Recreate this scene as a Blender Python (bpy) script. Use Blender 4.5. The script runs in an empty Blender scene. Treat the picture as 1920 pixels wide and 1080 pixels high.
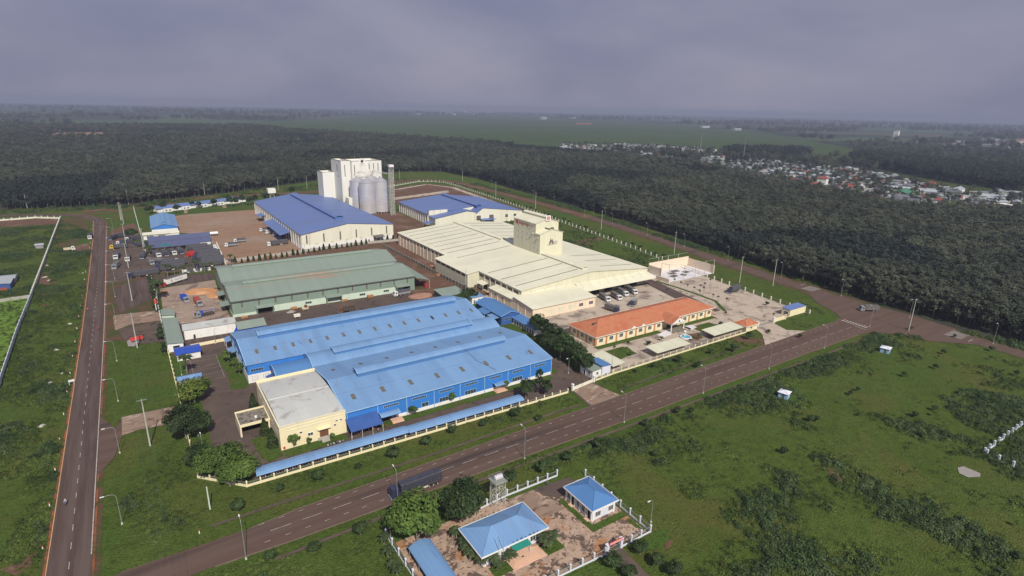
import bpy, math, random
import numpy as np
from mathutils import Vector, Matrix, noise
random.seed(7); rng = np.random.default_rng(7)
R = math.radians
sc = bpy.context.scene
C = sc.collection

# ---------------------------------------------------------------- camera
# site frame: x runs along the main road, y across it, camera 100 m above the origin
cam_d = bpy.data.cameras.new('camera'); cam = bpy.data.objects.new('camera', cam_d); C.objects.link(cam)
cam_d.sensor_width = 36; cam_d.lens = 1077/1920*36; cam_d.clip_start = 1; cam_d.clip_end = 40000
pitch = math.atan2(337, 1077); roll = R(1.2); A = R(33.6)
fw = Vector((0, math.cos(pitch), -math.sin(pitch))); rt = Vector((1, 0, 0)); up = rt.cross(fw)
ir = rt*math.cos(roll)+up*math.sin(roll); iu = up*math.cos(roll)-rt*math.sin(roll)
yaw = Matrix.Rotation(-A, 3, 'Z')
ir, iu, bk = yaw@ir, yaw@iu, yaw@(-fw)
cam.matrix_world = Matrix(((ir.x, iu.x, bk.x, 0), (ir.y, iu.y, bk.y, 0), (ir.z, iu.z, bk.z, 100), (0, 0, 0, 1)))
sc.camera = cam

# ---------------------------------------------------------------- light
SUN_AZ, SUN_EL = R(260), R(44)                     # direction towards the sun in the site frame
world = bpy.data.worlds.new('World'); sc.world = world; world.use_nodes = True
nt = world.node_tree; nt.nodes.clear()
def nd(t, typ, **k):
    n = t.nodes.new(typ)
    for a, b in k.items():
        if a == 'inp':
            for i, v in b.items(): n.inputs[i].default_value = v
        else: setattr(n, a, b)
    return n
sky = nd(nt, 'ShaderNodeTexSky', sky_type='NISHITA', sun_disc=False, sun_elevation=SUN_EL,
         sun_rotation=math.atan2(math.cos(SUN_AZ), math.sin(SUN_AZ)), air_density=1.2, dust_density=3.0, ozone_density=2.0)
tc = nd(nt, 'ShaderNodeTexCoord')
mp = nd(nt, 'ShaderNodeMapping', inp={3: (1.0, 1.0, 2.4)})
nz = nd(nt, 'ShaderNodeTexNoise', inp={'Scale': 2.6, 'Detail': 6.0, 'Roughness': 0.48, 'Distortion': 0.25})
rmp = nd(nt, 'ShaderNodeValToRGB')
rmp.color_ramp.elements[0].position = 0.34; rmp.color_ramp.elements[0].color = (2.1,2.2,3.35,1)
rmp.color_ramp.elements[1].position = 0.74; rmp.color_ramp.elements[1].color = (3.55,3.4,4.3,1)
mx = nd(nt, 'ShaderNodeMix', data_type='RGBA', inp={0: 0.93})
bg = nd(nt, 'ShaderNodeBackground', inp={1: 0.10})
out = nd(nt, 'ShaderNodeOutputWorld')
L = nt.links.new
L(tc.outputs['Generated'], mp.inputs[0]); L(mp.outputs[0], nz.inputs[0]); L(nz.outputs[0], rmp.inputs[0])
L(sky.outputs[0], mx.inputs[6]); L(rmp.outputs[0], mx.inputs[7]); L(mx.outputs[2], bg.inputs[0]); L(bg.outputs[0], out.inputs[0])
sun_d = bpy.data.lights.new('sun', 'SUN'); sun = bpy.data.objects.new('sun', sun_d); C.objects.link(sun)
sun_d.energy = 4.7; sun_d.angle = R(0.6); sun_d.color = (1.0, 0.94, 0.83)
sd = Vector((math.cos(SUN_AZ)*math.cos(SUN_EL), math.sin(SUN_AZ)*math.cos(SUN_EL), math.sin(SUN_EL)))
sun.rotation_euler = sd.to_track_quat('Z', 'Y').to_euler()
sc.view_settings.view_transform = 'Standard'; sc.view_settings.look = 'None'
sc.view_settings.exposure = 0.0; sc.view_settings.gamma = 1.0

# ---------------------------------------------------------------- materials
MATS = {}
def mat(name, c, c2=None, scale=1.0, rough=0.85, metal=0.0, spec=0.3, c3=None, s3=0.1, t3=0.6, w3=0.06, rib=None, ribc=0.06,
        bump=0.0, bscale=None, detail=6.0, rand=0.0, coord='Object', stretch=None, t=0.5, w=0.18, extra=None):
    """procedural surface: base colour varied by noise (c -> c2), optional blotches c3, optional sheet ribs."""
    m = bpy.data.materials.new(name); m.use_nodes = True; T = m.node_tree; N = T.nodes; LK = T.links.new
    p = N['Principled BSDF']; p.inputs['Roughness'].default_value = rough; p.inputs['Metallic'].default_value = metal
    p.inputs['Specular IOR Level'].default_value = spec
    co = N.new('ShaderNodeTexCoord').outputs[coord]
    if coord == 'Position': pass
    if stretch:
        mpn = nd(T, 'ShaderNodeMapping', inp={3: stretch}); LK(co, mpn.inputs[0]); cs = mpn.outputs[0]
    else: cs = co
    if c2 is None: c2 = tuple(x*0.82 for x in c)
    n1 = nd(T, 'ShaderNodeTexNoise', inp={'Scale': scale, 'Detail': detail, 'Roughness': 0.62}); LK(cs, n1.inputs[0])
    r1 = N.new('ShaderNodeMapRange'); r1.inputs[1].default_value = t-w; r1.inputs[2].default_value = t+w; LK(n1.outputs[0], r1.inputs[0])
    m1 = nd(T, 'ShaderNodeMix', data_type='RGBA', inp={6: (*c, 1), 7: (*c2, 1)}); LK(r1.outputs[0], m1.inputs[0])
    col = m1.outputs[2]
    if c3 is not None:
        n3 = nd(T, 'ShaderNodeTexNoise', inp={'Scale': s3, 'Detail': 5.0, 'Roughness': 0.6, 'Distortion': 0.4}); LK(cs, n3.inputs[0])
        r3 = N.new('ShaderNodeMapRange'); r3.inputs[1].default_value = t3-w3; r3.inputs[2].default_value = t3+w3; LK(n3.outputs[0], r3.inputs[0])
        m3 = nd(T, 'ShaderNodeMix', data_type='RGBA', inp={7: (*c3, 1)}); LK(r3.outputs[0], m3.inputs[0]); LK(col, m3.inputs[6]); col = m3.outputs[2]
    if extra:
        for (ce, se, te, we) in extra:
            n3 = nd(T, 'ShaderNodeTexNoise', inp={'Scale': se, 'Detail': 6.0, 'Roughness': 0.6, 'Distortion': 0.3}); LK(cs, n3.inputs[0])
            r3 = N.new('ShaderNodeMapRange'); r3.inputs[1].default_value = te-we; r3.inputs[2].default_value = te+we; LK(n3.outputs[1] if False else n3.outputs[0], r3.inputs[0])
            m3 = nd(T, 'ShaderNodeMix', data_type='RGBA', inp={7: (*ce, 1)}); LK(r3.outputs[0], m3.inputs[0]); LK(col, m3.inputs[6]); col = m3.outputs[2]
    h = None
    if rib:
        ax, per = rib
        sx = N.new('ShaderNodeSeparateXYZ'); LK(co, sx.inputs[0])
        mu = nd(T, 'ShaderNodeMath', operation='MULTIPLY', inp={1: 2*math.pi/per}); LK(sx.outputs[ax], mu.inputs[0])
        si = nd(T, 'ShaderNodeMath', operation='SINE'); LK(mu.outputs[0], si.inputs[0])
        rr = N.new('ShaderNodeMapRange'); rr.inputs[1].default_value = 0.3; rr.inputs[2].default_value = 1.0
        rr.inputs[3].default_value = 1.0; rr.inputs[4].default_value = 1.0-ribc; LK(si.outputs[0], rr.inputs[0])
        # sheet-by-sheet tone
        fl = nd(T, 'ShaderNodeMath', operation='SNAP', inp={1: per*3}); LK(sx.outputs[ax], fl.inputs[0])
        wn = nd(T, 'ShaderNodeTexWhiteNoise', noise_dimensions='1D'); LK(fl.outputs[0], wn.inputs[1])
        wr = N.new('ShaderNodeMapRange'); wr.inputs[3].default_value = 0.965; wr.inputs[4].default_value = 1.035; LK(wn.outputs[0], wr.inputs[0])
        pm = nd(T, 'ShaderNodeMath', operation='MULTIPLY'); LK(rr.outputs[0], pm.inputs[0]); LK(wr.outputs[0], pm.inputs[1])
        mm = nd(T, 'ShaderNodeMix', data_type='RGBA', blend_type='MULTIPLY', inp={0: 1.0}); LK(col, mm.inputs[6]); LK(pm.outputs[0], mm.inputs[7]); col = mm.outputs[2]
        h = si.outputs[0]
    if rand:
        oi = N.new('ShaderNodeObjectInfo'); ra = N.new('ShaderNodeMapRange'); ra.inputs[3].default_value = 1-rand; ra.inputs[4].default_value = 1+rand
        LK(oi.outputs['Random'], ra.inputs[0])
        mm = nd(T, 'ShaderNodeMix', data_type='RGBA', blend_type='MULTIPLY', inp={0: 1.0}); LK(col, mm.inputs[6]); LK(ra.outputs[0], mm.inputs[7]); col = mm.outputs[2]
    LK(col, p.inputs['Base Color'])
    if bump or h is not None:
        b = nd(T, 'ShaderNodeBump', inp={0: min(1, bump or 0.3)})
        if h is not None: b.inputs[1].default_value = 0.02; LK(h, b.inputs['Height'])
        else:
            b.inputs[1].default_value = 1.0 if bump <= 1 else bump
            nb = nd(T, 'ShaderNodeTexNoise', inp={'Scale': bscale or scale*4, 'Detail': 4.0}); LK(co, nb.inputs[0]); LK(nb.outputs[0], b.inputs['Height'])
        LK(b.outputs[0], p.inputs['Normal'])
    MATS[name] = m
    return m
def leafmat(name, c, c2, scale=0.25, rand=0.25, trans=0.25, vary=0.35):
    m = bpy.data.materials.new(name); m.use_nodes = True; T = m.node_tree; N = T.nodes; LK = T.links.new
    p = N['Principled BSDF']; p.inputs['Roughness'].default_value = 0.6; p.inputs['Specular IOR Level'].default_value = 0.25
    geo = N.new('ShaderNodeNewGeometry')
    n1 = nd(T, 'ShaderNodeTexNoise', inp={'Scale': scale, 'Detail': 3.0}); LK(geo.outputs['Position'], n1.inputs[0])
    r1 = N.new('ShaderNodeMapRange'); r1.inputs[1].default_value = .38; r1.inputs[2].default_value = .62; LK(n1.outputs[0], r1.inputs[0])
    m1 = nd(T, 'ShaderNodeMix', data_type='RGBA', inp={6: (*c, 1), 7: (*c2, 1)}); LK(r1.outputs[0], m1.inputs[0])
    # leaf-by-leaf variation
    ri = nd(T, 'ShaderNodeMapRange'); ri.inputs[3].default_value = 1-vary; ri.inputs[4].default_value = 1+vary; LK(geo.outputs['Random Per Island'], ri.inputs[0])
    oi = N.new('ShaderNodeObjectInfo'); ra = N.new('ShaderNodeMapRange'); ra.inputs[3].default_value = 1-rand; ra.inputs[4].default_value = 1+rand; LK(oi.outputs['Random'], ra.inputs[0])
    mu = nd(T, 'ShaderNodeMath', operation='MULTIPLY'); LK(ri.outputs[0], mu.inputs[0]); LK(ra.outputs[0], mu.inputs[1])
    mm = nd(T, 'ShaderNodeMix', data_type='RGBA', blend_type='MULTIPLY', inp={0: 1.0}); LK(m1.outputs[2], mm.inputs[6]); LK(mu.outputs[0], mm.inputs[7])
    LK(mm.outputs[2], p.inputs['Base Color'])
    if trans:
        tr = N.new('ShaderNodeBsdfTranslucent'); LK(mm.outputs[2], tr.inputs[0]); ms = nd(T, 'ShaderNodeMixShader', inp={0: trans})
        LK(p.outputs[0], ms.inputs[1]); LK(tr.outputs[0], ms.inputs[2]); LK(ms.outputs[0], N['Material Output'].inputs[0])
    MATS[name] = m
    return m

# ---------------------------------------------------------------- mesh helpers
class MB:
    """collects faces into ONE mesh"""
    def __init__(s): s.v = []; s.f = []; s.mi = []; s.k = 0
    def face(s, *pts):
        n = len(s.v); s.v += [tuple(p) for p in pts]; s.f.append(tuple(range(n, n+len(pts)))); s.mi.append(s.k); return s
    def box(s, x0, x1, y0, y1, z0, z1):
        a = len(s.v)
        s.v += [(x0,y0,z0),(x1,y0,z0),(x1,y1,z0),(x0,y1,z0),(x0,y0,z1),(x1,y0,z1),(x1,y1,z1),(x0,y1,z1)]
        for f in ((0,3,2,1),(4,5,6,7),(0,1,5,4),(1,2,6,5),(2,3,7,6),(3,0,4,7)): s.f.append(tuple(a+i for i in f)); s.mi.append(s.k)
        return s
    def prism(s, poly, axis, a, b):
        """extrude a 2D polygon; axis 'x': poly=(y,z); 'y': poly=(x,z); 'z': poly=(x,y)"""
        P = {'x': lambda q, t: (t, q[0], q[1]), 'y': lambda q, t: (q[0], t, q[1]), 'z': lambda q, t: (q[0], q[1], t)}[axis]
        n = len(poly); o = len(s.v); s.v += [P(q, a) for q in poly]+[P(q, b) for q in poly]
        s.f.append(tuple(range(o, o+n))); s.f.append(tuple(range(o+2*n-1, o+n-1, -1))); s.mi += [s.k]*2
        for i in range(n):
            j = (i+1) % n; s.f.append((o+i, o+n+i, o+n+j, o+j)); s.mi.append(s.k)
        return s
    def tube(s, p, q, r0, r1=None, n=8, cap=True):
        r1 = r0 if r1 is None else r1; p, q = Vector(p), Vector(q); d = (q-p).normalized()
        u = d.orthogonal().normalized(); w = d.cross(u); o = len(s.v)
        for c, r in ((p, r0), (q, r1)):
            for i in range(n):
                a = 2*math.pi*i/n; s.v.append(tuple(c+u*(r*math.cos(a))+w*(r*math.sin(a))))
        for i in range(n):
            j = (i+1) % n; s.f.append((o+i, o+j, o+n+j, o+n+i)); s.mi.append(s.k)
        if cap: s.f.append(tuple(range(o+n-1, o-1, -1))); s.f.append(tuple(range(o+n, o+2*n))); s.mi += [s.k]*2
        return s
    def path(s, pts, r, n=6):
        for a, b in zip(pts[:-1], pts[1:]): s.tube(a, b, r, r, n)
        return s
    def build(s, name, m, parent=None, smooth=False, loc=None):
        me = bpy.data.meshes.new(name); me.from_pydata(s.v, [], s.f)
        ms = m if isinstance(m, (list, tuple)) else [m]
        for x in ms: me.materials.append(x)
        if len(ms) > 1: me.polygons.foreach_set('material_index', s.mi)
        if smooth: me.polygons.foreach_set('use_smooth', [True]*len(s.f))
        me.update()
        o = bpy.data.objects.new(name, me); C.objects.link(o)
        if parent: o.parent = parent
        if loc: o.location = loc
        return o
def tag(o, label=None, cat=None, group=None, kind=None):
    if label: o['label'] = label
    if cat: o['category'] = cat
    if group: o['group'] = group
    if kind: o['kind'] = kind
    return o
def thing(name, label, cat, loc=(0, 0, 0), rz=0, group=None):
    o = bpy.data.objects.new(name, None); C.objects.link(o); o.empty_display_size = 1
    o.location = loc if len(loc) == 3 else (*loc, 0); o.rotation_euler = (0, 0, rz)
    return tag(o, label, cat, group)
def inst(name, me, parent, loc=(0, 0, 0), rz=0, sc_=1):
    o = bpy.data.objects.new(name, me); C.objects.link(o); o.parent = parent; o.location = loc; o.rotation_euler = (0, 0, rz)
    if sc_ != 1: o.scale = (sc_,)*3 if not isinstance(sc_, tuple) else sc_
    return o
def dup(root, loc, rz=0, label=None, group=None, s=None):
    def cp(o, par):
        c = o.copy(); C.objects.link(c); c.parent = par
        for ch in kids.get(o, ()): cp(ch, c)
        return c
    kids = KIDS.get(root)
    if kids is None:
        kids = {}
        for o in root.children_recursive: kids.setdefault(o.parent, []).append(o)
        KIDS[root] = kids
    r = cp(root, None); r.location = loc if len(loc) == 3 else (*loc, 0); r.rotation_euler = (0, 0, rz)
    if s: r.scale = (s,)*3 if not isinstance(s, tuple) else s
    if label: r['label'] = label
    if group: r['group'] = group
    return r
KIDS = {}
def sheet(name, m, z, pts, kind='structure', label=None):
    mb = MB(); mb.face(*[(x, y, z) for x, y in pts]); o = mb.build(name, m); tag(o, label, None, None, kind)
    if o.data.polygons[0].normal.z < 0: o.data.flip_normals()
    # triangulate concave outlines properly
    import bmesh
    bm = bmesh.new(); bm.from_mesh(o.data); bmesh.ops.triangulate(bm, faces=bm.faces[:]); bm.to_mesh(o.data); bm.free()
    return o
def strip(name, m, z, pts, half, kind='structure'):
    """band of given half width along a polyline"""
    P = [Vector((*p, 0)) for p in pts]; l = []; r = []
    for i, p in enumerate(P):
        d = (P[min(i+1, len(P)-1)]-P[max(i-1, 0)]).normalized(); n = Vector((-d.y, d.x, 0))
        l.append(p+n*half); r.append(p-n*half)
    mb = MB()
    for i in range(len(P)-1): mb.face((r[i].x, r[i].y, z), (r[i+1].x, r[i+1].y, z), (l[i+1].x, l[i+1].y, z), (l[i].x, l[i].y, z))
    return tag(mb.build(name, m), kind=kind)
def npmesh(name, V, F, mats, mi=None):
    """numpy quads -> mesh"""
    me = bpy.data.meshes.new(name); n = len(F)
    me.vertices.add(len(V)); me.vertices.foreach_set('co', np.asarray(V, np.float32).ravel())
    me.loops.add(n*4); me.loops.foreach_set('vertex_index', np.asarray(F, np.int32).ravel())
    me.polygons.add(n); me.polygons.foreach_set('loop_start', np.arange(0, 4*n, 4, dtype=np.int32))
    me.polygons.foreach_set('loop_total', np.full(n, 4, np.int32))
    for m in mats: me.materials.append(m)
    if mi is not None: me.polygons.foreach_set('material_index', np.asarray(mi, np.int32))
    me.update(calc_edges=True); me.validate()
    return me
def in_poly(x, y, P):
    c = False; j = len(P)-1
    for i in range(len(P)):
        xi, yi = P[i]; xj, yj = P[j]
        if (yi > y) != (yj > y) and x < (xj-xi)*(y-yi)/(yj-yi)+xi: c = not c
        j = i
    return c
# ---- the palette (real-world base colours)
M = MATS
mat('grass', (0.059,0.098,0.016), (0.082,0.120,0.024), scale=0.05, detail=9, spec=0.06, c3=(0.044,0.068,0.012), s3=0.30, t3=0.58, w3=0.12,
    extra=[((0.112,0.100,0.030), 0.020, 0.60, 0.10), ((0.052,0.110,0.018), 0.013, 0.60, 0.08), ((0.150,0.078,0.045), 0.05, 0.72, 0.03), ((0.036,0.058,0.011), 0.9, 0.60, 0.08), ((0.115,0.140,0.036), 1.3, 0.61, 0.06), ((0.042,0.064,0.012), 2.6, 0.62, 0.05), ((0.10,0.125,0.035), 3.4, 0.62, 0.04)], bump=0.7, bscale=2.4)
mat('lawn', (0.054,0.096,0.015), (0.074,0.112,0.024), scale=0.15, spec=0.08, c3=(0.10,0.085,0.030), s3=0.12, t3=0.64, extra=[((0.032,0.055,0.010), 1.2, 0.58, 0.10)], bump=0.5, bscale=2)
mat('bright_weeds', (0.13,0.22,0.020), (0.075,0.15,0.018), scale=0.3, bump=0.8, bscale=1.0)
mat('red_soil', (0.150,0.080,0.054), (0.120,0.066,0.046), scale=0.12, spec=0.1, c3=(0.20,0.135,0.10), s3=0.06, t3=0.60, w3=0.08, extra=[((0.070,0.075,0.025), 0.09, 0.60, 0.05), ((0.09,0.055,0.042), 0.9, 0.58, 0.08)], bump=0.3, bscale=1.5)
mat('verge_soil', (0.130,0.070,0.045), (0.095,0.058,0.036), scale=0.3, spec=0.1, c3=(0.055,0.070,0.018), s3=0.16, t3=0.50, w3=0.06, extra=[((0.08,0.05,0.035), 0.8, 0.56, 0.08)], bump=0.3, bscale=1.5)
mat('orange_soil', (0.28,0.095,0.045), (0.20,0.075,0.04), scale=0.3, spec=0.1, c3=(0.055,0.070,0.018), s3=0.2, t3=0.54, w3=0.05, bump=0.3)
mat('brown_soil', (0.275,0.172,0.110), (0.235,0.148,0.100), scale=0.05, spec=0.1, c3=(0.28,0.205,0.155), s3=0.025, t3=0.54, w3=0.1, stretch=(0.4,1,1), extra=[((0.16,0.10,0.07), 0.35, 0.62, 0.06)], bump=0.2)
mat('asphalt', (0.108,0.068,0.053), (0.090,0.058,0.047), scale=0.12, spec=0.1, c3=(0.125,0.085,0.070), s3=0.25, t3=0.54, w3=0.14, stretch=(0.04,1,1), rough=0.9, extra=[((0.060,0.044,0.040), 0.12, 0.62, 0.05), ((0.11,0.082,0.072), 1.4, 0.60, 0.10)])
mat('asphalt_grey', (0.084,0.058,0.051), (0.071,0.049,0.044), scale=0.15, spec=0.1, c3=(0.110,0.082,0.072), s3=0.5, t3=0.52, w3=0.10, stretch=(1,0.05,1), rough=0.9, extra=[((0.11,0.082,0.072), 1.4, 0.62, 0.10)])
mat('yard_asphalt', (0.108,0.080,0.068), (0.084,0.063,0.055), scale=0.10, spec=0.1, c3=(0.125,0.090,0.072), s3=0.07, t3=0.58, w3=0.08, rough=0.9, extra=[((0.055,0.043,0.038), 0.25, 0.62, 0.05), ((0.15,0.12,0.10), 0.6, 0.68, 0.03)])
mat('concrete_yard', (0.47,0.395,0.32), (0.38,0.315,0.255), scale=0.08, spec=0.1, c3=(0.17,0.14,0.12), s3=0.12, t3=0.58, w3=0.06, extra=[((0.43,0.37,0.30), 0.05, 0.60, 0.05), ((0.12,0.095,0.08), 0.45, 0.65, 0.03)])
mat('pink_concrete', (0.33,0.25,0.20), (0.25,0.185,0.15), scale=0.10, spec=0.1, c3=(0.14,0.105,0.09), s3=0.12, t3=0.58, w3=0.06, extra=[((0.42,0.34,0.28), 0.3, 0.62, 0.04)])
mat('mottled_concrete', (0.42,0.31,0.235), (0.31,0.215,0.16), scale=0.5, spec=0.1, c3=(0.115,0.080,0.065), s3=0.22, t3=0.515, w3=0.03, extra=[((0.42,0.31,0.235), 0.9, 0.56, 0.02), ((0.34,0.17,0.085), 0.10, 0.58, 0.04), ((0.10,0.07,0.055), 1.3, 0.60, 0.02)], detail=10)
mat('tan_drive', (0.28,0.20,0.15), (0.19,0.13,0.10), scale=0.25, spec=0.1, c3=(0.40,0.32,0.25), s3=0.25, t3=0.58, w3=0.05, stretch=(0.5,1,1), extra=[((0.12,0.08,0.06), 0.5, 0.60, 0.05)])
mat('paint_white', (0.50,0.47,0.43), (0.24,0.20,0.18), scale=1.6)
mat('paint_yellow', (0.55,0.33,0.16), (0.40,0.24,0.13), scale=1.0)
mat('kerb', (0.20,0.15,0.12), (0.12,0.085,0.065), scale=0.8)
mat('far_field', (0.045,0.074,0.022), (0.060,0.088,0.026), scale=0.006, spec=0.05, c3=(0.035,0.060,0.022), s3=0.02, t3=0.55, w3=0.1, stretch=(1,0.4,1))
mat('forest_floor', (0.030,0.036,0.022), (0.045,0.044,0.028), scale=0.05)
mat('roof_blue', (0.150,0.280,0.490), (0.165,0.295,0.500), scale=0.05, rough=0.52, spec=0.35, rib=(0,0.9), ribc=0.05, c3=(0.135,0.245,0.430), s3=0.12, t3=0.60, w3=0.12, stretch=(1,0.12,1), extra=[((0.185,0.235,0.34), 0.35, 0.66, 0.06), ((0.11,0.20,0.36), 0.9, 0.66, 0.05)])
mat('roof_blue_deep', (0.075,0.190,0.410), (0.085,0.200,0.420), scale=0.1, rough=0.5, rib=(1,0.8), ribc=0.06)
mat('roof_navy', (0.115,0.175,0.385), (0.125,0.185,0.395), scale=0.05, rough=0.5, rib=(1,1.0), ribc=0.06, c3=(0.12,0.165,0.32), s3=0.1, t3=0.6, w3=0.1, extra=[((0.15,0.19,0.33), 0.3, 0.64, 0.08)], stretch=(0.15,1,1))
mat('roof_green', (0.225,0.280,0.238), (0.208,0.258,0.220), scale=0.06, rough=0.6, rib=(0,0.9), ribc=0.05, c3=(0.36,0.20,0.14), s3=0.035, t3=0.66, w3=0.05, stretch=(0.3,1.6,1))
mat('roof_cream', (0.70,0.68,0.53), (0.66,0.645,0.50), scale=0.05, rough=0.55, rib=(1,1.0), ribc=0.05, c3=(0.62,0.60,0.47), s3=0.08, t3=0.6, w3=0.1)
mat('roof_grey', (0.50,0.51,0.49), (0.46,0.47,0.45), scale=0.15, rough=0.55, rib=(0,0.8), ribc=0.06, c3=(0.32,0.31,0.29), s3=0.2, t3=0.62)
mat('roof_tile', (0.47,0.180,0.092), (0.40,0.15,0.078), scale=0.5, rough=0.75, rib=(1,0.35), ribc=0.12, c3=(0.42,0.12,0.06), s3=0.25, t3=0.60, w3=0.06)
mat('roof_carport', (0.60,0.60,0.46), (0.56,0.56,0.43), scale=0.3, rough=0.6, rib=(0,0.6), ribc=0.06)
mat('sheet_blue', (0.040,0.190,0.560), (0.045,0.200,0.580), scale=0.2, rough=0.5, rib=(0,0.5), ribc=0.10)
mat('sheet_blue_dark', (0.050,0.115,0.340), scale=0.3, rough=0.5, rib=(0,0.5), ribc=0.08)
mat('trim_blue', (0.30,0.50,0.75), rough=0.5)
mat('sheet_green', (0.215,0.285,0.235), (0.20,0.265,0.22), scale=0.3, rough=0.6, rib=(0,0.8), ribc=0.08)
mat('wall_pale_green', (0.56,0.66,0.55), (0.48,0.57,0.47), scale=0.4)
mat('wall_white', (0.78,0.78,0.76), (0.70,0.69,0.66), scale=0.35, c3=(0.60,0.56,0.50), s3=0.5, t3=0.66)
mat('wall_cream', (0.66,0.64,0.49), (0.59,0.57,0.43), scale=0.5, stretch=(1,1,0.08), rib=(0,0.7), ribc=0.05, rough=0.6)
mat('wall_pale_cream', (0.74,0.72,0.61), (0.66,0.64,0.53), scale=0.5, stretch=(1,1,0.1), c3=(0.55,0.50,0.40), s3=0.3, t3=0.66)
mat('wall_yellow', (0.80,0.71,0.47), (0.74,0.65,0.42), scale=0.3)
mat('wall_peach', (0.76,0.64,0.50), (0.70,0.58,0.45), scale=0.3)
mat('wall_ivory', (0.76,0.75,0.70), (0.68,0.67,0.61), scale=0.35, stretch=(1,1,0.06), rib=(0,1.2), ribc=0.06, c3=(0.56,0.53,0.46), s3=0.5, t3=0.66, w3=0.06)
mat('wall_lilac', (0.66,0.68,0.76), (0.60,0.62,0.70), scale=0.4)
mat('pilaster', (0.52,0.25,0.13), (0.46,0.22,0.12), scale=0.5)
mat('concrete', (0.42,0.40,0.36), (0.34,0.32,0.29), scale=0.5, c3=(0.22,0.20,0.18), s3=0.6, t3=0.62)
mat('dirty_concrete', (0.16,0.14,0.12), (0.26,0.23,0.19), scale=0.8, c3=(0.08,0.07,0.06), s3=0.9, t3=0.55)
mat('white_pad', (0.66,0.64,0.66), (0.58,0.56,0.58), scale=0.3)
mat('glass', (0.030,0.038,0.048), (0.05,0.055,0.06), scale=0.7, rough=0.12, spec=0.6)
mat('dark_opening', (0.020,0.018,0.018), (0.03,0.025,0.025), scale=0.5)
mat('louvre', (0.10,0.095,0.085), (0.15,0.14,0.12), scale=2.0)
mat('frame_white', (0.78,0.78,0.78), scale=1.0, rough=0.5)
mat('steel', (0.45,0.46,0.48), (0.38,0.39,0.41), scale=0.4, rough=0.45, metal=0.4)
mat('silo_steel', (0.80,0.79,0.82), (0.68,0.67,0.71), scale=0.15, rough=0.33, metal=0.5, rib=(2,1.1), ribc=0.10)
mat('silo_cone', (0.52,0.52,0.56), (0.44,0.44,0.48), scale=0.3, rough=0.5, metal=0.5)
mat('lattice', (0.66,0.64,0.60), scale=1, rough=0.6)
mat('galv', (0.34,0.37,0.33), (0.27,0.30,0.27), scale=1, rough=0.5, metal=0.3)
mat('pole_concrete', (0.50,0.50,0.44), (0.42,0.42,0.36), scale=0.6)
mat('wire', (0.10,0.10,0.11), scale=1)
mat('wood', (0.16,0.07,0.04), scale=1)
mat('red_paint', (0.58,0.060,0.050), (0.50,0.055,0.045), scale=1, rough=0.5)
mat('dark_red', (0.30,0.045,0.040), scale=0.6)
mat('teal', (0.020,0.22,0.18), scale=0.6, rough=0.5, rib=(0,0.4), ribc=0.1)
mat('water_blue', (0.10,0.42,0.55), (0.08,0.33,0.48), scale=1.0, rough=0.1, spec=0.6)
mat('terracotta', (0.66,0.42,0.30), (0.60,0.38,0.27), scale=0.6, rib=(1,0.5), ribc=0.08)
mat('canvas_dark', (0.070,0.070,0.084), (0.095,0.092,0.105), scale=0.8, rough=0.7, bump=0.4, bscale=2)
mat('canvas_navy', (0.040,0.042,0.062), (0.055,0.056,0.078), scale=0.6, rough=0.6, bump=0.4, bscale=1.5)
mat('canvas_grey', (0.15,0.14,0.135), (0.12,0.11,0.11), scale=0.6, rough=0.7, bump=0.3)
mat('truck_white', (0.78,0.78,0.78), scale=0.8, rough=0.35, spec=0.5)
mat('truck_blue', (0.020,0.075,0.42), (0.02,0.065,0.36), scale=0.6, rough=0.4, spec=0.5)
mat('truck_navy', (0.035,0.038,0.085), scale=0.6, rough=0.4, spec=0.5)
mat('truck_grey', (0.28,0.29,0.31), scale=0.6, rough=0.45)
mat('truck_yellow', (0.72,0.46,0.035), scale=0.6, rough=0.4)
mat('truck_red', (0.50,0.035,0.035), (0.42,0.035,0.035), scale=0.5, rough=0.45)
mat('rust_red', (0.34,0.075,0.060), (0.28,0.07,0.055), scale=0.5, rough=0.6)
mat('cream_paint', (0.66,0.55,0.38), scale=0.6, rough=0.5)
mat('tyre', (0.022,0.021,0.021), (0.05,0.04,0.035), scale=2, rough=0.9)
mat('rim', (0.35,0.33,0.32), scale=2, rough=0.5)
mat('chassis', (0.055,0.048,0.045), (0.10,0.07,0.05), scale=1.5)
mat('gravel', (0.36,0.33,0.31), (0.28,0.26,0.24), scale=1.5, bump=0.5)
mat('sand', (0.52,0.27,0.13), (0.42,0.205,0.10), scale=0.3, c3=(0.60,0.36,0.20), s3=0.15, t3=0.6, bump=0.6, bscale=1.5)
mat('rubble', (0.34,0.15,0.10), (0.42,0.27,0.20), scale=0.8, bump=0.8, bscale=2)
mat('bark', (0.17,0.15,0.12), (0.28,0.26,0.22), scale=1.5)
mat('bark_brown', (0.12,0.085,0.06), scale=1.5)
mat('skin', (0.42,0.24,0.16), scale=1); mat('shirt_lilac', (0.50,0.46,0.66), scale=2); mat('shirt_red', (0.50,0.06,0.06), scale=2)
mat('trousers', (0.05,0.055,0.08), scale=2); mat('hair', (0.012,0.010,0.010), scale=2)
mat('village_grey', (0.17,0.18,0.20), (0.12,0.125,0.145), scale=0.4, rand=0.3); mat('village_wall', (0.46,0.46,0.46), (0.30,0.29,0.29), scale=0.4, rand=0.25)
mat('village_red', (0.30,0.085,0.07), scale=0.4, rand=0.2); mat('village_orange', (0.42,0.15,0.085), scale=0.4); mat('village_green', (0.06,0.20,0.13), scale=0.3)
mat('village_pale', (0.34,0.37,0.41), scale=0.4, rand=0.2)
leafmat('leaf_forest', (0.062,0.075,0.049), (0.098,0.111,0.072), scale=0.02, rand=0.34, trans=0.22, vary=0.16)
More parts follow.
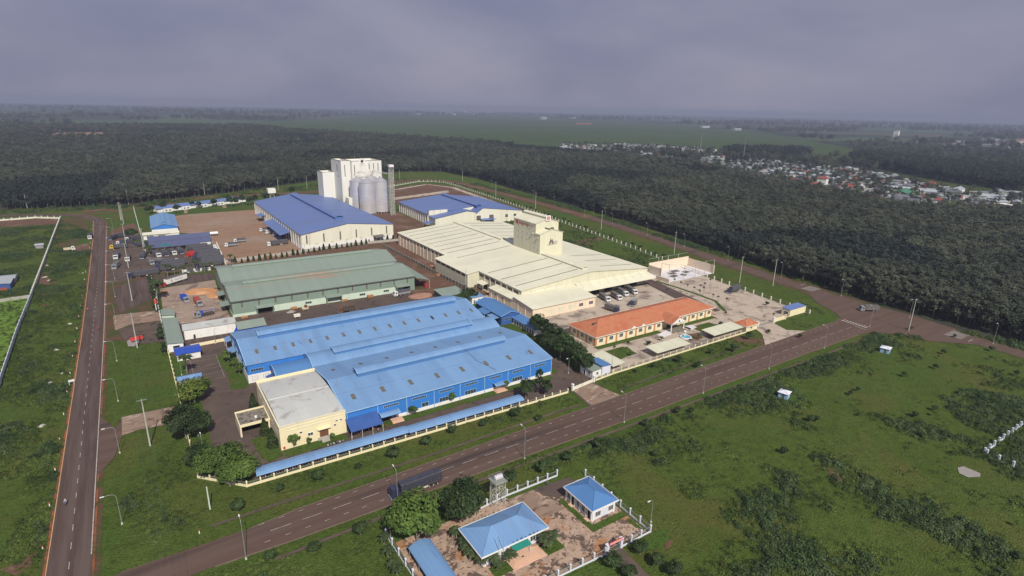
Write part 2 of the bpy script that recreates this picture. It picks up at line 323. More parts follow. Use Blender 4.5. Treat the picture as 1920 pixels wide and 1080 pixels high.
leafmat('leaf_forest_dark', (0.026,0.036,0.028), (0.036,0.048,0.036), scale=0.03, rand=0.2, trans=0.15, vary=0.16)
mat('bark_forest', (0.11,0.105,0.095), (0.18,0.175,0.155), scale=1.5)
mat('roof_slate', (0.085,0.10,0.20), (0.10,0.11,0.19), scale=0.3, rough=0.6, rib=(0,0.8), ribc=0.08)
leafmat('leaf_mid', (0.060,0.110,0.022), (0.100,0.155,0.030), scale=0.4)
leafmat('leaf_dark', (0.030,0.056,0.018), (0.050,0.082,0.026), scale=0.4)
leafmat('leaf_yellow', (0.110,0.145,0.022), (0.080,0.120,0.022), scale=0.3)
leafmat('leaf_palm', (0.045,0.070,0.026), (0.070,0.095,0.036), scale=0.6)
leafmat('leaf_weed', (0.062,0.098,0.018), (0.100,0.138,0.030), scale=0.05, rand=0.35)
leafmat('leaf_weed_dark', (0.054,0.094,0.030), (0.088,0.132,0.052), scale=0.12, rand=0.35, trans=0.35)
# ================================================================ the land
M0 = M
mb = MB(); S_ = 15000
# ground: one sheet to the horizon (finer near the site)
mb.face((-S_,-3000,0),(S_,-3000,0),(S_,S_,0),(-S_,S_,0))
ground = tag(mb.build('ground', M['grass']), kind='structure')
def far_patchwork():
    m = M['grass']; T = m.node_tree; N = T.nodes; LK = T.links.new
    p = N['Principled BSDF']; old = p.inputs['Base Color'].links[0].from_socket
    geo = N.new('ShaderNodeNewGeometry'); ln = nd(T, 'ShaderNodeVectorMath', operation='LENGTH'); LK(geo.outputs['Position'], ln.inputs[0])
    rg = N.new('ShaderNodeMapRange'); rg.inputs[1].default_value = 900; rg.inputs[2].default_value = 1400; LK(ln.outputs['Value'], rg.inputs[0])
    vo = nd(T, 'ShaderNodeTexVoronoi', inp={'Scale': 0.0016, 'Randomness': 1.0}); LK(geo.outputs['Position'], vo.inputs['Vector'])
    sp = N.new('ShaderNodeSeparateColor'); LK(vo.outputs['Color'], sp.inputs[0])
    rp = N.new('ShaderNodeValToRGB'); rp.color_ramp.interpolation = 'CONSTANT'
    cs = [(0, (0.030,0.042,0.026,1)), (0.45, (0.040,0.058,0.030,1)), (0.68, (0.065,0.100,0.042,1)), (0.84, (0.036,0.046,0.028,1)), (0.93, (0.085,0.085,0.055,1))]
    e = rp.color_ramp.elements; e[0].position = 0; e[0].color = cs[0][1]; e[1].position = cs[1][0]; e[1].color = cs[1][1]
    for q, c in cs[2:]: x = e.new(q); x.color = c
    LK(sp.outputs[0], rp.inputs[0])
    nz = nd(T, 'ShaderNodeTexNoise', inp={'Scale': 0.02, 'Detail': 8.0}); LK(geo.outputs['Position'], nz.inputs[0])
    rr = N.new('ShaderNodeMapRange'); rr.inputs[1].default_value = .3; rr.inputs[2].default_value = .7; rr.inputs[3].default_value = .55; rr.inputs[4].default_value = 1.35; LK(nz.outputs[0], rr.inputs[0])
    mu = nd(T, 'ShaderNodeMix', data_type='RGBA', blend_type='MULTIPLY', inp={0: 1.0}); LK(rp.outputs[0], mu.inputs[6]); LK(rr.outputs[0], mu.inputs[7])
    mm = nd(T, 'ShaderNodeMix', data_type='RGBA'); LK(rg.outputs[0], mm.inputs[0]); LK(old, mm.inputs[6]); LK(mu.outputs[2], mm.inputs[7]); LK(mm.outputs[2], p.inputs['Base Color'])
far_patchwork()
ZC = [0]
def z_(i): ZC[0] += 1; return 0.035*i+0.00035*ZC[0]
# distant green plantation and the forest floor
FIELD = [(435.2,3121.8),(1000.0,4119.2),(2322.3,5427.0),(4591.2,7001.3),(3810.4,4480.8),(3590.8,3256.7),(2868.0,1892.7),(1870.8,922.4),(1448.2,734.5),(1290.2,760.9),(1249.0,901.5),(1098.0,1075.9),(879.9,1126.8),(836.8,1273.0),(699.4,1640.6),(505.1,2098.4)]
sheet('field', M['far_field'], z_(6), FIELD)
FOREST = [(-105.0,701.4),(-5.5,686.3),(125.9,754.6),(218.7,812.8),(361.1,872.5),(423.6,846.8),(428.2,735.0),(408.3,571.8),(385.3,369.8),(356.1,236.9),(349,208),(337,160),(331,128),(330,74),(300,20),(290,-60),
          (900,-60),(771.2,201.5),(734.6,255.0),(711.6,320.9),(763.5,442.9),(828.4,592.6),(856.7,728.2),(893.4,904.5),(869.0,1112.8),(836.8,1273.0),(699.4,1640.6),(505.1,2098.4),(383.0,2907.1),(-46.6,2891.6),(-372.5,2879.8)]
sheet('forest_floor', M['forest_floor'], z_(1), FOREST)
PLANT = [(-201.4,1799.9),(-29.1,1759.2),(-40.5,2317.4),(-164.7,2330.1)]
VILLAGE = [(914.2,1171.1),(903.8,1018.4),(896.7,876.5),(850.3,710.3),(854.3,632.9),(959.9,666.1),(1211.2,789.5),(1402.6,1085.0),(1353.7,1240.6),(1257.0,1370.4),(1108.1,1407.9)]
VILLAGE2 = [(854.3,632.9),(811.9,523.6),(756.4,423.6),(712.4,333.1),(689.7,277.7),(733.5,244.8),(773.9,200.1),(1013.7,269.1),(1004.4,343.2),(1067.1,441.0),(1148.0,548.8),(1216.1,692.1),(1176.5,760.0)]
# roads ------------------------------------------------------------------
LR = [(-25,-40),(-24.2,150),(-24,300),(-24.6,404),(-26,560),(-27.4,600),(-31,620),(-39,636),(-52,648),(-78,660),(-102,669),(-240,730),(-700,940)]
strip('verge', M['verge_soil'], z_(2), [(x+.4,y) for x,y in LR], 5.5)
strip('verge', M['orange_soil'], z_(3), [(x,y) for x,y in LR], 4.75)
strip('road', M['asphalt_grey'], z_(5), LR, 4.3)
ROADN = [(-21,131),(-14,132.4),(12,132.2),(24,133.4),(73,134.3),(122,135.1),(164,135.9),(231,137.0),(262,137.4),(285,137.2),(297,139),(303,146),(309,158)]
ROADS = [(-21,112),(-17,119),(-10,122.6),(3,123.4),(21,122.6),(90,122.3),(130,121.6),(205,121.8),(249,122.0),(280,121.6),(290,119.5),(297,112),(301,100)]
sheet('road', M['asphalt'], z_(4), ROADN+[(325,175),(332,150),(334,120),(330,95),(318,84)]+ROADS[::-1])
ER = [(322,-40),(322.5,40),(321,70),(322,105),(326,140),(329,165),(333,195),(338,230),(344,262),(352,300),(361,350),(369,420),(375,500),(379,600),(381,690),(374,735),(355,760),(325,765),(290,745),(240,716),(195,702),(120,705),(40,715),(-40,660)]
strip('verge', M['verge_soil'], z_(2), ER[3:22], 9.5)
strip('road', M['asphalt'], z_(3), ER[:12], 5.6)
strip('road', M['red_soil'], z_(4), ER[11:], 6.5)
# kerbs and ditches along the main road
for off, pl in ((0.25, ROADN[2:10]), (-0.25, ROADS[3:10])):
    mb = MB()
    for (a, b), (c, d) in zip(pl[:-1], pl[1:]): mb.prism([(a,b),(c,d),(c,d+off),(a,b+off)], 'z', 0, 0.13)
    tag(mb.build('kerb', M['kerb']), kind='structure')
strip('ditch', M['yard_asphalt'], z_(3), [(4,138.2),(25,138.2),(60,137.6),(110,138.2),(122,138)], 0.45)
strip('ditch', M['yard_asphalt'], z_(3), [(142,139.4),(168,140.4),(222,141)], 0.45)
strip('ditch', M['yard_asphalt'], z_(3), [(15,118.4),(54,119.4),(94,118.8),(150,118.4),(248,117),(288,117.6)], 0.5)
# markings ---------------------------------------------------------------
mk = MB(); zz = 0.29
def dash(x0, y0, x1, y1, w): 
    d = Vector((x1-x0, y1-y0, 0)).normalized(); n = Vector((-d.y, d.x, 0))*w/2
    mk.face((x0-n.x,y0-n.y,zz),(x1-n.x,y1-n.y,zz),(x1+n.x,y1+n.y,zz),(x0+n.x,y0+n.y,zz))
for i in range(36): x = 16+i*7.6; dash(x, 128.5, x+4.9, 128.5, 0.16)
for i in range(58):
    x = 14+i*4.75
    dash(x, 132.0+0.010*x, x+1.3, 132.0+0.010*x, 0.15); dash(x, 125.2-0.004*x, x+1.3, 125.2-0.004*x, 0.15)
y = 60
while y < 595: dash(-24.2-(y>404)*(y-404)*0.009, y, -24.2-(y>404)*(y-404)*0.009, y+2.6, 0.16); y += 7.2
for k in range(9): dash(291.5, 124.6+k*1.4, 295.2, 124.6+k*1.4, 0.55)
dash(289.6, 123, 289.6, 128.2, 0.4)
for k in range(7): dash(320.5, 84+k*0.001+k*0, 320.5, 84.01, 0.01) if False else None
for k in range(8): dash(317.0+k*1.35, 93, 317.0+k*1.35, 100, 0.6); dash(327.5+k*1.25, 172, 327.5+k*1.25, 179, 0.6)
dash(316.5, 90, 321.5, 90, 0.35); dash(333, 183, 338.5, 183, 0.35)
dash(-29, 574, -21.5, 574, 0.5)
# centre line continues round the bend
for (a, b), (c, d) in zip(LR[4:11], LR[5:12]):
    n = max(1, int(math.hypot(c-a, d-b)/4))
    for i in range(n):
        t0, t1 = i/n, (i+0.5)/n; dash(a+(c-a)*t0, b+(d-b)*t0, a+(c-a)*t1, b+(d-b)*t1, 0.18)
for k in range(4): dash(-20.4, 116+k*1.8, -20.4, 117+k*1.8, 0.2)
tag(mk.build('road_marking', M['paint_white']), kind='structure')
mk = MB()
for dx, pl in ((-4.1, [p for p in LR if p[1] <= 600]), ):
    for (a, b), (c, d) in zip(pl[:-1], pl[1:]): dash(a+dx, b, c+dx, d, 0.22)
tag(mk.build('road_marking', M['paint_yellow']), kind='structure')
mk = MB()
for (a, b), (c, d) in [((-25,-40),(-24.6,110)), ((-24.2,142),(-24,300)), ((-24,300),(-24.6,404)), ((-24.6,404),(-26,560))]: dash(a+4.05, b, c+4.05, d, 0.24)
tag(mk.build('road_marking', M['paint_white']), kind='structure')
sheet('soil_patch', M['verge_soil'], z_(1), [(-56.1,625.7),(-38.4,636.8),(-32.5,543.8),(-45.4,491.4),(-43.0,415.1),(-42.3,349.9),(-46.0,334.6),(-48.7,418.3)])
# yards -----------------------------------------------------------------
sheet('yard', M['yard_asphalt'], z_(2), [(3.5,262),(8,232),(9.5,205),(9,180),(10,160),(17,152),(126,148.6),(139,150),(139,200),(134,216),(129,255),(126,262)])
sheet('yard', M['yard_asphalt'], z_(1), [(30,262),(134,262),(150,258),(136,292),(125,296),(28,298)])
sheet('path', M['yard_asphalt'], z_(3), [(123.6,134.3),(137.5,135.1),(137.6,149.6),(126,149)])
sheet('driveway', M['tan_drive'], z_(3), [(125,135.5),(139,135.8),(136.6,148.6),(126.6,148.6)])
sheet('lawn', M['lawn'], z_(4), [(56.5,159.6),(126.5,159.4),(126.5,162.8),(56.5,162.8)])
sheet('lawn', M['lawn'], z_(4), [(26.5,158.6),(45,158.6),(45,162.8),(26.5,162.8)])
sheet('lawn', M['lawn'], z_(4), [(18.5,247),(25.6,247),(25.6,213),(24,211),(19.5,213),(20.3,228)])
sheet('lawn', M['lawn'], z_(4), [(19.5,174),(26,176),(26,160),(22,158.6),(20.4,162)])
sheet('lawn', M['lawn'], z_(4), [(128,163),(131.5,163),(131,177),(128,183)])
sheet('lawn', M['lawn'], z_(4), [(3.4,258),(7.6,250),(8.2,205),(7.6,178),(4,172)])
sheet('lawn', M['lawn'], z_(4), [(4,170),(8,172),(9,160),(14,152.5),(11,154)])
sheet('court', M['yard_asphalt'], z_(3), [(9.2,223),(19.2,223),(19.2,250),(9.2,250)])
mk = MB(); zz = 0.19
for yy in (225, 231, 236, 240, 246, 249): dash(9.4, yy, 19, yy, 0.10)
for xx in (9.4, 19): dash(xx, 225, xx, 249, 0.10)
tag(mk.build('court_marking', M['paint_white']), kind='structure')
# cream mill yard
sheet('yard', M['concrete_yard'], z_(2), [(148.5,151),(242,152),(258,153.6),(287.5,153.2),(297,223),(299,240),(256,240),(252,300),(256,402),(163,402),(160,262),(150,262),(140,235),(150,200)])
sheet('yard', M['concrete_yard'], z_(1), [(150,152),(160,152),(162,400),(168,404),(168,400),(150,262)])
sheet('driveway', M['concrete_yard'], z_(6), [(229,136.9),(262,137.4),(255,143),(259,153.4),(244,153.4),(240,146)])
sheet('lawn', M['lawn'], z_(3), [(164.0,168.2),(173.6,167.9),(171.4,161.1),(158.5,158.6)])
sheet('lawn', M['lawn'], z_(3), [(157.5,160),(172,160),(172,169),(157.5,169)])
sheet('lawn', M['lawn'], z_(3), [(160,171.8),(200,171.8),(200,174.9),(160,174.9)])
sheet('lawn', M['lawn'], z_(3), [(214,171.8),(240,171.8),(240,174.9),(214,174.9)])
sheet('lawn', M['lawn'], z_(3), [(217,162),(231,162),(231,169.5),(217,169.5)])
sheet('flower_bed', M['red_soil'], z_(3), [(206.5,157),(212,157),(214,163),(207.5,164)])
sheet('path', M['asphalt_grey'], z_(4), [(247,178),(251,178),(262,238),(254,240),(244,198)])
strip('lawn', M['lawn'], z_(5), [(262,234),(263,215),(262,190),(252,176)], 1.0)
# green mill yard and the lane north of it
sheet('yard', M['pink_concrete'], z_(3), [(3.5,297),(31,292),(31,330),(33,366),(5,362)])
sheet('yard', M['asphalt_grey'], z_(2), [(3.5,262),(31,262),(31,300),(3.5,300)])
sheet('path', M['asphalt_grey'], z_(2), [(-19,382),(5,364),(33,367),(34,385),(18,390),(-2,392)])
sheet('lawn', M['lawn'], z_(4), [(18,386.5),(34,383),(34,386),(18,389.4)])
sheet('yard', M['red_soil'], z_(1), [(122,286),(134,262),(160,262),(170,402),(130,408),(34,380),(36,366),(122,366)])
# apron beside the left road, dark pads and tan strips
sheet('yard', M['yard_asphalt'], z_(3), [(-19.8,386),(3,396),(42,398),(43,458),(3,460),(2,486),(-20,512)])
sheet('yard', M['asphalt_grey'], z_(4), [(-14.5,326.6),(0.4,344.7),(0.1,388.3),(-9.7,383.9),(-16.8,370.5)])
sheet('yard', M['verge_soil'], z_(2), [(-19.6,290),(2.6,275),(2.6,400),(-19.6,400)])
sheet('yard', M['yard_asphalt'], z_(3), [(-10.1,277.8),(2.8,275.6),(1.9,304.2),(-14.6,301.9),(-12.3,284.6)])
sheet('driveway', M['tan_drive'], z_(5), [(-16.7,324.3),(2.9,321.9),(2.6,304.7),(-8.7,306.4),(-15.8,301.1)])
sheet('driveway', M['tan_drive'], z_(5), [(-13.9,210.2),(1.7,209.4),(-0.4,196.9),(-9.2,198.4),(-13.9,196.9)])
sheet('driveway', M['asphalt'], z_(4), [(-20.4,216),(-15.5,203),(-13.8,210.9),(-13.9,196.2),(-16,184),(-20.4,176)])
sheet('soil_patch', M['gravel'], z_(4), [(-11.5,284.1),(-7.9,289.0),(-6.9,281.4),(-9.0,275.8),(-11.2,277.1)])
for P in ([(-39.6,413.2),(-52.1,436.0),(-51.6,449.9),(-38.7,419.1)], [(-42.2,498.6),(-32.5,512.4),(-29.5,482.7),(-35.7,472.3)], [(-29.8,724.6),(-21.6,712.8),(-16.5,647.4),(-31.4,674.6)], [(-18.9,554.9),(-3.1,582.0),(0.6,549.5),(-1.7,516.5),(-17.2,476.0),(-20.9,478.1)],
          [(-54.9,448.8),(-48.9,438.4),(-46.0,381.7),(-49.3,373.2)], [(-97.6,641.5),(-68.7,637.8),(-58.0,632.3),(-57.3,604.8),(-73.3,607.9),(-93.6,608.5)], [(160.1,70.3),(161.2,67.8),(158.8,64.5),(155.1,65.1)], [(97.1,79.6),(98.3,76.7),(97.3,73.4),(94.3,72.7),(95.9,75.9)],
          [(227.4,129.3),(254.1,127.6),(255.5,121.0),(231.3,121.7)], [(-36.9,147.0),(-31.5,149.3),(-29.7,150.1),(-30.4,146.6),(-33.7,143.2)], [(230.9,134.1),(221.5,146.8),(223.8,151.4),(234.7,142.0)]):
    sheet('soil_patch', M['red_soil'], z_(2), P)
# north yard
sheet('yard', M['brown_soil'], z_(2), [(43,400),(96,404),(100,600),(96,606),(40,606),(25,600),(27,520),(44,500)])
sheet('yard', M['red_soil'], z_(2), [(168,404),(214,440),(216,530),(210,560),(168,560)])
sheet('yard', M['red_soil'], z_(1), [(34,385),(168,404),(168,440),(43,425)])
CLEAR = [(229.9,559.1),(241.9,618.3),(282.6,698.9),(336.7,721.9),(354.2,677.7),(347.2,595.9),(332.7,465.0),(307.0,464.7)]
sheet('yard', M['red_soil'], z_(2), CLEAR)
sheet('path', M['concrete_yard'], z_(3), [(242.7,604.8),(324.2,631.5),(331.6,648.9),(247.7,620.0)])
strip('path', M['concrete_yard'], z_(4), [(273.9,681.0),(331.9,711.7),(349.4,668.3),(337.2,572.6),(327.4,495.9)], 3.2)
strip('path', M['red_soil'], z_(3), [(-62.3,651.9),(-22.6,644.1),(21.5,676.7),(85.9,719.6),(121.7,731.2),(200.5,747.6),(306.5,761.0)], 3.0)
sheet('lawn', M['lawn'], z_(4), [(37.2,637.0),(40.7,663.6),(103.8,693.2),(111.5,680.9),(101.0,645.3),(72.8,622.7),(38.1,620.0)])
sheet('path', M['brown_soil'], z_(5), [(37.3,610.8),(40.5,612.3),(44.2,665.6),(42.4,666.4)])
sheet('path', M['brown_soil'], z_(5), [(72.3,626.4),(75.9,628.1),(80.4,679.1),(78.5,680.0)])
# east strip of weeds beside the mill
sheet('soil_patch', M['red_soil'], z_(2), [(286.2,347.7),(315.2,345.6),(311.7,338.4),(277.6,327.4),(270.8,310.1),(260.8,310.1)])
# small compound in the foreground
COMP = [(40.3,108.8),(72,108.8),(95,104.5),(94.6,79.6),(40.3,79.6)]
sheet('yard', M['mottled_concrete'], z_(3), COMP)
sheet('yard', M['tan_drive'], z_(4), [(72,108),(80,108),(80,103),(83,97),(72.5,97),(70,104)])
sheet('yard', M['yard_asphalt'], z_(4), [(80,108.3),(92,107),(92,101.8),(84,101.4),(81,104)])
sheet('lawn', M['lawn'], z_(5), [(83.0,100.5),(84.6,100.5),(84.6,88.4),(95,88.4),(95,86.3),(83.0,86.3)])
sheet('lawn', M['lawn'], z_(5), [(93.2,85.3),(94.4,85.3),(94.4,80.2),(93.2,82)])
sheet('lawn', M['lawn'], z_(5), [(69,89.5),(73.8,89.5),(74,86),(69,86)])
sheet('lawn', M['lawn'], z_(5), [(55,90),(61,90),(60.6,86.6),(55,86.6)])
sheet('lawn', M['lawn'], z_(5), [(72,109.2),(94,108.6),(94,107.4),(72,108)])
sheet('lawn', M['lawn'], z_(5), [(67.4,78.6),(81,78.4),(80,74),(66,70),(60,72)])
sheet('lawn', M['lawn'], z_(5), [(86,78.3),(95.4,78.2),(98,78.6),(99.5,77),(98,74.5),(92,73.5)])
sheet('path', M['yard_asphalt'], z_(4), [(80.9,79.2),(85.3,79),(84.4,64),(80.6,64)])
sheet('field', M['bright_weeds'], z_(2), [(-65.2,377.3),(-53.9,375.8),(-52.4,355.7),(-51.3,307.6),(-50.8,260.5)])
sheet('slab', M['gravel'], z_(4), [(194.0,49.5),(196.5,48.9),(196.7,44.7),(194.5,44.0),(191.1,45.8),(191.3,48.1)])
# ================================================================ building helpers
def wbox(mb, side, pos, a0, a1, z0, z1, d0, d1):
    """box on a wall plane; d0..d1 = distance out from the wall"""
    if side == 'S': mb.box(a0, a1, pos-d1, pos-d0, z0, z1)
    elif side == 'N': mb.box(a0, a1, pos+d0, pos+d1, z0, z1)
    elif side == 'W': mb.box(pos-d1, pos-d0, a0, a1, z0, z1)
    else: mb.box(pos+d0, pos+d1, a0, a1, z0, z1)
def window(par, side, pos, a, z, w, h, n=3, m='glass', fr='frame_white', sill=False, name='window'):
    mb = MB(); wbox(mb, side, pos, a, a+w, z, z+h, -0.02, 0.04); o = mb.build(name, M[m], par)
    if fr:
        mb = MB(); t = 0.07
        wbox(mb, side, pos, a-t, a+w+t, z+h, z+h+t, 0, 0.10); wbox(mb, side, pos, a-t, a+w+t, z-t, z, 0, 0.10)
        for k in range(n+1):
            x = a+w*k/n; tt = t if k in (0, n) else t*0.6
            wbox(mb, side, pos, x-(tt if k else t), x+(tt if k < n else t), z, z+h, 0, 0.09)
        mb.build('frame', M[fr], o)
    return o
def door(par, side, pos, a, z, w, h, m='wood', fr='frame_white', name='door'):
    mb = MB(); wbox(mb, side, pos, a, a+w, z, z+h, -0.02, 0.06); o = mb.build(name, M[m], par)
    if fr:
        mb = MB(); wbox(mb, side, pos, a-.12, a, z, z+h+.12, 0, .1); wbox(mb, side, pos, a+w, a+w+.12, z, z+h+.12, 0, .1); wbox(mb, side, pos, a, a+w, z+h, z+h+.12, 0, .1)
        mb.build('frame', M[fr], o)
    return o
def gable(par, x0, x1, y0, y1, ev, rd, axis='x', wm='wall_white', rm='roof_blue', oh=0.4, rc=None, z0=0, trim=None, wname='wall', rname='roof', plinth=None, ev2=None):
    """gabled hall; ridge along axis at cross position rc. ev = eave on the low side, ev2 on the high side"""
    ev2 = ev if ev2 is None else ev2
    if axis == 'x':
        a0, a1, l0, l1 = y0, y1, x0, x1
    else:
        a0, a1, l0, l1 = x0, x1, y0, y1
    rc = (a0+a1)/2 if rc is None else rc
    mb = MB(); mb.prism([(a0,z0),(a1,z0),(a1,ev2-.05),(rc,rd-.05),(a0,ev-.05)], axis, l0, l1); wall = mb.build(wname, M[wm], par)
    s0 = (rd-ev)/(rc-a0) if rc > a0 else 0; s1 = (rd-ev2)/(a1-rc) if a1 > rc else 0
    mb = MB(); t = .14
    A_ = [(a0-oh, ev-oh*s0), (rc, rd), (rc, rd+t), (a0-oh, ev-oh*s0+t)]; B_ = [(rc, rd), (a1+oh, ev2-oh*s1), (a1+oh, ev2-oh*s1+t), (rc, rd+t)]
    if rc > a0+.01: mb.prism(A_, axis, l0-oh, l1+oh)
    if a1 > rc+.01: mb.prism(B_, axis, l0-oh, l1+oh)
    roof = mb.build(rname, M[rm], par)
    mb = MB()                                        # verge and ridge flashing
    tm = trim or rm
    for l in (l0-oh, l1+oh-.25):
        for (p, q) in ((A_[3], A_[2]), (B_[3], B_[2])):
            pass
    def fl(q, w0, w1, h): return [(q[0][0],q[0][1]+.003),(q[1][0],q[1][1]+.003),(q[1][0],q[1][1]+h),(q[0][0],q[0][1]+h)]
    for l in (l0-oh-.06, l1+oh-.22):
        mb = MB()
        if rc > a0+.01: mb.prism(fl((A_[3],A_[2]),0,0,.10), axis, l, l+.28)
        if a1 > rc+.01: mb.prism(fl((B_[3],B_[2]),0,0,.10), axis, l, l+.28)
        if tm: mb.build('flashing', M[tm], roof)
    return wall, roof
def roofz(ev, rd, a0, a1, rc=None, ev2=None):
    rc = (a0+a1)/2 if rc is None else rc; ev2 = ev if ev2 is None else ev2
    return lambda a: (ev+(rd-ev)*(a-a0)/(rc-a0) if a < rc else rd-(rd-ev2)*(a-rc)/(a1-rc))
def skylight(par, x0, x1, y0, y1, zf, axis='x', m='louvre', up=.16, name='skylight'):
    """pane following the slope. zf is a function of the cross coordinate"""
    g = (lambda x, y: zf(y)) if axis == 'x' else (lambda x, y: zf(x))
    mb = MB()
    for dz, top in ((up-.14, False), (up+.05, True)): pass
    P = [(x0,y0),(x1,y0),(x1,y1),(x0,y1)]
    lo = [(x, y, g(x,y)+.05) for x, y in P]; hi = [(x, y, g(x,y)+up+.05) for x, y in P]
    mb.face(*hi)
    for i in range(4): j = (i+1) % 4; mb.face(lo[i], lo[j], hi[j], hi[i])
    return mb.build(name, M[m], par)
def arc(a0, a1, z0, h, n=10, z1=None):
    """points of a shallow arch from (a0,z0) to (a1,z1) rising h"""
    z1 = z0 if z1 is None else z1
    return [(a0+(a1-a0)*i/n, z0+(z1-z0)*i/n+h*math.sin(math.pi*i/n)**.8) for i in range(n+1)]
def vault(par, l0, l1, a0, a1, z0, h, axis, m, base=None, name='roof', trim=None, z1=None, thick=.15):
    pts = arc(a0, a1, z0, h, z1=z1); low = [(a, z-thick) for a, z in pts] if base is None else [(a1, base), (a0, base)]
    poly = pts+(low[::-1] if base is None else low)
    mb = MB()
    if base is None:
        for i in range(len(pts)-1): mb.prism([pts[i], pts[i+1], low[i+1], low[i]], axis, l0, l1)
    else: mb.prism(poly, axis, l0, l1)
    o = mb.build(name, M[m], par)
    if trim:
        for l in (l0-.12, l1-.08):
            mb = MB()
            for i in range(len(pts)-1):
                p, q = pts[i], pts[i+1]; mb.prism([(p[0],p[1]+.004),(q[0],q[1]+.004),(q[0],q[1]+.16),(p[0],p[1]+.16)], axis, l, l+.2)
            mb.build('edge_trim', M[trim], o)
    return o
def monitor(par, l0, l1, c, w, zb, h, axis='x', m='roof_blue', side='roof_blue_deep', trim='trim_blue'):
    """raised ridge ventilator: louvred sides under a curved cap"""
    o = vault(par, l0, l1, c-w/2, c+w/2, zb+h*.62, h*.38, axis, m, name='roof_monitor', trim=trim)
    mb = MB()
    if axis == 'x': mb.box(l0+.25, l1-.25, c-w/2+.25, c+w/2-.25, zb-.8, zb+h*.62)
    else: mb.box(c-w/2+.25, c+w/2-.25, l0+.25, l1-.25, zb-.8, zb+h*.62)
    mb.build('louvre', M[side], o)
    return o
def leanto(par, x0, x1, y0, y1, zl, zh, low='S', rm='roof_blue', name='canopy', posts=None, pm='frame_white', oh=0, nposts=2):
    """mono-pitch sheet, low on one side, with optional posts along the low side"""
    mb = MB(); t = .10
    z = {'S': (zl,zl,zh,zh), 'N': (zh,zh,zl,zl), 'W': (zl,zh,zh,zl), 'E': (zh,zl,zl,zh)}[low]
    P = [(x0,y0),(x1,y0),(x1,y1),(x0,y1)]
    b = [(p[0],p[1],q) for p, q in zip(P, z)]; u = [(p[0],p[1],q+t) for p, q in zip(P, z)]
    mb.face(*b[::-1]); mb.face(*u)
    for i in range(4): j = (i+1) % 4; mb.face(b[i], b[j], u[j], u[i])
    o = mb.build(name, M[rm], par)
    if posts:
        for k in range(nposts):
            f = (k+.03*(1-2*k/(max(1,nposts-1))))/max(1, nposts-1)
            if low in 'SN': px = x0+(x1-x0)*f; py = y0+.2 if low == 'S' else y1-.2
            else: py = y0+(y1-y0)*f; px = x0+.2 if low == 'W' else x1-.2
            mb = MB(); mb.tube((px,py,0), (px,py,zl), .07, .07, 6); mb.build('post', M[pm], o)
    return o
def hip(par, x0, x1, y0, y1, ev, rd, rm, oh=.6, hipl=None, name='roof', fascia=None, cap=None):
    x0 -= oh; x1 += oh; y0 -= oh; y1 += oh; cy = (y0+y1)/2; cx = (x0+x1)/2
    if (x1-x0) >= (y1-y0):
        hl = hipl or (y1-y0)/2; a = (x0+hl, cy, rd); b = (x1-hl, cy, rd)
    else:
        hl = hipl or (x1-x0)/2; a = (cx, y0+hl, rd); b = (cx, y1-hl, rd)
    mb = MB(); c = [(x0,y0,ev),(x1,y0,ev),(x1,y1,ev),(x0,y1,ev)]
    if (x1-x0) >= (y1-y0):
        mb.face(c[0],c[1],b,a); mb.face(c[1],c[2],b); mb.face(c[2],c[3],a,b); mb.face(c[3],c[0],a); rg = [(c[0],a),(c[3],a),(c[1],b),(c[2],b),(a,b)]
    else:
        mb.face(c[0],c[1],a); mb.face(c[1],c[2],b,a); mb.face(c[2],c[3],b); mb.face(c[3],c[0],a,b); rg = [(c[0],a),(c[1],a),(c[2],b),(c[3],b),(a,b)]
    mb.face(*c[::-1])
    o = mb.build(name, M[rm], par)
    mb = MB()
    for p, q in rg: mb.tube(Vector(p)+Vector((0,0,.03)), Vector(q)+Vector((0,0,.03)), .09, .09, 5)
    mb.build('ridge_cap', M[cap or rm], o)
    if fascia:
        mb = MB(); t = .22
        for side, pos, a0, a1 in (('S',y0,x0-.12,x1+.12),('N',y1,x0-.12,x1+.12),('W',x0,y0,y1),('E',x1,y0,y1)): wbox(mb, side, pos, a0, a1, ev-.30, ev+.06, 0, .12)
        mb.build('fascia', M[fascia], o)
    return o
def text_part(s, size, m, par, loc, rot, name='lettering', ext=.04, align='CENTER'):
    cu = bpy.data.curves.new(name, 'FONT'); cu.body = s; cu.size = size; cu.extrude = ext; cu.align_x = align; cu.resolution_u = 2
    tmp = bpy.data.objects.new(name, cu); C.objects.link(tmp)
    dg = bpy.context.evaluated_depsgraph_get(); me = bpy.data.meshes.new_from_object(tmp.evaluated_get(dg)); bpy.data.objects.remove(tmp)
    me.materials.clear(); me.materials.append(M[m]); o = bpy.data.objects.new(name, me); C.objects.link(o); o.parent = par; o.location = loc; o.rotation_euler = rot
    return o

# ================================================================ 1. big light blue factory
F = thing('factory', 'large light blue factory with three joined roofs and long roof vents', 'factory', (25.9, 163.2))
W_ = 101.6                                            # local x to the east wall
# south hall
sx0, sx1, sy0, sy1 = 20.4, W_, 0.0, 38.3
gable(F, sx0, sx1, sy0, sy1, 7.1, 10.2, 'x', 'sheet_blue', 'roof_blue', oh=.35, rc=18.6, trim='trim_blue', wname='wall', rname='roof')
zs = roofz(7.1, 10.2, sy0, sy1, 18.6)
# north hall
nx0, nx1, ny0, ny1 = 0.0, W_, 51.6, 89.0
gable(F, nx0, nx1, ny0, ny1, 7.4, 11.2, 'x', 'sheet_blue', 'roof_blue', oh=.35, rc=69.6, trim='trim_blue')
zn = roofz(7.4, 11.2, ny0, ny1, 69.6)
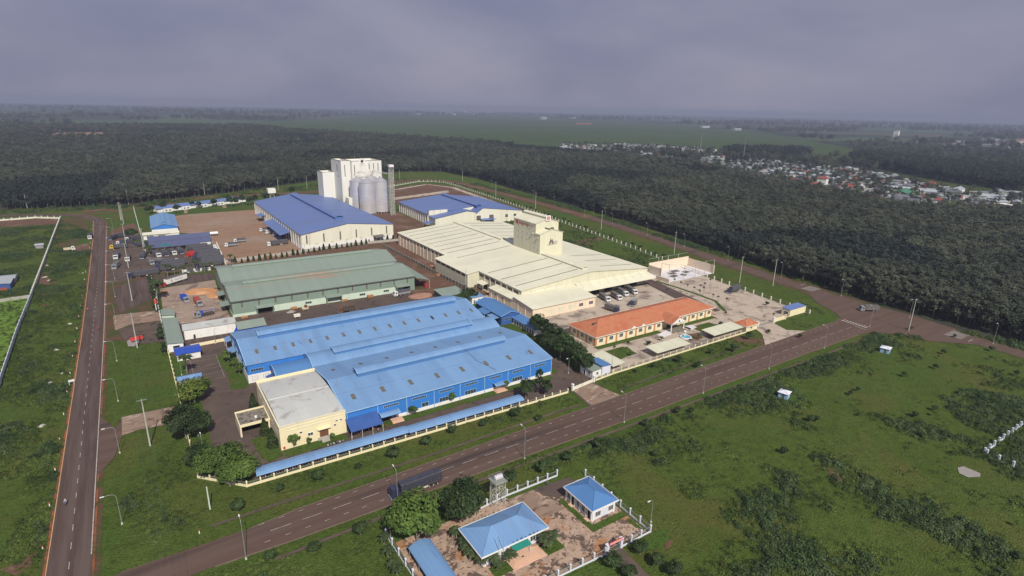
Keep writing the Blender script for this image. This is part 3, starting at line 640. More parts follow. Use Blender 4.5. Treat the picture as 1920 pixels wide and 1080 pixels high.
# middle vault and the darker vaulted annex
mb = MB(); mb.box(20.5, W_-.1, 38.3, 51.6, 0, 6.9); mb.build('wall', M['sheet_blue'], F)
vault(F, 20.3, W_+.2, 38.35, 51.55, 7.15, 2.0, 'x', 'roof_blue', base=6.5, trim='trim_blue')
mb = MB(); mb.box(8.2, 20.3, 38.6, 51.55, 0, 5.4); mb.build('wall', M['sheet_blue'], F)
vault(F, 7.6, 20.35, 38.0, 51.55, 5.2, 2.4, 'x', 'roof_blue_deep', base=5.0, trim='trim_blue')
monitor(F, 7.2, 95.2, 69.6, 5.0, 10.9, 2.4, side='roof_blue_deep')
monitor(F, 29.5, 90.0, 44.6, 6.0, 8.6, 1.9)
monitor(F, 29.8, 90.6, 18.6, 5.2, 9.8, 2.5)
for k in range(15):
    if k == 11: skylight(F, 4.4+k*6.72, 5.5+k*6.72, 57.6, 60.4, zn, m='truck_navy')
    else: skylight(F, 4.4+k*6.72, 5.5+k*6.72, 57.6, 60.4, zn)
for k in range(8): skylight(F, 24.6+k*10.15, 25.8+k*10.15, 28.0, 30.2, zs)
for k in range(8): skylight(F, 24.4+k*10.15, 25.7+k*10.15, 5.0, 8.0, zs)
def lap(par, x0, x1, y, zf, m='trim_blue'):
    z = zf(y)+.15; z2 = zf(y+.12)+.15; mb = MB(); mb.face((x0,y,z+.012),(x1,y,z+.012),(x1,y+.12,z2+.012),(x0,y+.12,z2+.012)); mb.face((x0,y,z-.01),(x1,y,z-.01),(x1,y,z+.012),(x0,y,z+.012)); mb.build('sheet_lap', M[m], par)
for y in (9.6,): lap(F, sx0-.2, W_+.2, y, zs, 'roof_navy')
for y in (29.6, 60.9): lap(F, (sx0 if y < 40 else 0)-.2, W_+.2, y, zs if y < 40 else zn, 'roof_navy')
mb = MB(); mb.path([(72,18.6+2.7,11.3),(72.3,18.6-2.8,11.2),(73.5,9,8.85),(77,1,7.5)],.07,4); mb.build('roof_cable', M['wire'], F)
# plinth, downpipes, windows of the south wall
mb = MB(); wbox(mb, 'S', 0, 37.0, W_, 0, 1.25, 0, .10); wbox(mb, 'E', W_, -.1, 38, 0, 1.25, 0, .10); mb.build('plinth', M['wall_white'], F)
mb = MB(); wbox(mb, 'S', ny0, 0, 8.0, 0, 3.4, 0, .08); wbox(mb, 'W', 0, ny0-.08, ny1, 0, 3.2, 0, .08); mb.build('plinth', M['wall_white'], F)
for k in range(9):
    x = sx0+.15+k*10.14; mb = MB(); wbox(mb, 'S', 0, x-.12, x+.12, 0, 6.9, .1, .3); mb.build('downpipe', M['trim_blue'], F)
mb = MB(); wbox(mb, 'S', 0, sx0-.3, W_+.3, 6.85, 7.15, .36, .6); mb.build('gutter', M['trim_blue'], F)
for k in range(1, 8):
    x = sx0+k*10.14; window(F, 'S', 0, x+2.3, 4.9, 5.2, .75, 8, fr='trim_blue')
    if k in (3, 4, 6): window(F, 'S', 0, x+2.2, 1.4, 4.6, 1.5, 4, fr='trim_blue')
    if k in (2, 5): window(F, 'S', 0, x+5.6, 1.5, 2.6, 1.4, 2, fr='trim_blue')
window(F, 'S', ny0-.08, 1.0, 4.6, 4.6, .9, 5, fr='trim_blue')
for x in (1.2, 5.2): window(F, 'S', ny0-.08, x, 1.1, 1.9, 1.5, 2, 'frame_white', 'concrete')
for k in range(4): window(F, 'W', -.08, 55.5+k*8.4, 4.9, 4.6, .8, 5, fr='trim_blue')
for k in range(3): window(F, 'E', W_, 4+k*11, 4.9, 4.8, .8, 5, fr='trim_blue')
# canopies and steps
leanto(F, 19.9, 30.3, -6.0, -.1, 3.0, 4.7, 'S', 'sheet_blue_dark', 'canopy', posts=True, nposts=4)
vault(F, 30.8, 37.2, -3.4, -.05, 3.6, .5, 'x', 'roof_blue', name='canopy', trim='trim_blue')
vault(F, 74.8, 80.6, -2.6, -.05, 2.9, .4, 'x', 'roof_blue', name='canopy', trim='trim_blue')
door(F, 'S', 0, 32, 0, 3.4, 2.6, 'dark_opening', 'trim_blue'); door(F, 'S', 0, 76, 0.2, 2.6, 2.3, 'dark_opening', 'trim_blue')
mb = MB()
for i in range(3): mb.box(75.6-.3*i, 79.2+.3*i, -2.2-.4*i, -.12, 0, .55-.18*i)
mb.build('steps', M['terracotta'], F)
mb = MB()
for i in range(3): mb.box(34.6, 38.6, -2.6-.4*i, -.12, 0, .55-.18*i)
mb.build('steps', M['terracotta'], F)
leanto(F, -3.0, -.1, 76, 82, 3.3, 4.0, 'W', 'roof_blue', 'canopy', posts=True)
leanto(F, -2.4, -.1, 95-6.5, 101-6.5, 3.6, 4.2, 'W', 'roof_blue', 'canopy', posts=True)
leanto(F, 5.6, 8.2, 43, 49.5, 2.4, 3.2, 'W', 'sheet_blue_dark', 'canopy')
door(F, 'W', -.08, 77.5, 0, 3, 2.6, 'dark_opening', 'trim_blue')

# ================================================================ 2. beige office block at its corner
B = thing('office_building', 'beige office block with grey arched roof joined to the blue factory', 'office', (26.1, 163.0))
mb = MB(); w, d, hh = 20.0, 35.3, 8.1
mb.box(0, w-.05, 0, d, 0, 7.2)
mb.box(0, w-.05, 0, .3, 7.2, hh); mb.box(0, .3, .3, d-.3, 7.2, hh); mb.box(0, w-.05, d-.3, d, 7.2, hh+.2)
mb.build('wall', M['wall_yellow'], B)
mb = MB(); wbox(mb, 'S', 0, -.15, w, hh-.18, hh+.08, 0, .15); wbox(mb, 'W', 0, -.0, d, hh-.18, hh+.08, 0, .15); wbox(mb, 'S', 0, 1.8, w-1.5, 6.0, 6.12, 0, .1); wbox(mb, 'S', 0, 1.8, w-1.5, 7.0, 7.12, 0, .1)
mb.build('cornice', M['wall_pale_cream'], B)
vault(B, .45, w-.15, .5, d-.5, 7.35, 1.5, 'x', 'roof_grey', base=7.21, name='roof')
mb = MB()
mb.box(.45, w-.15, 17.3, 17.45, 8.75, 8.93)
mb.build('roof_ridge', M['frame_white'], B)
door(B, 'S', 0, 11.6, 1.0, 2.6, 2.5, 'wood', 'terracotta')
mb = MB(); mb.box(10.9, 14.9, -.6, -.02, 0, 1.0)
for i in range(5): mb.box(11.7, 14.1, -.6-.4*(i+1), -.6-.4*i, 0, 1.0-.18*(i+1))
mb.build('steps', M['concrete'], B)
mb = MB(); mb.box(10.9, 14.9, -1.0, -.02, 3.9, 4.1); mb.build('canopy', M['wall_yellow'], B)
window(B, 'S', 0, 8.0, 2.6, 1.6, .9, 2); window(B, 'S', 0, 5.6, 4.2, .9, .5, 1); window(B, 'S', 0, 16.6, 5.0, .8, .4, 1); window(B, 'S', 0, 18.0, 5.0, .8, .4, 1); window(B, 'S', 0, 16.0, 3.6, .8, .5, 1)
mb = MB(); wbox(mb, 'S', 0, .6, 1.2, .5, 1.2, 0, .25); mb.build('hydrant_box', M['red_paint'], B)
for k in range(5): window(B, 'W', 0, 3+k*6.4, 4.4, 2.2, .9, 2, fr='concrete')
P = thing('porch', 'flat roofed entrance porch with stained roof west of the beige office', 'porch', (17.1, 177.0))
mb = MB(); mb.box(0, 8.9, 0, 9.6, 3.5, 3.75); mb.build('roof', M['dirty_concrete'], P)
mb = MB()
for a in ((0,8.9,-.02,.25), (0,8.9,9.35,9.62), (-.02,.25,.25,9.35), (8.65,8.92,.25,9.35)): mb.box(a[0],a[1],a[2],a[3],3.4,4.25)
mb.build('parapet', M['wall_yellow'], P)
mb = MB(); mb.box(0, .5, 0, 9.5, 0, 3.4); mb.box(.5, 8.9, 9.0, 9.5, 0, 3.4); mb.build('wall', M['wall_peach'], P)
for x in (8.3,): mb = MB(); mb.box(x, x+.5, .1, .6, 0, 3.4); mb.build('pillar', M['wall_peach'], P)
mb = MB(); mb.tube((5.4,3.6,3.75),(5.4,3.6,4.3),.42,.42,12); mb.tube((5.4,3.6,4.3),(5.4,3.6,4.5),.42,.1,12); tank = mb.build('water_tank', M['frame_white'])
tank.location = (17.1,177.0,0); tag(tank, 'small round white tank on the stained porch roof', 'tank')

# ================================================================ 3. green mill
GM = thing('warehouse', 'pale green metal warehouse with two rusty ridge vents', 'warehouse', (32.2, 293.0), R(-1.2))
gw, gd = 94.5, 72
gable(GM, 0, gw, 0, 36, 8.2, 11.0, 'x', 'sheet_green', 'roof_green', oh=.5, rc=18)
gable(GM, 0, gw+3, 36, gd, 8.2, 11.4, 'x', 'sheet_green', 'roof_green', oh=.5, rc=54)
monitor(GM, 7.6, 89, 18, 4.2, 10.7, 1.9, m='roof_green', side='sheet_green', trim=None)
monitor(GM, 7.2, 88, 53, 4.2, 11.1, 1.9, m='roof_green', side='sheet_green', trim=None)
mb = MB(); wbox(mb, 'S', 0, 18.5, 88, 0, 3.3, 0, .12); wbox(mb, 'S', 0, 0, 10.5, 0, 1.4, 0, .12); wbox(mb, 'W', 0, -.12, 36, 0, .9, 0, .12); mb.build('plinth', M['wall_pale_green'], GM)
mb = MB(); wbox(mb, 'S', 0, 0, gw, 7.7, 8.0, .52, .75); mb.build('gutter', M['louvre'], GM)
for k in range(12): window(GM, 'S', 0, 4+k*7.8, 4.6, .8, 3.0, 1, 'louvre', None, name='louvre')
for a in (34.0, 62.5, 76.0): window(GM, 'S', -.12, a, 1.4, 3.2, 1.1, 3, fr='wall_pale_green')
for a0, a1 in ((10.6, 18.3), (44.6, 52.4), (83.0, 91)):
    mb = MB(); mb.box(a0, a0+.3, -2.6, -.13, 0, 3.6); mb.box(a1-.3, a1, -2.6, -.13, 0, 3.6); mb.build('canopy_wall', M['sheet_green'], GM)
    leanto(GM, a0-.3, a1+.3, -3.2, -.13, 3.7, 4.4, 'S', 'roof_green'); door(GM, 'S', 0, a0+.5, 0, a1-a0-1, 3.3, 'dark_opening', None, 'doorway')
leanto(GM, gw+.5, gw+8.5, -2, 33, 5.2, 7.4, 'E', 'roof_green', posts=True, nposts=6)
leanto(GM, -4.0, -.1, 9, 17, 3.4, 3.8, 'W', 'roof_green'); leanto(GM, -3.4, -.1, 28, 36, 3.4, 3.8, 'W', 'roof_green')
door(GM, 'W', 0, 9.5, 0, 5.5, 3.3, 'dark_red', None); door(GM, 'W', 0, 29, 0, 5.5, 3.2, 'dark_opening', None, 'doorway')

# ================================================================ 4. cream feed mill with the tower
CM = thing('feed_mill', 'cream metal feed mill with wide ribbed roof beside the orange office', 'mill', (162.2, 235.0))
cw, cd = 92.5, 165
ez, rz_, rcx = 9.2, 13.2, 47.0
wall, roof = gable(CM, 0, cw, 0, cd, ez, rz_, 'y', 'wall_cream', 'roof_cream', oh=.5, rc=rcx)
zc = roofz(ez, rz_, 0, cw, rcx)
monitor(CM, 5, 50, rcx, 3.8, 12.9, 1.7, 'y', 'roof_cream', 'wall_cream', None); monitor(CM, 92, 163, rcx, 3.8, 12.9, 1.7, 'y', 'roof_cream', 'wall_cream', None)
def slit(x0, x1, y):   # open vent line across the slope
    mb = MB(); n = 2
    mb.face((x0,y-.3,zc(x0)+.18),(x1,y-.3,zc(x1)+.18),(x1,y+.3,zc(x1)+.18),(x0,y+.3,zc(x0)+.18)); mb.face((x0,y+.3,zc(x0)+.10),(x0,y+.3,zc(x0)+.18),(x0,y-.3,zc(x0)+.18),(x0,y-.3,zc(x0)+.10)) 
    mb.build('vent_slit', M['dark_opening'], roof)
for y in (8, 22.5, 37): slit(1.5, rcx-3, y)
for y in (76, 90, 99, 109, 119, 129, 139, 149, 158): slit(2.5, rcx-4.5, y)
for y in (10, 24, 38, 78, 92, 106, 120, 134, 148, 158): slit(rcx+16 if y < 50 else rcx+6, cw-4 if y > 50 else cw-4, y)
mb = MB()
for k in range(28):
    y = 2+k*5.9
    if not 43 < y < 86: wbox(mb, 'W', 0, y-.18, y+.18, 0, 8.8, 0, .35)
mb.build('column', M['wall_peach'], CM)
mb = MB(); wbox(mb, 'W', 0, 86, cd, 0, 6.0, 0, .12); mb.build('lower_wall', M['wall_peach'], CM)
for k in range(26):
    y = 3+k*5.9*1.02
    if not 42 < y < 86: window(CM, 'W', 0, y, 6.4, 4.6, 1.7, 4, 'louvre', None)
# stepped western bay
wallb, roofb = gable(CM, -7.8, 0, 44, 86, 8.2, 9.3, 'y', 'wall_cream', 'roof_cream', oh=.4, rc=-.1, ev2=9.3, wname='bay_wall', rname='bay_roof')
for k in range(6): window(CM, 'W', -7.8, 46+k*6.6, 6.2, 5.0, 1.3, 5, 'louvre', None)
leanto(CM, -4, -.1, 33, 41, 3.8, 4.6, 'W', 'roof_cream', posts=True, nposts=2); door(CM, 'W', -.35, 34, 0, 4, 3, 'dark_opening', None, 'doorway')
# front office range, mono pitched
mb = MB(); mb.prism([(-18.0,0),(0,0),(0,6.9),(-18.0,5.4)], 'x', -5.2, 35.2); mb.prism([(0,0),(24,0),(24,5.3),(0,5.3)], 'x', -5.2, -.02); fw_ = mb.build('front_wall', M['wall_peach'], CM)
leanto(CM, -5.7, 35.7, -18.6, -.02, 5.45, 7.1, 'S', 'roof_cream', 'front_roof'); leanto(CM, -5.7, -.05, .0, 24.4, 5.2, 6.3, 'W', 'roof_cream', 'front_roof')
for k in range(6):
    x = -4.4+k*6.75
    if k < 4 and k != 0: window(CM, 'S', -18, x+1.4, 1.2, 3.2, 2.6, 1, 'wall_cream', 'frame_white', name='panel')
    if k >= 4: window(CM, 'S', -18, x+1.6, 1.8, 2.8, 1.7, 3)
mb = MB()
for k in range(7): x = -5.1+k*6.7; wbox(mb, 'S', -18, x-.12, x+.14, 0, 5.3, 0, .2)
for k in range(7): y = -17.8+k*6.6; wbox(mb, 'W', -5.2, y-.12, y+.14, 0, 5.1, 0, .2)
mb.build('pilaster', M['wall_yellow'], CM)
for y in (4.2, 11.4): window(CM, 'W', -5.2, y+5, 2.2, 2.0, 1.5, 2)
for k in range(2): door(CM, 'W', -5.2, -4+k*6, 0, 3.0, 3.6, 'wall_cream', 'wall_peach')
for k in range(4): window(CM, 'S', 0, 2.2+k*7.0, 7.2, 5.4, 1.1, 6, 'wall_pale_cream', 'wall_cream')
# loading canopy on the east half of the south front
leanto(CM, 35.8, 91.5, -8.2, -.05, 5.0, 7.6, 'S', 'roof_cream', 'loading_canopy')
mb = MB()
for k in range(9): x = 38+k*6.4; mb.tube((x,-5.2,6.05),(x,-.1,9.4+k*.02),.05,.05,4)
mb.build('tie_rod', M['steel'], CM)
for k in range(5): door(CM, 'S', 0, 38+k*10, 0, 6, 4.4, 'dark_opening', None, 'doorway')
# tower
tx0, tx1 = 44.3, 62.0
TW = thing('mill_tower', 'tall cream metal tower with red sign rising through the mill roof', 'tower', (162.2, 235.0))
gable(TW, tx0, tx1, 50.4, 75.2, 32.0, 34.6, 'y', 'wall_cream', 'roof_cream', oh=.5, rc=53.2, z0=10)
gable(TW, tx0, tx1, 45.6, 50.35, 26.0, 28.6, 'y', 'wall_cream', 'roof_cream', oh=.45, rc=53.2, z0=10, wname='lower_wall', rname='lower_roof')
monitor(TW, 50.6, 75.0, 53.2, 3.6, 34.3, 2.0, 'y', 'roof_cream', 'wall_cream', None)
monitor(TW, 45.6, 49.9, 53.2, 4.2, 28.2, 1.7, 'y', 'roof_cream', 'louvre', None)
for r in range(3):
    for k in range(3): window(TW, 'W', tx0, 59+k*4.9, 20.0+r*3.9, 1.0, 1.1, 1)
window(TW, 'W', tx0, 47.0, 23.2, 1.0, 1.0, 1); window(TW, 'W', tx0, 47.2, 15.2, 1.0, 1.0, 1); window(TW, 'W', tx0, 50.9, 16.2, .9, 1.0, 1)
for y, z in ((52.4,24.0),(52.6,30.0),(46.6,22.2)):
    mb = MB(); mb.box(tx0-.9, tx0, y, y+1.6, z+1.4, z+1.6); mb.build('hood', M['roof_cream'], TW)
mb = MB(); wbox(mb, 'S', 50.35, 51.4, 55.0, 33.2, 36.4, .5, .7); sb = mb.build('sign_board', M['wall_white'], TW)
mb = MB(); wbox(mb, 'S', 50.35, 52.2, 54.2, 33.8, 35.8, .7, .76); mb.build('logo', M['red_paint'], sb); text_part('S', 1.7, 'wall_white', sb, (53.2, 49.56, 34.2), (R(90),0,0), 'letter', .02)
text_part('Sunjin Vina', 2.5, 'red_paint', TW, (tx0-.08, 63.6, 28.9), (R(90),0,R(-90)))
mb = MB(); wbox(mb, 'W', tx0, 70.4, 72.6, 28.6, 31.0, 0, .1); mb.build('logo', M['red_paint'], TW)
# green and grey emblem on the south face
mb = MB()
for a in ([(51.2,19.2),(52.6,23.0),(53.2,21.2),(53.9,22.4),(55.0,19.2),(53.8,19.2),(53.1,20.5),(52.4,19.2)],): mb.prism(a, 'y', 45.5, 45.58)
mb.prism([(50.2,18.5),(57.6,18.9),(57.6,19.15),(50.2,18.8)], 'y', 45.5, 45.58); mb.build('emblem', M['louvre'], TW)
mb = MB()
for k in range(5): mb.box(54.9+k*.6, 55.3+k*.6, 45.5, 45.56, 19.5+.04*k, 20.9-.2*(k%2))
mb.build('lettering', M['concrete'], TW)

# ================================================================ 5. orange roofed office
OF = thing('office_building', 'long low yellow office under an orange tiled hip roof', 'office', (161.1, 175.1))
ow, od = 79.3, 18.3
mb = MB(); mb.box(0, ow, 0, od, 0, 4.6); mb.build('wall', M['wall_yellow'], OF)
hip(OF, 0, ow, 0, od, 4.7, 8.3, 'roof_tile', oh=.8, fascia='wall_pale_cream', hipl=9.9)
for k in range(14):
    x = -.1+k*6.1
    if k != 7: mb = MB(); wbox(mb, 'S', 0, min(x, ow-.9), min(x, ow-.9)+.95, 0, 4.6, 0, .14); mb.build('pilaster', M['pilaster'], OF)
    if k < 13 and k != 7: window(OF, 'S', 0, x+2.2, 1.6, 2.3, 1.7, 3)
for y in (0, 5.6, 11.5, 17.3): mb = MB(); wbox(mb, 'W', 0, y, y+.9, 0, 4.6, 0, .14); mb.build('pilaster', M['pilaster'], OF)
for y in (2.3, 8.0, 13.6): window(OF, 'W', 0, y, 1.6, 2.0, 1.7, 3)
for y in (4, 12): window(OF, 'E', ow, y, 1.6, 2.0, 1.7, 3)
# projecting portico
px0 = 42.2
mb = MB(); mb.box(px0, px0+9.6, -5.6, -.9, 3.7, 4.35); mb.build('portico_beam', M['wall_pale_cream'], OF)
mb = MB(); mb.prism([(px0-.5,4.36),(px0+10.1,4.36),(px0+4.8,7.2)], 'y', -5.9, 3.2); mb.build('portico_roof', M['roof_tile'], OF)
mb = MB(); mb.prism([(px0,4.36),(px0+9.6,4.36),(px0+4.8,6.85)], 'y', -6.05, -5.91); pd = mb.build('pediment', M['wall_white'], OF)
mb = MB(); mb.prism([(px0+4.8+.5*math.cos(a*math.pi/4), 5.3+.5*math.sin(a*math.pi/4)) for a in range(8)], 'y', -6.12, -6.06); mb.build('emblem', M['louvre'], pd)
for x in (px0+.3, px0+9.0):
    for y in (-5.3,): mb = MB(); mb.tube((x+.15,y,0),(x+.15,y,3.7),.28,.26,10); mb.build('column', M['wall_white'], OF)
door(OF, 'S', 0, px0+3.2, .3, 3.2, 2.7, 'glass')
mb = MB(); mb.box(px0-.2, px0+9.8, -6.2, -.15, 0, .3); mb.box(px0+.4, px0+9.2, -6.8, -6.2, 0, .16); mb.build('porch_floor', M['dirty_concrete'], OF)
for sx in (-1, 1):
    cx = px0+4.8; mb = MB(); x0, x1 = (cx-12.5, cx-6.2) if sx < 0 else (cx+6.2, cx+12.5)
    z0, z1 = (.05, 1.0) if sx < 0 else (1.0, .05)
    mb.face((x0,-8.2,z0),(x1,-7.2,z1),(x1,-3.6,z1),(x0,-4.4,z0)); mb.face((x0,-8.2,z0),(x0,-8.2,0),(x1,-7.2,0),(x1,-7.2,z1))
    mb.build('ramp', M['white_pad'], OF)
for x in (21.5, 27.5):
    mb = MB(); mb.prism([(x,4.77),(x+2.4,4.77),(x+1.2,5.7)], 'y', -.86, -.5); mb.build('roof_gablet', M['frame_white'], OF)
mb = MB(); mb.box(4.6, 7.2, 6.0, 7.6, 6.1, 6.2); mb.box(4.6, 7.2, 7.5, 7.7, 6.6, 7.1); mb.tube((4.6,7.7,7.3),(7.2,7.7,7.3),.3,.3,8); sw = mb.build('water_heater', M['chassis'])
sw.location = (161.1,175.1,.2); tag(sw, 'dark solar water heater on the orange roof near its west end', 'water heater')

# ================================================================ 6. navy roofed halls
N1 = thing('warehouse', 'cream warehouse with broad plain navy blue roof beside the silos', 'warehouse', (95.5, 415.0), R(6.3))
nw, nd_ = 72.5, 168
wall, roof = gable(N1, 0, nw, 0, nd_, 11.3, 15.9, 'y', 'wall_pale_cream', 'roof_navy', oh=.5, rc=35.5)
monitor(N1, 20, 160, 35.5, 7.2, 15.5, 2.8, 'y', 'roof_navy', 'roof_blue_deep', None)
mb = MB(); wbox(mb, 'S', 0, 0, nw, 0, 3.1, 0, .12); wbox(mb, 'W', 0, 0, nd_, 0, 2.4, 0, .12); mb.build('plinth', M['wall_white'], N1)
for k in range(6): window(N1, 'S', 0, 3.2+k*12.6, 4.4, 1.0, 6.2, 1, 'louvre', None, name='louvre')
for k in range(6): window(N1, 'S', -.12, 9.3+k*11.6, 1.2+2.3, 2.4, .8, 4, 'wall_cream', 'wall_cream', name='vent')
mb = MB()
for k in range(24): y = 1+k*7.2; wbox(mb, 'W', 0, y, y+.6, 0, 10.6, .12, .4)
mb.build('column', M['wall_white'], N1)
for k in range(22): window(N1, 'W', 0, 3.4+k*7.3, 6.4, 1.2, 3.6, 1, 'louvre', None, name='louvre')
leanto(N1, -8.4, -.1, 30, 90, 6.2, 8.0, 'W', 'roof_navy', 'loading_canopy', posts=True, nposts=9, pm='truck_blue'); leanto(N1, -5.5, -.1, 122, 136, 4.6, 5.6, 'W', 'roof_navy', 'canopy')
for k in range(7): door(N1, 'W', -.12, 32+k*8.2, 0, 5, 4.6, 'dark_opening', None, 'doorway')
leanto(N1, 55, 63, -6, -.15, 3.6, 4.4, 'S', 'canvas_grey', 'canopy', posts=True, nposts=3)
def shear(t, k):
    done = set()
    for o in t.children_recursive:
        if o.data and o.data not in done:
            done.add(o.data)
            for v in o.data.vertices: v.co.x += k*v.co.y
shear(N1, math.tan(R(6.0)))
N2 = thing('warehouse', 'cream warehouse with navy roof and a stepped gable behind the mill', 'warehouse', (214.6, 458.6), R(-3.0))
wall, roof = gable(N2, 0, 88, 0, 76, 9.4, 14.2, 'y', 'wall_pale_cream', 'roof_navy', oh=.5, rc=47)
monitor(N2, -6, 74, 47, 5.5, 13.9, 2.2, 'y', 'roof_navy', 'sheet_blue_dark', None)
gable(N2, 39.5, 88, -14, -.02, 9.2, 14.1, 'y', 'wall_pale_cream', 'roof_navy', oh=.4, rc=47, wname='front_wall', rname='front_roof')
gable(N2, .6, 39.4, -14.5, -.02, 8.0, 12.6, 'y', 'wall_pale_cream', 'roof_navy', oh=.4, rc=31.0, ev2=11, wname='front_wall', rname='front_roof')
mb = MB(); mb.box(.4, 18, -1.0, 2.2, 8.6, 13.2); ub = mb.build('roof_box', M['wall_pale_cream'], N2); leanto(ub, .2, 18.2, -1.2, 2.6, 13.2, 13.6, 'S', 'roof_navy', 'roof')
mb = MB()
for k in range(14): y = 1+k*5.6; wbox(mb, 'W', 0, y, y+.5, 0, 9, 0, .3)
mb.build('column', M['wall_white'], N2)
for k in range(12): window(N2, 'W', 0, 3+k*6.1, 5.6, 1.6, 2.2, 1, 'louvre', 'wall_white')
leanto(N2, -7, -.1, -13, -4, 3.6, 4.6, 'W', 'roof_navy', posts=True); leanto(N2, 44, 58, -18.5, -14.1, 3.8, 4.6, 'S', 'roof_navy', posts=True, nposts=3)
for x in (70, 79): window(N2, 'S', -14, x, 4.2, 2.8, 2.6, 2)
for x in (40.5, 53.5): mb = MB(); mb.box(x, x+3.6, -15.4, -14.05, 4.6, 7.6); mb.build('duct_box', M['louvre'], N2)

# ================================================================ 7. white mill block and silos
WT = thing('mill_tower', 'tall white mill block with narrow slot windows behind steel silos', 'tower', (180.5, 555.0), R(3))
def slab(x0,x1,y0,y1,h,nm='wall'):
    mb = MB(); mb.box(x0,x1,y0,y1,0,h-1.4)
    mb.box(x0,x1,y0,y0+.4,h-1.4,h); mb.box(x0,x1,y1-.4,y1,h-1.4,h); mb.box(x0,x0+.4,y0+.4,y1-.4,h-1.4,h); mb.box(x1-.4,x1,y0+.4,y1-.4,h-1.4,h)
    o = mb.build(nm, M['wall_ivory'], WT)
    mb = MB(); mb.box(x0-.15,x1+.15,y0-.15,y0+.5,h,h+.25); mb.box(x0-.15,x1+.15,y1-.5,y1+.15,h,h+.25); mb.box(x0-.15,x0+.5,y0+.5,y1-.5,h,h+.25); mb.box(x1-.5,x1+.15,y0+.5,y1-.5,h,h+.25)
    mb.build('coping', M['louvre'], o); return o
slab(0, 30.5, 0, 26, 48.2); slab(-9.2, -.05, 4, 31, 48.6); slab(-20.8, -9.25, 24, 40, 36.5, 'wing_wall')
for x, z0, z1 in ((2.2,18,44.5),(17.2,40,45.6),(21.8,40,45.6),(26.4,38,45.6)): window(WT, 'S', 0, x, z0, .8, z1-z0, 1, 'louvre', None)
window(WT, 'S', 4, -6.0, 33.5, .8, 11.2, 1, 'louvre', None); window(WT, 'W', -9.2, 14, 38, 1.6, 6.4, 1, 'louvre', None); window(WT, 'W', -9.2, 11, 33, 3.4, .8, 1, 'louvre', None)
mb = MB(); wbox(mb, 'S', 0, 7.6, 13.4, 44.4, 50.6, 0, .35); sb = mb.build('sign_board', M['wall_white'], WT)
mb = MB(); mb.prism([(10.4+1.35*math.cos(a*math.pi/8), 47.9+1.35*math.sin(a*math.pi/8)) for a in range(16)], 'y', -.42, -.36); mb.prism([(10.9,48.6),(12.2,49.6),(11.9,48.4)], 'y', -.42, -.36); mb.build('logo', M['dark_opening'], sb)
mb = MB()
for k in range(9): mb.box(8.6+k*.42, 8.9+k*.42, -.42, -.36, 45.3, 45.75+.15*(k%3==1))
mb.build('lettering', M['dark_opening'], sb)
mb = MB(); mb.box(-8.4, 3, -9, -.05, 0, 14.5); mb.build('annex', M['wall_ivory'], WT)
mb = MB(); mb.tube((6.5,8,48.2),(6.5,8,57),.10,.04,5); mb.build('antenna', M['steel'], WT)
def silo(x, y, label, g='steel grain silos'):
    t = thing('grain_silo', label, 'silo', (x, y), 0, g); r = 7.3
    mb = MB(); mb.tube((0,0,2.2),(0,0,30.6),r,r,40,False); mb.build('shell', M['silo_steel'], t, smooth=True)
    mb = MB(); mb.tube((0,0,30.6),(0,0,34.6),r+.15,.8,40); mb.tube((0,0,34.6),(0,0,35.4),.8,.8,12); mb.build('cone_roof', M['silo_cone'], t)
    mb = MB(); mb.tube((0,0,1.7),(0,0,2.2),r+.3,r+.3,32); mb.build('base_ring', M['concrete'], t)
    mb = MB()
    for k in range(16): a = k*math.pi/8; mb.box((r-.3)*math.cos(a)-.25,(r-.3)*math.cos(a)+.25,(r-.3)*math.sin(a)-.25,(r-.3)*math.sin(a)+.25,0,1.7)
    mb.build('footing', M['concrete'], t)
    mb = MB()
    for k in range(26): a = k*2*math.pi/26; mb.tube(((r+.05)*math.cos(a),(r+.05)*math.sin(a),2.2),((r+.05)*math.cos(a),(r+.05)*math.sin(a),30.5),.07,.07,4)
    mb.build('stiffener', M['silo_cone'], t)
    mb = MB()
    for z in (9.3,16.4,23.5,30.4): mb.tube((0,0,z),(0,0,z+.12),r+.09,r+.09,40,False)
    mb.build('seam_ring', M['silo_cone'], t)
    return t
silo(186.2, 531.8, 'ribbed steel silo, the one standing nearest the navy warehouse')
silo(201.0, 535.6, 'ribbed steel silo next to the lattice tower'); silo(182.6, 547.6, 'ribbed steel silo half hidden between front silo and white block'); silo(198.4, 550.6, 'ribbed steel silo at the back against the white block')
mb = MB()
for (a, b) in (((186.2,531.8),(201,535.6)), ((182.6,547.6),(198.4,550.6)), ((186.2,531.8),(182.6,547.6)), ((201,535.6),(205.4,518.5)), ((201,535.6),(198.4,550.6)), ((198.4,550.6),(203,556))):
    for dx in (-.6, .6):
        mb.tube((a[0]+dx,a[1],38.6),(b[0]+dx,b[1],38.6),.16,.16,5); mb.tube((a[0]+dx,a[1],39.7),(b[0]+dx,b[1],39.7),.08,.08,4)
for a in ((186.2,531.8),(201,535.6),(182.6,547.6),(198.4,550.6)):
    for s in (-1, 1):
        for q in (-1, 1): mb.tube((a[0]+s*5,a[1]+q*5,31.8),(a[0]+s*.6,a[1],38.6),.13,.13,4)
tag(mb.build('silo_catwalk', M['lattice']), 'steel catwalk and braces running over the silo tops', 'catwalk')
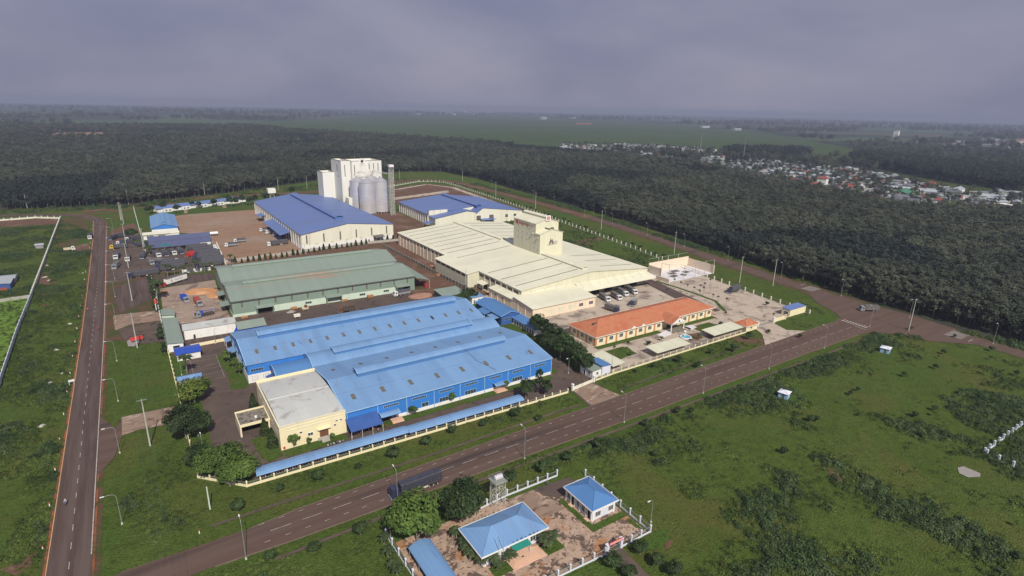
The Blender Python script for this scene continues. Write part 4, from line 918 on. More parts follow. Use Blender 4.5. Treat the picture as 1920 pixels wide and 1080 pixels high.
def lattice(x, y, w, d, h, step, label, name='lattice_tower', th=1.0):
    t = thing(name, label, 'tower', (x, y)); mb = MB()
    cs = [(0,0),(w,0),(w,d),(0,d)]
    for c in cs: mb.tube((*c,0),(*c,h),.16*th,.16*th,5)
    mb.build('leg', M['lattice'], t); mb = MB(); z = 0; k = 0
    while z < h-step*.5:
        for i in range(4):
            a, b = cs[i], cs[(i+1) % 4]; mb.tube((*a,z+step),(*b,z+step),.09*th,.09*th,4)
            if k % 2: a, b = b, a
            mb.tube((*a,z),(*b,z+step),.09*th,.09*th,4); mb.tube((*b,z),(*a,z+step),.05*th,.05*th,4)
        z += step; k += 1
    mb.build('bracing', M['lattice'], t); return t
lt = lattice(203.6, 516.4, 3.6, 3.6, 45.4, 3.24, 'slender steel lattice elevator tower right of the silos')
mb = MB(); mb.box(-.4,4,-.4,4,45.4,47.4); mb.build('head_house', M['wall_white'], lt); mb = MB(); mb.box(1.45,2.1,1.45,2.1,0,45.3); mb.build('elevator_leg', M['galv'], lt)

# ================================================================ 8. smaller buildings
def shed(label, x, y, w, d, h, rd, wm, rm, axis='x', rz=0, cat='building', name='building', oh=.4, rc=None, ev2=None, trim=None, group=None):
    t = thing(name, label, cat, (x, y), R(rz), group); gable(t, 0, w, 0, d, h, rd, axis, wm, rm, oh=oh, rc=rc, ev2=ev2, trim=trim); return t
t = shed('deep blue gabled shed between blue factory and cream mill', 139.2, 218.2, 10.6, 24.6, 4.6, 6.2, 'sheet_blue_dark', 'roof_blue_deep', 'y', oh=.5, trim='trim_blue')
leanto(t, -4.0, -.45, 9, 17, 3.4, 4.2, 'W', 'roof_blue_deep', posts=True); door(t, 'W', 0, 3, 0, 5, 3.4, 'dark_opening', None, 'doorway'); window(t, 'S', 0, 1.5, 2.4, 7, .8, 6, fr='trim_blue')
leanto(t, -3.5, 0, 1, 8, 3.5, 3.7, 'W', 'roof_blue', posts=True)
t = shed('low deep blue cloakroom row with white doors beside a line of trees', 145.4, 199.4, 4.6, 18.0, 3.0, 3.9, 'wall_white', 'roof_blue_deep', 'y', rc=4.4, ev2=3.9)
for k in range(8): door(t, 'W', 0, .8+k*2.1, 0, .9, 2.1, 'louvre', None)
t = shed('small white box building with pale blue roof north of deep blue shed', 142.4, 252.4, 6.8, 6.0, 3.6, 3.8, 'wall_white', 'roof_blue', 'x', rc=6.0, ev2=3.9); window(t, 'S', 0, 3.6, 1.9, 1.2, .6, 1); door(t, 'S', 0, 1.0, 0, .9, 2.1, 'louvre')
t = thing('guard_house', 'white gatehouse with a bright blue roof by main gate', 'gatehouse', (139.0, 151.4))
mb = MB(); mb.box(0, 4.4, 0, 7.4, 0, 3.2); mb.build('wall', M['wall_white'], t); leanto(t, -.3, 4.5, -.3, 7.7, 3.25, 3.6, 'W', 'roof_green', 'low_roof')
mb = MB(); mb.box(4.5, 8.9, -.4, 7.0, 0, 4.0); mb.build('wall', M['wall_lilac'], t); leanto(t, 4.3, 9.2, -.5, 7.5, 4.1, 4.5, 'E', 'roof_blue_deep', 'high_roof')
window(t, 'S', 0, 1.8, 1.4, 1.2, 1.1, 2); window(t, 'W', 0, 1.2, 1.3, 1.5, 1.2, 2); door(t, 'W', 0, 4.2, 0, 1, 2.1, 'dark_opening')
def carport(label, x0, x1, y0, y1, low='S', zl=2.7, zh=3.2):
    t = thing('carport', label, 'carport', (x0, y0), 0, 'cream carports along the office fence'); w, d = x1-x0, y1-y0
    leanto(t, 0, w, 0, d, zl, zh, low, 'roof_carport', 'roof')
    for k in range(max(2, int(w/6)+1)):
        for yy in (.5, d-.5): mb = MB(); xx = .3+(w-.6)*k/max(1, int(w/6)); mb.tube((xx,yy,0),(xx,yy,zl),.08,.08,6); mb.build('post', M['galv'], t)
    return t
carport('cream carport roof directly behind the blue roofed gatehouse', 149.6, 156.2, 151.2, 165.0, 'W')
carport('middle cream carport, in front of the round fountain', 174.8, 195.4, 151.4, 158.5)
carport('cream carport adjoining the small orange roofed gatehouse', 212.4, 233.8, 152.0, 159.4)
t = thing('guard_house', 'small yellow gatehouse under orange tiled roof', 'gatehouse', (235.0, 151.6))
mb = MB(); mb.box(0, 9, 0, 6.4, 0, 2.9); mb.build('wall', M['wall_yellow'], t); hip(t, 0, 9, 0, 6.4, 3.0, 4.9, 'roof_tile', oh=.6, fascia='wall_pale_cream'); window(t, 'S', 0, 3.6, 1.2, 1.4, 1.0, 2)
t = thing('utility_building', 'pale yellow windowless utility block with a flat blue roof', 'building', (274.5, 153.6))
mb = MB(); mb.box(0, 14.4, 0, 4.6, 0, 3.4); mb.build('wall', M['wall_yellow'], t); leanto(t, -.2, 14.4, -.1, 4.9, 3.45, 3.9, 'S', 'roof_navy', 'roof'); door(t, 'W', 0, 1, 0, 2.2, 2.4, 'louvre')
# walled storage pit
t = thing('storage_bay', 'open cream walled concrete bay beside the mill', 'storage bay', (0, 0))
mb = MB(); mb.box(265.5,266.0,226.8,237.5,0,2.4); mb.box(271.6,309.2,249.6,250.1,0,6.6); mb.box(271.6,272.1,239,249.6,0,5.4); mb.box(308.8,309.2,228,249.6,0,5.4); mb.build('wall', M['wall_peach'], t)
mb = MB(); mb.box(266,308.8,228,249.6,0,.10); mb.build('floor', M['white_pad'], t)
for i, (x, y) in enumerate([(280.6,228.6),(291,228.4),(300.8,228.7),(308.5,228.2),(271.5,239),(272.9,234),(290,250.6),(300,250.6),(281,250.6)]):
    mb = MB(); mb.tube((x,y,0),(x,y,9.4),.2,.16,6); mb.build('post', M['pole_concrete'], t)
mb = MB(); mb.path([(271.5,239,9.0),(272.9,234,9.0),(280.6,228.6,9.0),(291,228.4,9.0),(300.8,228.7,9.0),(308.5,228.2,9.0)],.10,5); mb.path([(271.6,250.6,9.0),(309,250.6,9.0)],.12,5); mb.build('rail', M['galv'], t)
for i, (x, y, s) in enumerate([(284,241,1.0),(290,244,1.2),(295,239,.9),(280,236,1.1),(288,235,.8)]):
    mb = MB()
    for k in range(5): mb.box(-2.6*s,2.6*s,-1.8+k*.75,-1.3+k*.75,.1,.35)
    o = mb.build('scrap_stack', M['louvre']); o.location = (x, y, 0); o.rotation_euler = (0,0,R(-12+i*9)); tag(o, 'stack of dark grey bars on the bare storage bay floor', 'stack', 'bar stacks in the storage bay')
# west side: annexes of the green mill
t = shed('narrow green roofed annex against the west fence', 2.7, 261.4, 5.8, 34.4, 3.4, 4.0, 'wall_white', 'roof_green', 'y', rc=.1); door(t, 'S', 0, 2, 0, 2.4, 2.6, 'dark_opening')
t = shed('tiny green roofed hut at north end of the narrow annex', 2.9, 302.8, 5.2, 8.6, 2.7, 3.3, 'wall_pale_green', 'roof_green', 'y', rc=.1)
t = thing('workshop', 'long white canvas sided workshop with grey roof below the green warehouse', 'workshop', (9.8, 273.0), R(-2))
mb = MB(); mb.box(0, 20.6, 0, 6.4, 0, 4.4); mb.build('wall', M['wall_white'], t); leanto(t, -.4, 21, -.3, 6.9, 4.5, 5.0, 'S', 'roof_grey', 'roof')
for x in (.1, 4.2, 12.0, 17.2, 19.0): mb = MB(); wbox(mb, 'S', 0, x, x+.18, 0, 4.4, 0, .1); mb.build('post', M['wall_peach'], t)
door(t, 'S', 0, 3.4, 0, .8, 2.0, 'dark_opening', None)
t = shed('green roofed lean-to with blue tarpaulin sides beside the white workshop', 30.6, 265.2, 11.2, 9.0, 3.6, 5.2, 'truck_blue', 'roof_green', 'x', rc=5.4)
mb = MB(); mb.face((-3.4,-1.6,1.6),(.2,-.6,.6),(-.4,3.4,4.0)); mb.build('tarpaulin', M['truck_blue'], t)
t = thing('retaining_wall', 'low cream painted wall at the top of the sports court', 'wall'); mb = MB(); mb.prism([(11,262.6),(25.4,263.2),(25.4,263.7),(11,263.2)], 'z', 0, 1.3); mb.build('wall', M['wall_yellow'], t)
t = shed('blue roofed shelter behind a palm near the west fence', 5.2, 249.6, 8.4, 8.0, 2.9, 3.5, 'wall_white', 'truck_blue', 'x')
t = shed('pale blue open shelter roof beside the round yellow-green tree', 4.0, 225.0, 7.2, 3.2, 2.5, 3.0, 'concrete', 'roof_blue', 'x')
# navy double shed and blue hall in the north west
t = thing('shed', 'double pitched navy roofed canteen facing the truck park', 'shed', (4.6, 459.0), R(-1.5))
gable(t, 0, 37.5, 0, 13, 4.0, 5.6, 'x', 'wall_peach', 'roof_slate', oh=.5, rc=7); gable(t, -.5, 38.5, 15.2, 27, 4.6, 6.6, 'x', 'wall_white', 'roof_slate', oh=.5, rc=21)
leanto(t, -.5, 30.5, -3.4, -.5, 3.4, 4.0, 'S', 'roof_slate', posts=True, nposts=8, pm='wall_pale_green'); mb = MB(); wbox(mb, 'S', 0, 30.8, 37.4, 0, 3.9, 0, .15); mb.build('end_wall', M['wall_white'], t)
window(t, 'S', -.15, 33, 1.3, 2.4, 1.2, 3)
for k in range(5): window(t, 'S', 0, 11+k*3.9, 1.1, 2.6, 1.6, 2, 'wood', 'wall_pale_cream')
mb = MB(); mb.prism([(-.95,4.0),(-.85,4.0),(-.85,4.9),(-.95,4.9)], 'x', 5.5, 13); mb.build('sign_board', M['teal'], t)
t = shed('blue gabled hall standing at the west edge of the brown yard', 8.2, 517, 17.6, 56, 6.0, 8.6, 'wall_white', 'roof_blue', 'y', rz=-1.5, oh=.6, cat='hall', name='hall'); monitor(t, 6, 50, 8.8, 3.2, 8.4, 1.2, 'y', 'roof_blue', 'roof_blue_deep', 'trim_blue')
mb = MB(); mb.prism([(0,4.8),(17.6,4.8),(17.6,5.8),(8.8,8.4),(0,5.8)], 'y', -.12, -.02); mb.build('gable_panel', M['sheet_blue'], t); window(t, 'S', 0, 3, 1.6, 3, 1.4, 3); window(t, 'S', 0, 11, 1.6, 3, 1.4, 3)
t = thing('gatehouse', 'long flat roofed white entrance block in front of blue hall', 'gatehouse', (2.0, 503.5), R(-.5))
mb = MB(); mb.box(0, 23.5, 0, 7.5, 0, 3.6); mb.box(17.6, 23.5, -.4, -.02, 0, 4.4); mb.build('wall', M['wall_white'], t); mb = MB(); mb.box(-.4, 23.9, -.8, 7.9, 3.62, 4.2); mb.build('roof', M['wall_pale_cream'], t)
for x in (2.0, 9.5): window(t, 'S', 0, x, 1.2, 4.6, 1.5, 4, 'dark_opening')
door(t, 'S', 0, 7.2, 0, 1.2, 2.3, 'dark_opening')
t = thing('dormitory', 'long low white dormitory with navy roof at the forest edge', 'dormitory', (17.5, 628.0), R(22.0))
mb = MB(); mb.box(0, 88, 0, 9, 0, 3.4); mb.build('wall', M['wall_white'], t)
gable(t, -.5, 89, -.6, 9.6, 3.45, 5.4, 'x', 'wall_white', 'roof_navy', oh=.3, z0=3.4, wname='gable_wall')
for k in range(5):
    x = 4+k*17; mb = MB(); mb.box(x, x+8, -2.6, -.05, 0, 3.1); b_ = mb.build('bay', M['wall_white'], t); window(t, 'S', -2.6, x+1.5, 1, 1.6, 1.3, 2); window(t, 'S', -2.6, x+4.8, 1, 1.6, 1.3, 2)
t = shed('small pale blue roofed hut beyond the dormitory', 118, 640, 14, 10, 3.0, 4.2, 'wall_white', 'roof_blue', 'x', rz=12)
# small pieces around
t = shed('green open shelter roof behind the green warehouse trees', 130.5, 262.5, 13, 11, 3.4, 4.2, 'louvre', 'roof_green', 'x', rc=10.8, ev2=4.2)
# two kiosks on the field and the shacks on the far left
for x, y, s, lab in ((269.4,104.2,3.4,'tiny blue hut with pale hipped roof, farther kiosk on the green field'),(190.8,103.0,3.2,'tiny blue hut with pale hipped roof, nearer kiosk on the green field')):
    t = thing('kiosk', lab, 'hut', (x-s/2, y-s/2), R(14), 'huts on the field'); mb = MB(); mb.box(0, s, 0, s, 0, 2.2); mb.build('wall', M['trim_blue'], t); hip(t, 0, s, 0, s, 2.2, 2.9, 'wall_lilac', oh=.35); door(t, 'W', 0, 1, 0, .9, 1.8, 'louvre', None); window(t, 'S', 0, 1, 1.2, 1, .6, 1)
t = shed('white roofed shack with blue tarp side at the left picture edge', -73.5, 401, 10, 12, 3.0, 3.6, 'sheet_blue_dark', 'village_pale', 'y', cat='shack', name='shack'); mb = MB(); mb.box(.4,8.8,-.9,-.3,0,1.2); mb.build('brick_pile', M['rust_red'], t)
t = shed('smaller pale shack joined behind the white roofed shack', -72, 414, 9, 9, 2.6, 3.0, 'village_wall', 'village_pale', 'x', cat='shack', name='shack')
t = shed('small pale tarp hut near the ribbed boundary wall', -62, 506.5, 4.4, 5.5, 2.4, 2.8, 'village_wall', 'village_pale', 'x', cat='shack', name='shack')

# ---------------------------------------------------------------- foreground compound
A1 = thing('house', 'white house with large light blue hipped roof and peach entrance steps', 'house', (54.2, 91.1))
mb = MB(); mb.box(0, 17.0, 0, 9.4, 0, 3.5); mb.build('wall', M['wall_lilac'], A1)
hip(A1, 0, 17.0, 0, 9.4, 3.7, 5.8, 'roof_blue', oh=.8, fascia='wall_white')
for x in (.2, 4.4, 6.6, 12.2, 16.3): mb = MB(); wbox(mb, 'S', 0, x, x+.45, 0, 3.5, 0, .18); mb.build('pilaster', M['wall_white'], A1)
for x in (1.4, 13.0): window(A1, 'S', 0, x, 1.1, 2.4, 1.5, 3)
for y in (1.4, 5.6): window(A1, 'W', 0, y, 1.1, 2.0, 1.5, 2)
door(A1, 'S', 0, 8.2, .5, 2.6, 2.2, 'glass')
mb = MB(); mb.box(6.9, 12.1, -.9, -.05, 0, .5)
for i in range(5): mb.box(6.6-.38*i, 12.4+.55*i, -3.2-.42*i, -.9, 0, .5-.09*i)
st = mb.build('steps', M['terracotta'], A1); mb = MB(); mb.box(9.0,9.6,-2.6,-2.3,.5,.56); mb.build('drain', M['dark_opening'], st)
leanto(A1, 7.0, 11.8, -2.4, -.05, 2.7, 3.3, 'S', 'teal', 'porch_roof', posts=True, pm='frame_white')
for i in range(9):
    a = 7.6+i*.8+(i % 3)*.25; mb = MB(); mb.prism([(a,3.85),(a+.35,3.85),(a+.33,4.05+.12*(i % 2)),(a+.12,4.12)], 'y', -.7, -.64); mb.build('roof_letter', M['trousers'], A1)
for i, (x, h) in enumerate(((3.6,7.4),(4.6,7.9))):
    o = MB().tube((0,0,0),(0,0,h),.07,.05,6).build('flagpole', M['steel']); o.location = (54.2+x, 90.2-.4*i, 0); tag(o, 'thin bare grey mast in front of the light blue house', 'flagpole', 'masts before the light blue house')
B1 = thing('house', 'small lilac white house with deep blue hipped roof in walled compound', 'house', (85.4, 89.6))
mb = MB(); mb.box(0, 7.8, 0, 10.6, 0, 3.4); mb.build('wall', M['wall_lilac'], B1)
hip(B1, 0, 7.8, 0, 10.6, 3.6, 5.4, 'roof_blue_deep', oh=.55, fascia='wall_white')
for y in (0, 2.2, 4.6, 6.6, 8.2, 10.2): mb = MB(); wbox(mb, 'W', 0, y, y+.35, 0, 3.4, 0, .25); mb.build('pilaster', M['wall_white'], B1)
for y in (2.9, 5.0, 8.8): window(B1, 'W', 0, y, .9, 1.1, 1.7, 2)
for y in (.7, 7.1): door(B1, 'W', 0, y, .2, 1.0, 2.4, 'dark_opening')
for x in (1.0, 5.4): window(B1, 'S', 0, x, 1.0, 1.8, 1.4, 3)
for x in (.0, 7.0): mb = MB(); wbox(mb, 'S', 0, x, x+.5, 0, 3.4, 0, .2); mb.build('pilaster', M['wall_white'], B1)
for y in (.4, 6.8): mb = MB(); mb.box(-1.2, -.26, y, y+1.5, 0, .3); mb.box(-1.6, -1.2, y, y+1.5, 0, .15); mb.build('steps', M['terracotta'], B1)
S1 = thing('carport', 'curved light blue open shed beside the compound fence', 'carport', (41.2, 79.5)); vault(S1, 0, 23.6, 0, 5.6, 2.5, 1.0, 'y', 'roof_blue', name='roof')
for y in (.3, 6, 12, 18, 23.2):
    for x in (.1, 5.5): mb = MB(); mb.tube((x,y,0),(x,y,2.45),.07,.07,6); mb.build('post', M['galv'], S1)
WTW = lattice(67.2, 106.6, 2.9, 2.9, 7.4, 1.85, 'steel water tower with shiny tank by the blue roofed house', 'water_tower', .42)
mb = MB(); mb.box(-.4,3.3,-.4,3.3,7.4,7.5); mb.path([(-.4,-.4,8.3),(3.3,-.4,8.3),(3.3,3.3,8.3),(-.4,3.3,8.3),(-.4,-.4,8.3)],.04,4)
for c in ((-.4,-.4),(3.3,-.4),(3.3,3.3),(-.4,3.3)): mb.tube((*c,7.5),(*c,8.3),.04,.04,4)
mb.build('platform', M['galv'], WTW); mb = MB(); mb.tube((.3,1.45,8.3),(2.6,1.45,8.3),.75,.75,18); mb.tube((1.45,1.45,8.95),(1.45,1.45,9.15),.25,.25,10); mb.build('tank', M['silo_steel'], WTW)
mb = MB()
for dx in (-.9, -.5): mb.tube((dx,1.2,0),(dx,1.2,8.4),.04,.04,4)
for k in range(16): mb.tube((-.9,1.2,.5+k*.5),(-.5,1.2,.5+k*.5),.025,.025,4)
mb.build('ladder', M['galv'], WTW)
lt2 = thing('water_tower', 'white tank on slim concrete legs beside the dormitory', 'water tower', (119.5, 640.0))
for x, y in ((0,0),(4,0),(4,4),(0,4)): mb = MB(); mb.box(x,x+.5,y,y+.5,0,10.5); mb.build('leg', M['pole_concrete'], lt2)
mb = MB(); mb.box(-1.5,6,-1.5,6,10.5,15); mb.build('tank', M['wall_white'], lt2)
# sports/volley poles etc omitted; fountain
t = thing('fountain', 'round blue fountain basin with white pedestal before the office', 'fountain', (204.8, 161.8))
mb = MB()
for k in range(20):
    a, b = 2*math.pi*k/20, 2*math.pi*(k+1)/20
    for r0, r1, z0, z1 in ((2.2,2.6,.6,.6),): mb.face((r0*math.cos(a),r0*math.sin(a),z0),(r1*math.cos(a),r1*math.sin(a),z1),(r1*math.cos(b),r1*math.sin(b),z1),(r0*math.cos(b),r0*math.sin(b),z0)); mb.face((r1*math.cos(a),r1*math.sin(a),0),(r1*math.cos(b),r1*math.sin(b),0),(r1*math.cos(b),r1*math.sin(b),.6),(r1*math.cos(a),r1*math.sin(a),.6)); mb.face((r0*math.cos(b),r0*math.sin(b),.2),(r0*math.cos(a),r0*math.sin(a),.2),(r0*math.cos(a),r0*math.sin(a),.6),(r0*math.cos(b),r0*math.sin(b),.6))
mb.build('basin', M['wall_white'], t); mb = MB(); mb.face(*[(2.2*math.cos(2*math.pi*k/20),2.2*math.sin(2*math.pi*k/20),.45) for k in range(20)]); mb.build('water', M['water_blue'], t)
mb = MB(); mb.tube((.2,.8,.3),(.2,.8,2.8),.28,.18,8); mb.tube((.2,.8,2.8),(.2,.8,3.1),.7,.5,10); mb.build('pedestal', M['wall_white'], t)
for x in (206.8, 207.8, 208.8):
    o = MB().tube((0,0,0),(0,0,9.5),.07,.05,6).build('flagpole', M['rust_red']); o.location = (x, 157.8, 0); tag(o, 'thin reddish flagpole near the fountain', 'flagpole', 'flagpoles near the fountain')
# ================================================================ fences
def fence(label, pts, step, h, post='wall_yellow', wall='wall_yellow', rail='galv', wallh=.6, pw=.34, cat='fence', railh=None, name='fence', bars=True):
    t = thing(name, label, cat, (*pts[0], 0)); ox, oy = pts[0]
    mb = MB(); q = pw/2; mb.box(-q,q,-q,q,0,h); mb.box(-q-.06,q+.06,-q-.06,q+.06,h,h+.10); mb.box(-q+.02,q-.02,-q+.02,q-.02,h+.10,h+.22)
    pm = bpy.data.meshes.new('post'); pm.from_pydata(mb.v, [], mb.f); pm.materials.append(M[post])
    wb = MB(); rb = MB(); rh = railh or h-.25
    for (a, b), (c, d) in zip(pts[:-1], pts[1:]):
        L_ = math.hypot(c-a, d-b); n = max(1, round(L_/step)); ux, uy = (c-a)/L_, (d-b)/L_; nx, ny = -uy, ux; rz = math.atan2(uy, ux)
        for i in range(n+(1 if (c, d) == tuple(pts[-1]) else 0)):
            inst('post', pm, t, (a+(c-a)*i/n-ox, b+(d-b)*i/n-oy, 0), rz)
        def bar(mb, w, z0, z1, s0=0, s1=L_):
            P = [(a+ux*s0-nx*w-ox, b+uy*s0-ny*w-oy), (a+ux*s1-nx*w-ox, b+uy*s1-ny*w-oy), (a+ux*s1+nx*w-ox, b+uy*s1+ny*w-oy), (a+ux*s0+nx*w-ox, b+uy*s0+ny*w-oy)]
            mb.prism(P, 'z', z0, z1)
        if wallh: bar(wb, .10, 0, wallh)
        if rail:
            for z in (rh, rh-.16, wallh+.12): bar(rb, .025, z-.03, z+.03)
            if bars:
                k = int(L_/bars if not isinstance(bars, bool) else L_/.55)
                for i in range(k): s = (i+.5)*L_/k; bar(rb, .014, wallh, rh, s-.014, s+.014)
    if wallh: wb.build('base_wall', M[wall], t)
    if rail: rb.build('railing', M[rail], t)
    return t
fence('yellow pillared fence along the motorbike shed and factory lawn', [(3.6,161.3),(14.3,150.0),(123.6,147.4)], 3.55, 1.7, wallh=.7)
fence('yellow pillared fence in front of the orange roofed office', [(149.2,150.5),(234.8,151.2)], 4.1, 1.9, wallh=.6)
fence('short yellow fence beside the white gatehouse', [(139.2,149.6),(148.6,150.4)], 3.1, 1.6, wallh=.6)
fence('long whitish pillared fence along the east dirt road', [(287.5,150.5),(297.2,224),(302,250),(311,296),(322,369),(337,470),(352,600),(361,690),(362,722),(352,738),(335,742)], 6.4, 2.2, 'wall_pale_cream', 'wall_pale_cream', wallh=.3, pw=.55, bars=3.0)
fence('pale pillared fence along the northern dirt road', [(334,743),(288,716),(210,692)], 6.0, 2.0, 'wall_pale_cream', 'wall_pale_cream', wallh=.5, pw=.5, bars=3.0)
fence('yellow pillared fence along the west side of the sports court', [(3.4,176),(3.1,222),(2.7,261)], 4.5, 1.7, wallh=1.0)
fence('white walled fence west of the green warehouse yard', [(2.6,262),(2.4,330),(1.9,386)], 5.0, 1.8, 'wall_white', 'wall_white', wallh=1.3)
fence('tall whitish fence beside the blue hall', [(1.6,460),(1.5,502)], 5, 2, 'wall_white', 'wall_white', wallh=1.8)
fence('tall pale green boundary fence on the west lawn', [(.8,512),(-1.2,664)], 5, 2.2, 'wall_pale_green', 'wall_pale_green', wallh=2.0, rail=None)
fence('pale pillared fence dividing truck park from brown yard', [(46.2,462),(43.6,399)], 3.4, 2.0, 'wall_white', 'wall_pale_green', wallh=.5)
fence('grey panelled concrete wall south of the truck park', [(18.4,390.4),(33.8,390.4)], 3.0, 2.2, 'wall_white', 'wall_white', None, wallh=2.1)
fence('grey concrete wall north of the green warehouse lane', [(34,404),(96,410),(133,414)], 4.0, 2.0, 'concrete', 'concrete', None, wallh=1.9)
fence('grey concrete wall between navy warehouse and mill', [(133,414),(172,412),(172,402)], 4, 2, 'concrete', 'concrete', None, wallh=1.8)
fence('long stained concrete wall west of the cream mill', [(150,402),(151,320),(152.5,262)], 4, 2.2, 'concrete', 'dirty_concrete', None, wallh=2.0)
fence('low pale wall with green piers on the far left boundary', [(-50.5,256),(-52,318),(-52.4,377)], 6, 2.6, 'wall_pale_green', 'wall_lilac', None, wallh=2.5)
fence('ribbed pale boundary wall with yellowish piers at the far left', [(-52.5,377.5),(-55.6,628)], 3.4, 2.6, 'wall_pale_cream', 'wall_lilac', None, wallh=2.5, pw=.5)
fence('cream pillared wall curving at the top left corner', [(-55.6,630),(-74,643),(-100,640),(-140,640)], 5.5, 2.2, 'wall_pale_cream', 'wall_pale_cream', wallh=1.3, pw=.5)
fence('grey concrete wall beside the bright weeds on the left', [(-52.6,377),(-74,374),(-90,372)], 7, 1.8, 'concrete', 'concrete', None, wallh=1.7)
fence('white fence behind the shiny water tower', [(62.5,108.6),(72.5,109.5),(89.4,109.4)], 3.4, 2.0, 'wall_lilac', 'wall_lilac', wallh=.4)
fence('white fence along the field side of the small compound', [(96.4,105.2),(95.6,90),(95.4,79.1)], 3.5, 2.0, 'wall_lilac', 'wall_lilac', wallh=.4)
fence('white fence on the left side of the curved blue shed', [(39.3,112.3),(39.6,97),(39.9,80)], 3.5, 2.0, 'wall_lilac', 'wall_lilac', wallh=.4)
fence('white fence below the terracotta steps', [(60,79.9),(80.6,79.2)], 3.3, 2.0, 'wall_lilac', 'wall_lilac', wallh=.4)
fence('white fence right of the compound gate', [(85.5,79.0),(95.3,79.0)], 3.3, 2.0, 'wall_lilac', 'wall_lilac', wallh=.4)
fence('white pillared wall running off the right picture edge', [(210.6,48.4),(244.4,48.3),(262,48.2)], 3.8, 1.9, 'wall_lilac', 'wall_lilac', None, wallh=.5, pw=.5)
fence('two white pillars on a low wall at the right edge', [(209.8,47.6),(209.4,44.4),(209.1,40.8),(208.6,36)], 3.7, 1.9, 'wall_lilac', 'wall_lilac', None, wallh=.35, pw=.5)
def gate(label, x0, y0, x1, y1, h=1.5, m='galv', post='wall_white', ph=2.6):
    t = thing('gate', label, 'gate', (x0, y0)); dx, dy = x1-x0, y1-y0; L_ = math.hypot(dx, dy); t.rotation_euler.z = math.atan2(dy, dx)
    for x in (0, L_): MB().box(x-.35,x+.35,-.35,.35,0,ph).box(x-.45,x+.45,-.45,.45,ph,ph+.2).build('pillar', M[post], t)
    mb = MB(); mb.box(.4,L_-.4,-.04,.04,.15,.3); mb.box(.4,L_-.4,-.04,.04,h-.1,h)
    for k in range(int(L_/.5)): mb.box(.4+k*.5,.46+k*.5,-.03,.03,.3,h-.1)
    if m != 'galv': mb.box(.4,L_-.4,-.02,.02,.3,h-.12)
    mb.build('leaf', M[m], t); return t
gate('sliding main gate of the blue factory with white pillars', 126.2, 147.8, 137.8, 149.2, m='wall_pale_cream'); gate('sliding yard gate by the pale utility block', 246.6, 153.0, 259.0, 152.6, 1.2); gate('yellow lettered gate wall beside the utility block', 259.8, 152.6, 269.0, 152.6, 2.1, 'wall_yellow', 'wall_yellow', 2.4)
g_ = gate('compound gate with a red banner overhead', 81.0, 79.1, 85.3, 79.0, 1.6, 'galv', 'wall_lilac', 2.7)
mb = MB(); mb.box(.1,4.2,-.5,-.44,2.6,3.5); bn = mb.build('banner', M['red_paint'], g_); mb = MB()
for z in (2.85, 3.15): mb.box(.3,4.0,-.53,-.505,z,z+.10)
mb.build('lettering', M['wall_white'], bn)
t = thing('notice_board', 'red notice board on two posts beside the left road', 'sign board', (-10.2, 280.0), R(8)); MB().box(0,4.8,-.06,.06,1.2,2.8).build('board', M['red_paint'], t)
for x in (.4, 4.3): MB().box(x,x+.14,.07,.2,0,2.6).build('post', M['galv'], t)
t = thing('road_sign', 'tall striped red and white marker by the west fence', 'marker', (1.2, 318)); MB().box(0,.3,0,.3,0,7.5).build('pole', M['wall_white'], t); MB().box(-.2,.8,-.05,0,5,7.4).build('flag', M['red_paint'], t)
# bollards along the left road
bp = thing('road_bollard', 'short white roadside marker with red band', 'bollard', (-29.6, 150), 0, 'white markers along the left road'); MB().box(-.11,.11,-.11,.11,0,.75).build('post', M['frame_white'], bp); MB().box(-.12,.12,-.12,.12,.75,.95).build('band', M['red_paint'], bp)
for i in range(1, 26):
    y = 150+i*18; dup(bp, (-29.6-(y-150)*.004, y))
bs = [(1.4,137.4),(1.5,136.9)]
t = dup(bp, (*(1.4,136.9), 0), label='black and white striped post on the lawn by the junction', group='posts on the lawn')
# ================================================================ street lamps and poles
def lamp(h, arm, name, label, group, bend=.9):
    t = thing(name, label, 'street lamp', (0, 0, 0), 0, group)
    mb = MB(); mb.tube((0,0,0),(0,0,h*.86),.10,.06,8); pts = [(0,0,h*.86)]
    for k in range(1, 7): a = k/6*R(80); pts.append((arm*.45*(1-math.cos(a)), 0, h*.86+h*.13*math.sin(a)))
    pts.append((arm, 0, h)); mb.path(pts, .06, 6); mb.build('pole', M['galv'], t)
    MB().box(-.2,.2,-.2,.2,0,.5).build('base', M['pole_concrete'], t)
    MB().box(arm-.1,arm+.75,-.13,.13,h-.10,h+.06).build('lamp_head', M['frame_white'], t); return t
l1 = lamp(9.0, 2.4, 'street_lamp', 'curved arm street lamp on the lawn side of the left road', 'street lamps along the left road')
first = True
for i, y in enumerate([150.4, 186.5, 223.6, 262.5, 315, 357, 396, 434, 478, 520, 560]):
    p = (-14.2-i*.32, y, 0)
    if first: l1.location = p; l1.rotation_euler.z = R(180); first = False
    else: dup(l1, p, R(180))
l2 = lamp(10.6, 1.8, 'street_lamp', 'tall thin street lamp on the south kerb of main road', 'street lamps along the main road')
for i, (x, y) in enumerate([(9.4,122.0),(46.3,121.8),(86.2,121.1),(126.7,121.0),(166.7,120.9),(207.6,120.9),(249,121.0),(296.4,124.5)]):
    lb = 'street lamp on the main road '+('at the junction with the left road','standing in front of the dark semi truck','above the small walled compound','opposite the main factory gate','opposite the middle carport','opposite the orange gatehouse','nearest the zebra crossing','at the wide east junction')[i]
    if i == 0: l2.location = (x, y, 0); l2.rotation_euler.z = R(90); l2['label'] = lb
    else: dup(l2, (x, y, 0), R(90 if i < 7 else 60), lb)
l3 = lamp(10.5, 1.6, 'street_lamp', 'dull metal street lamp at the forest side of the east road', 'street lamps along the forest edge')
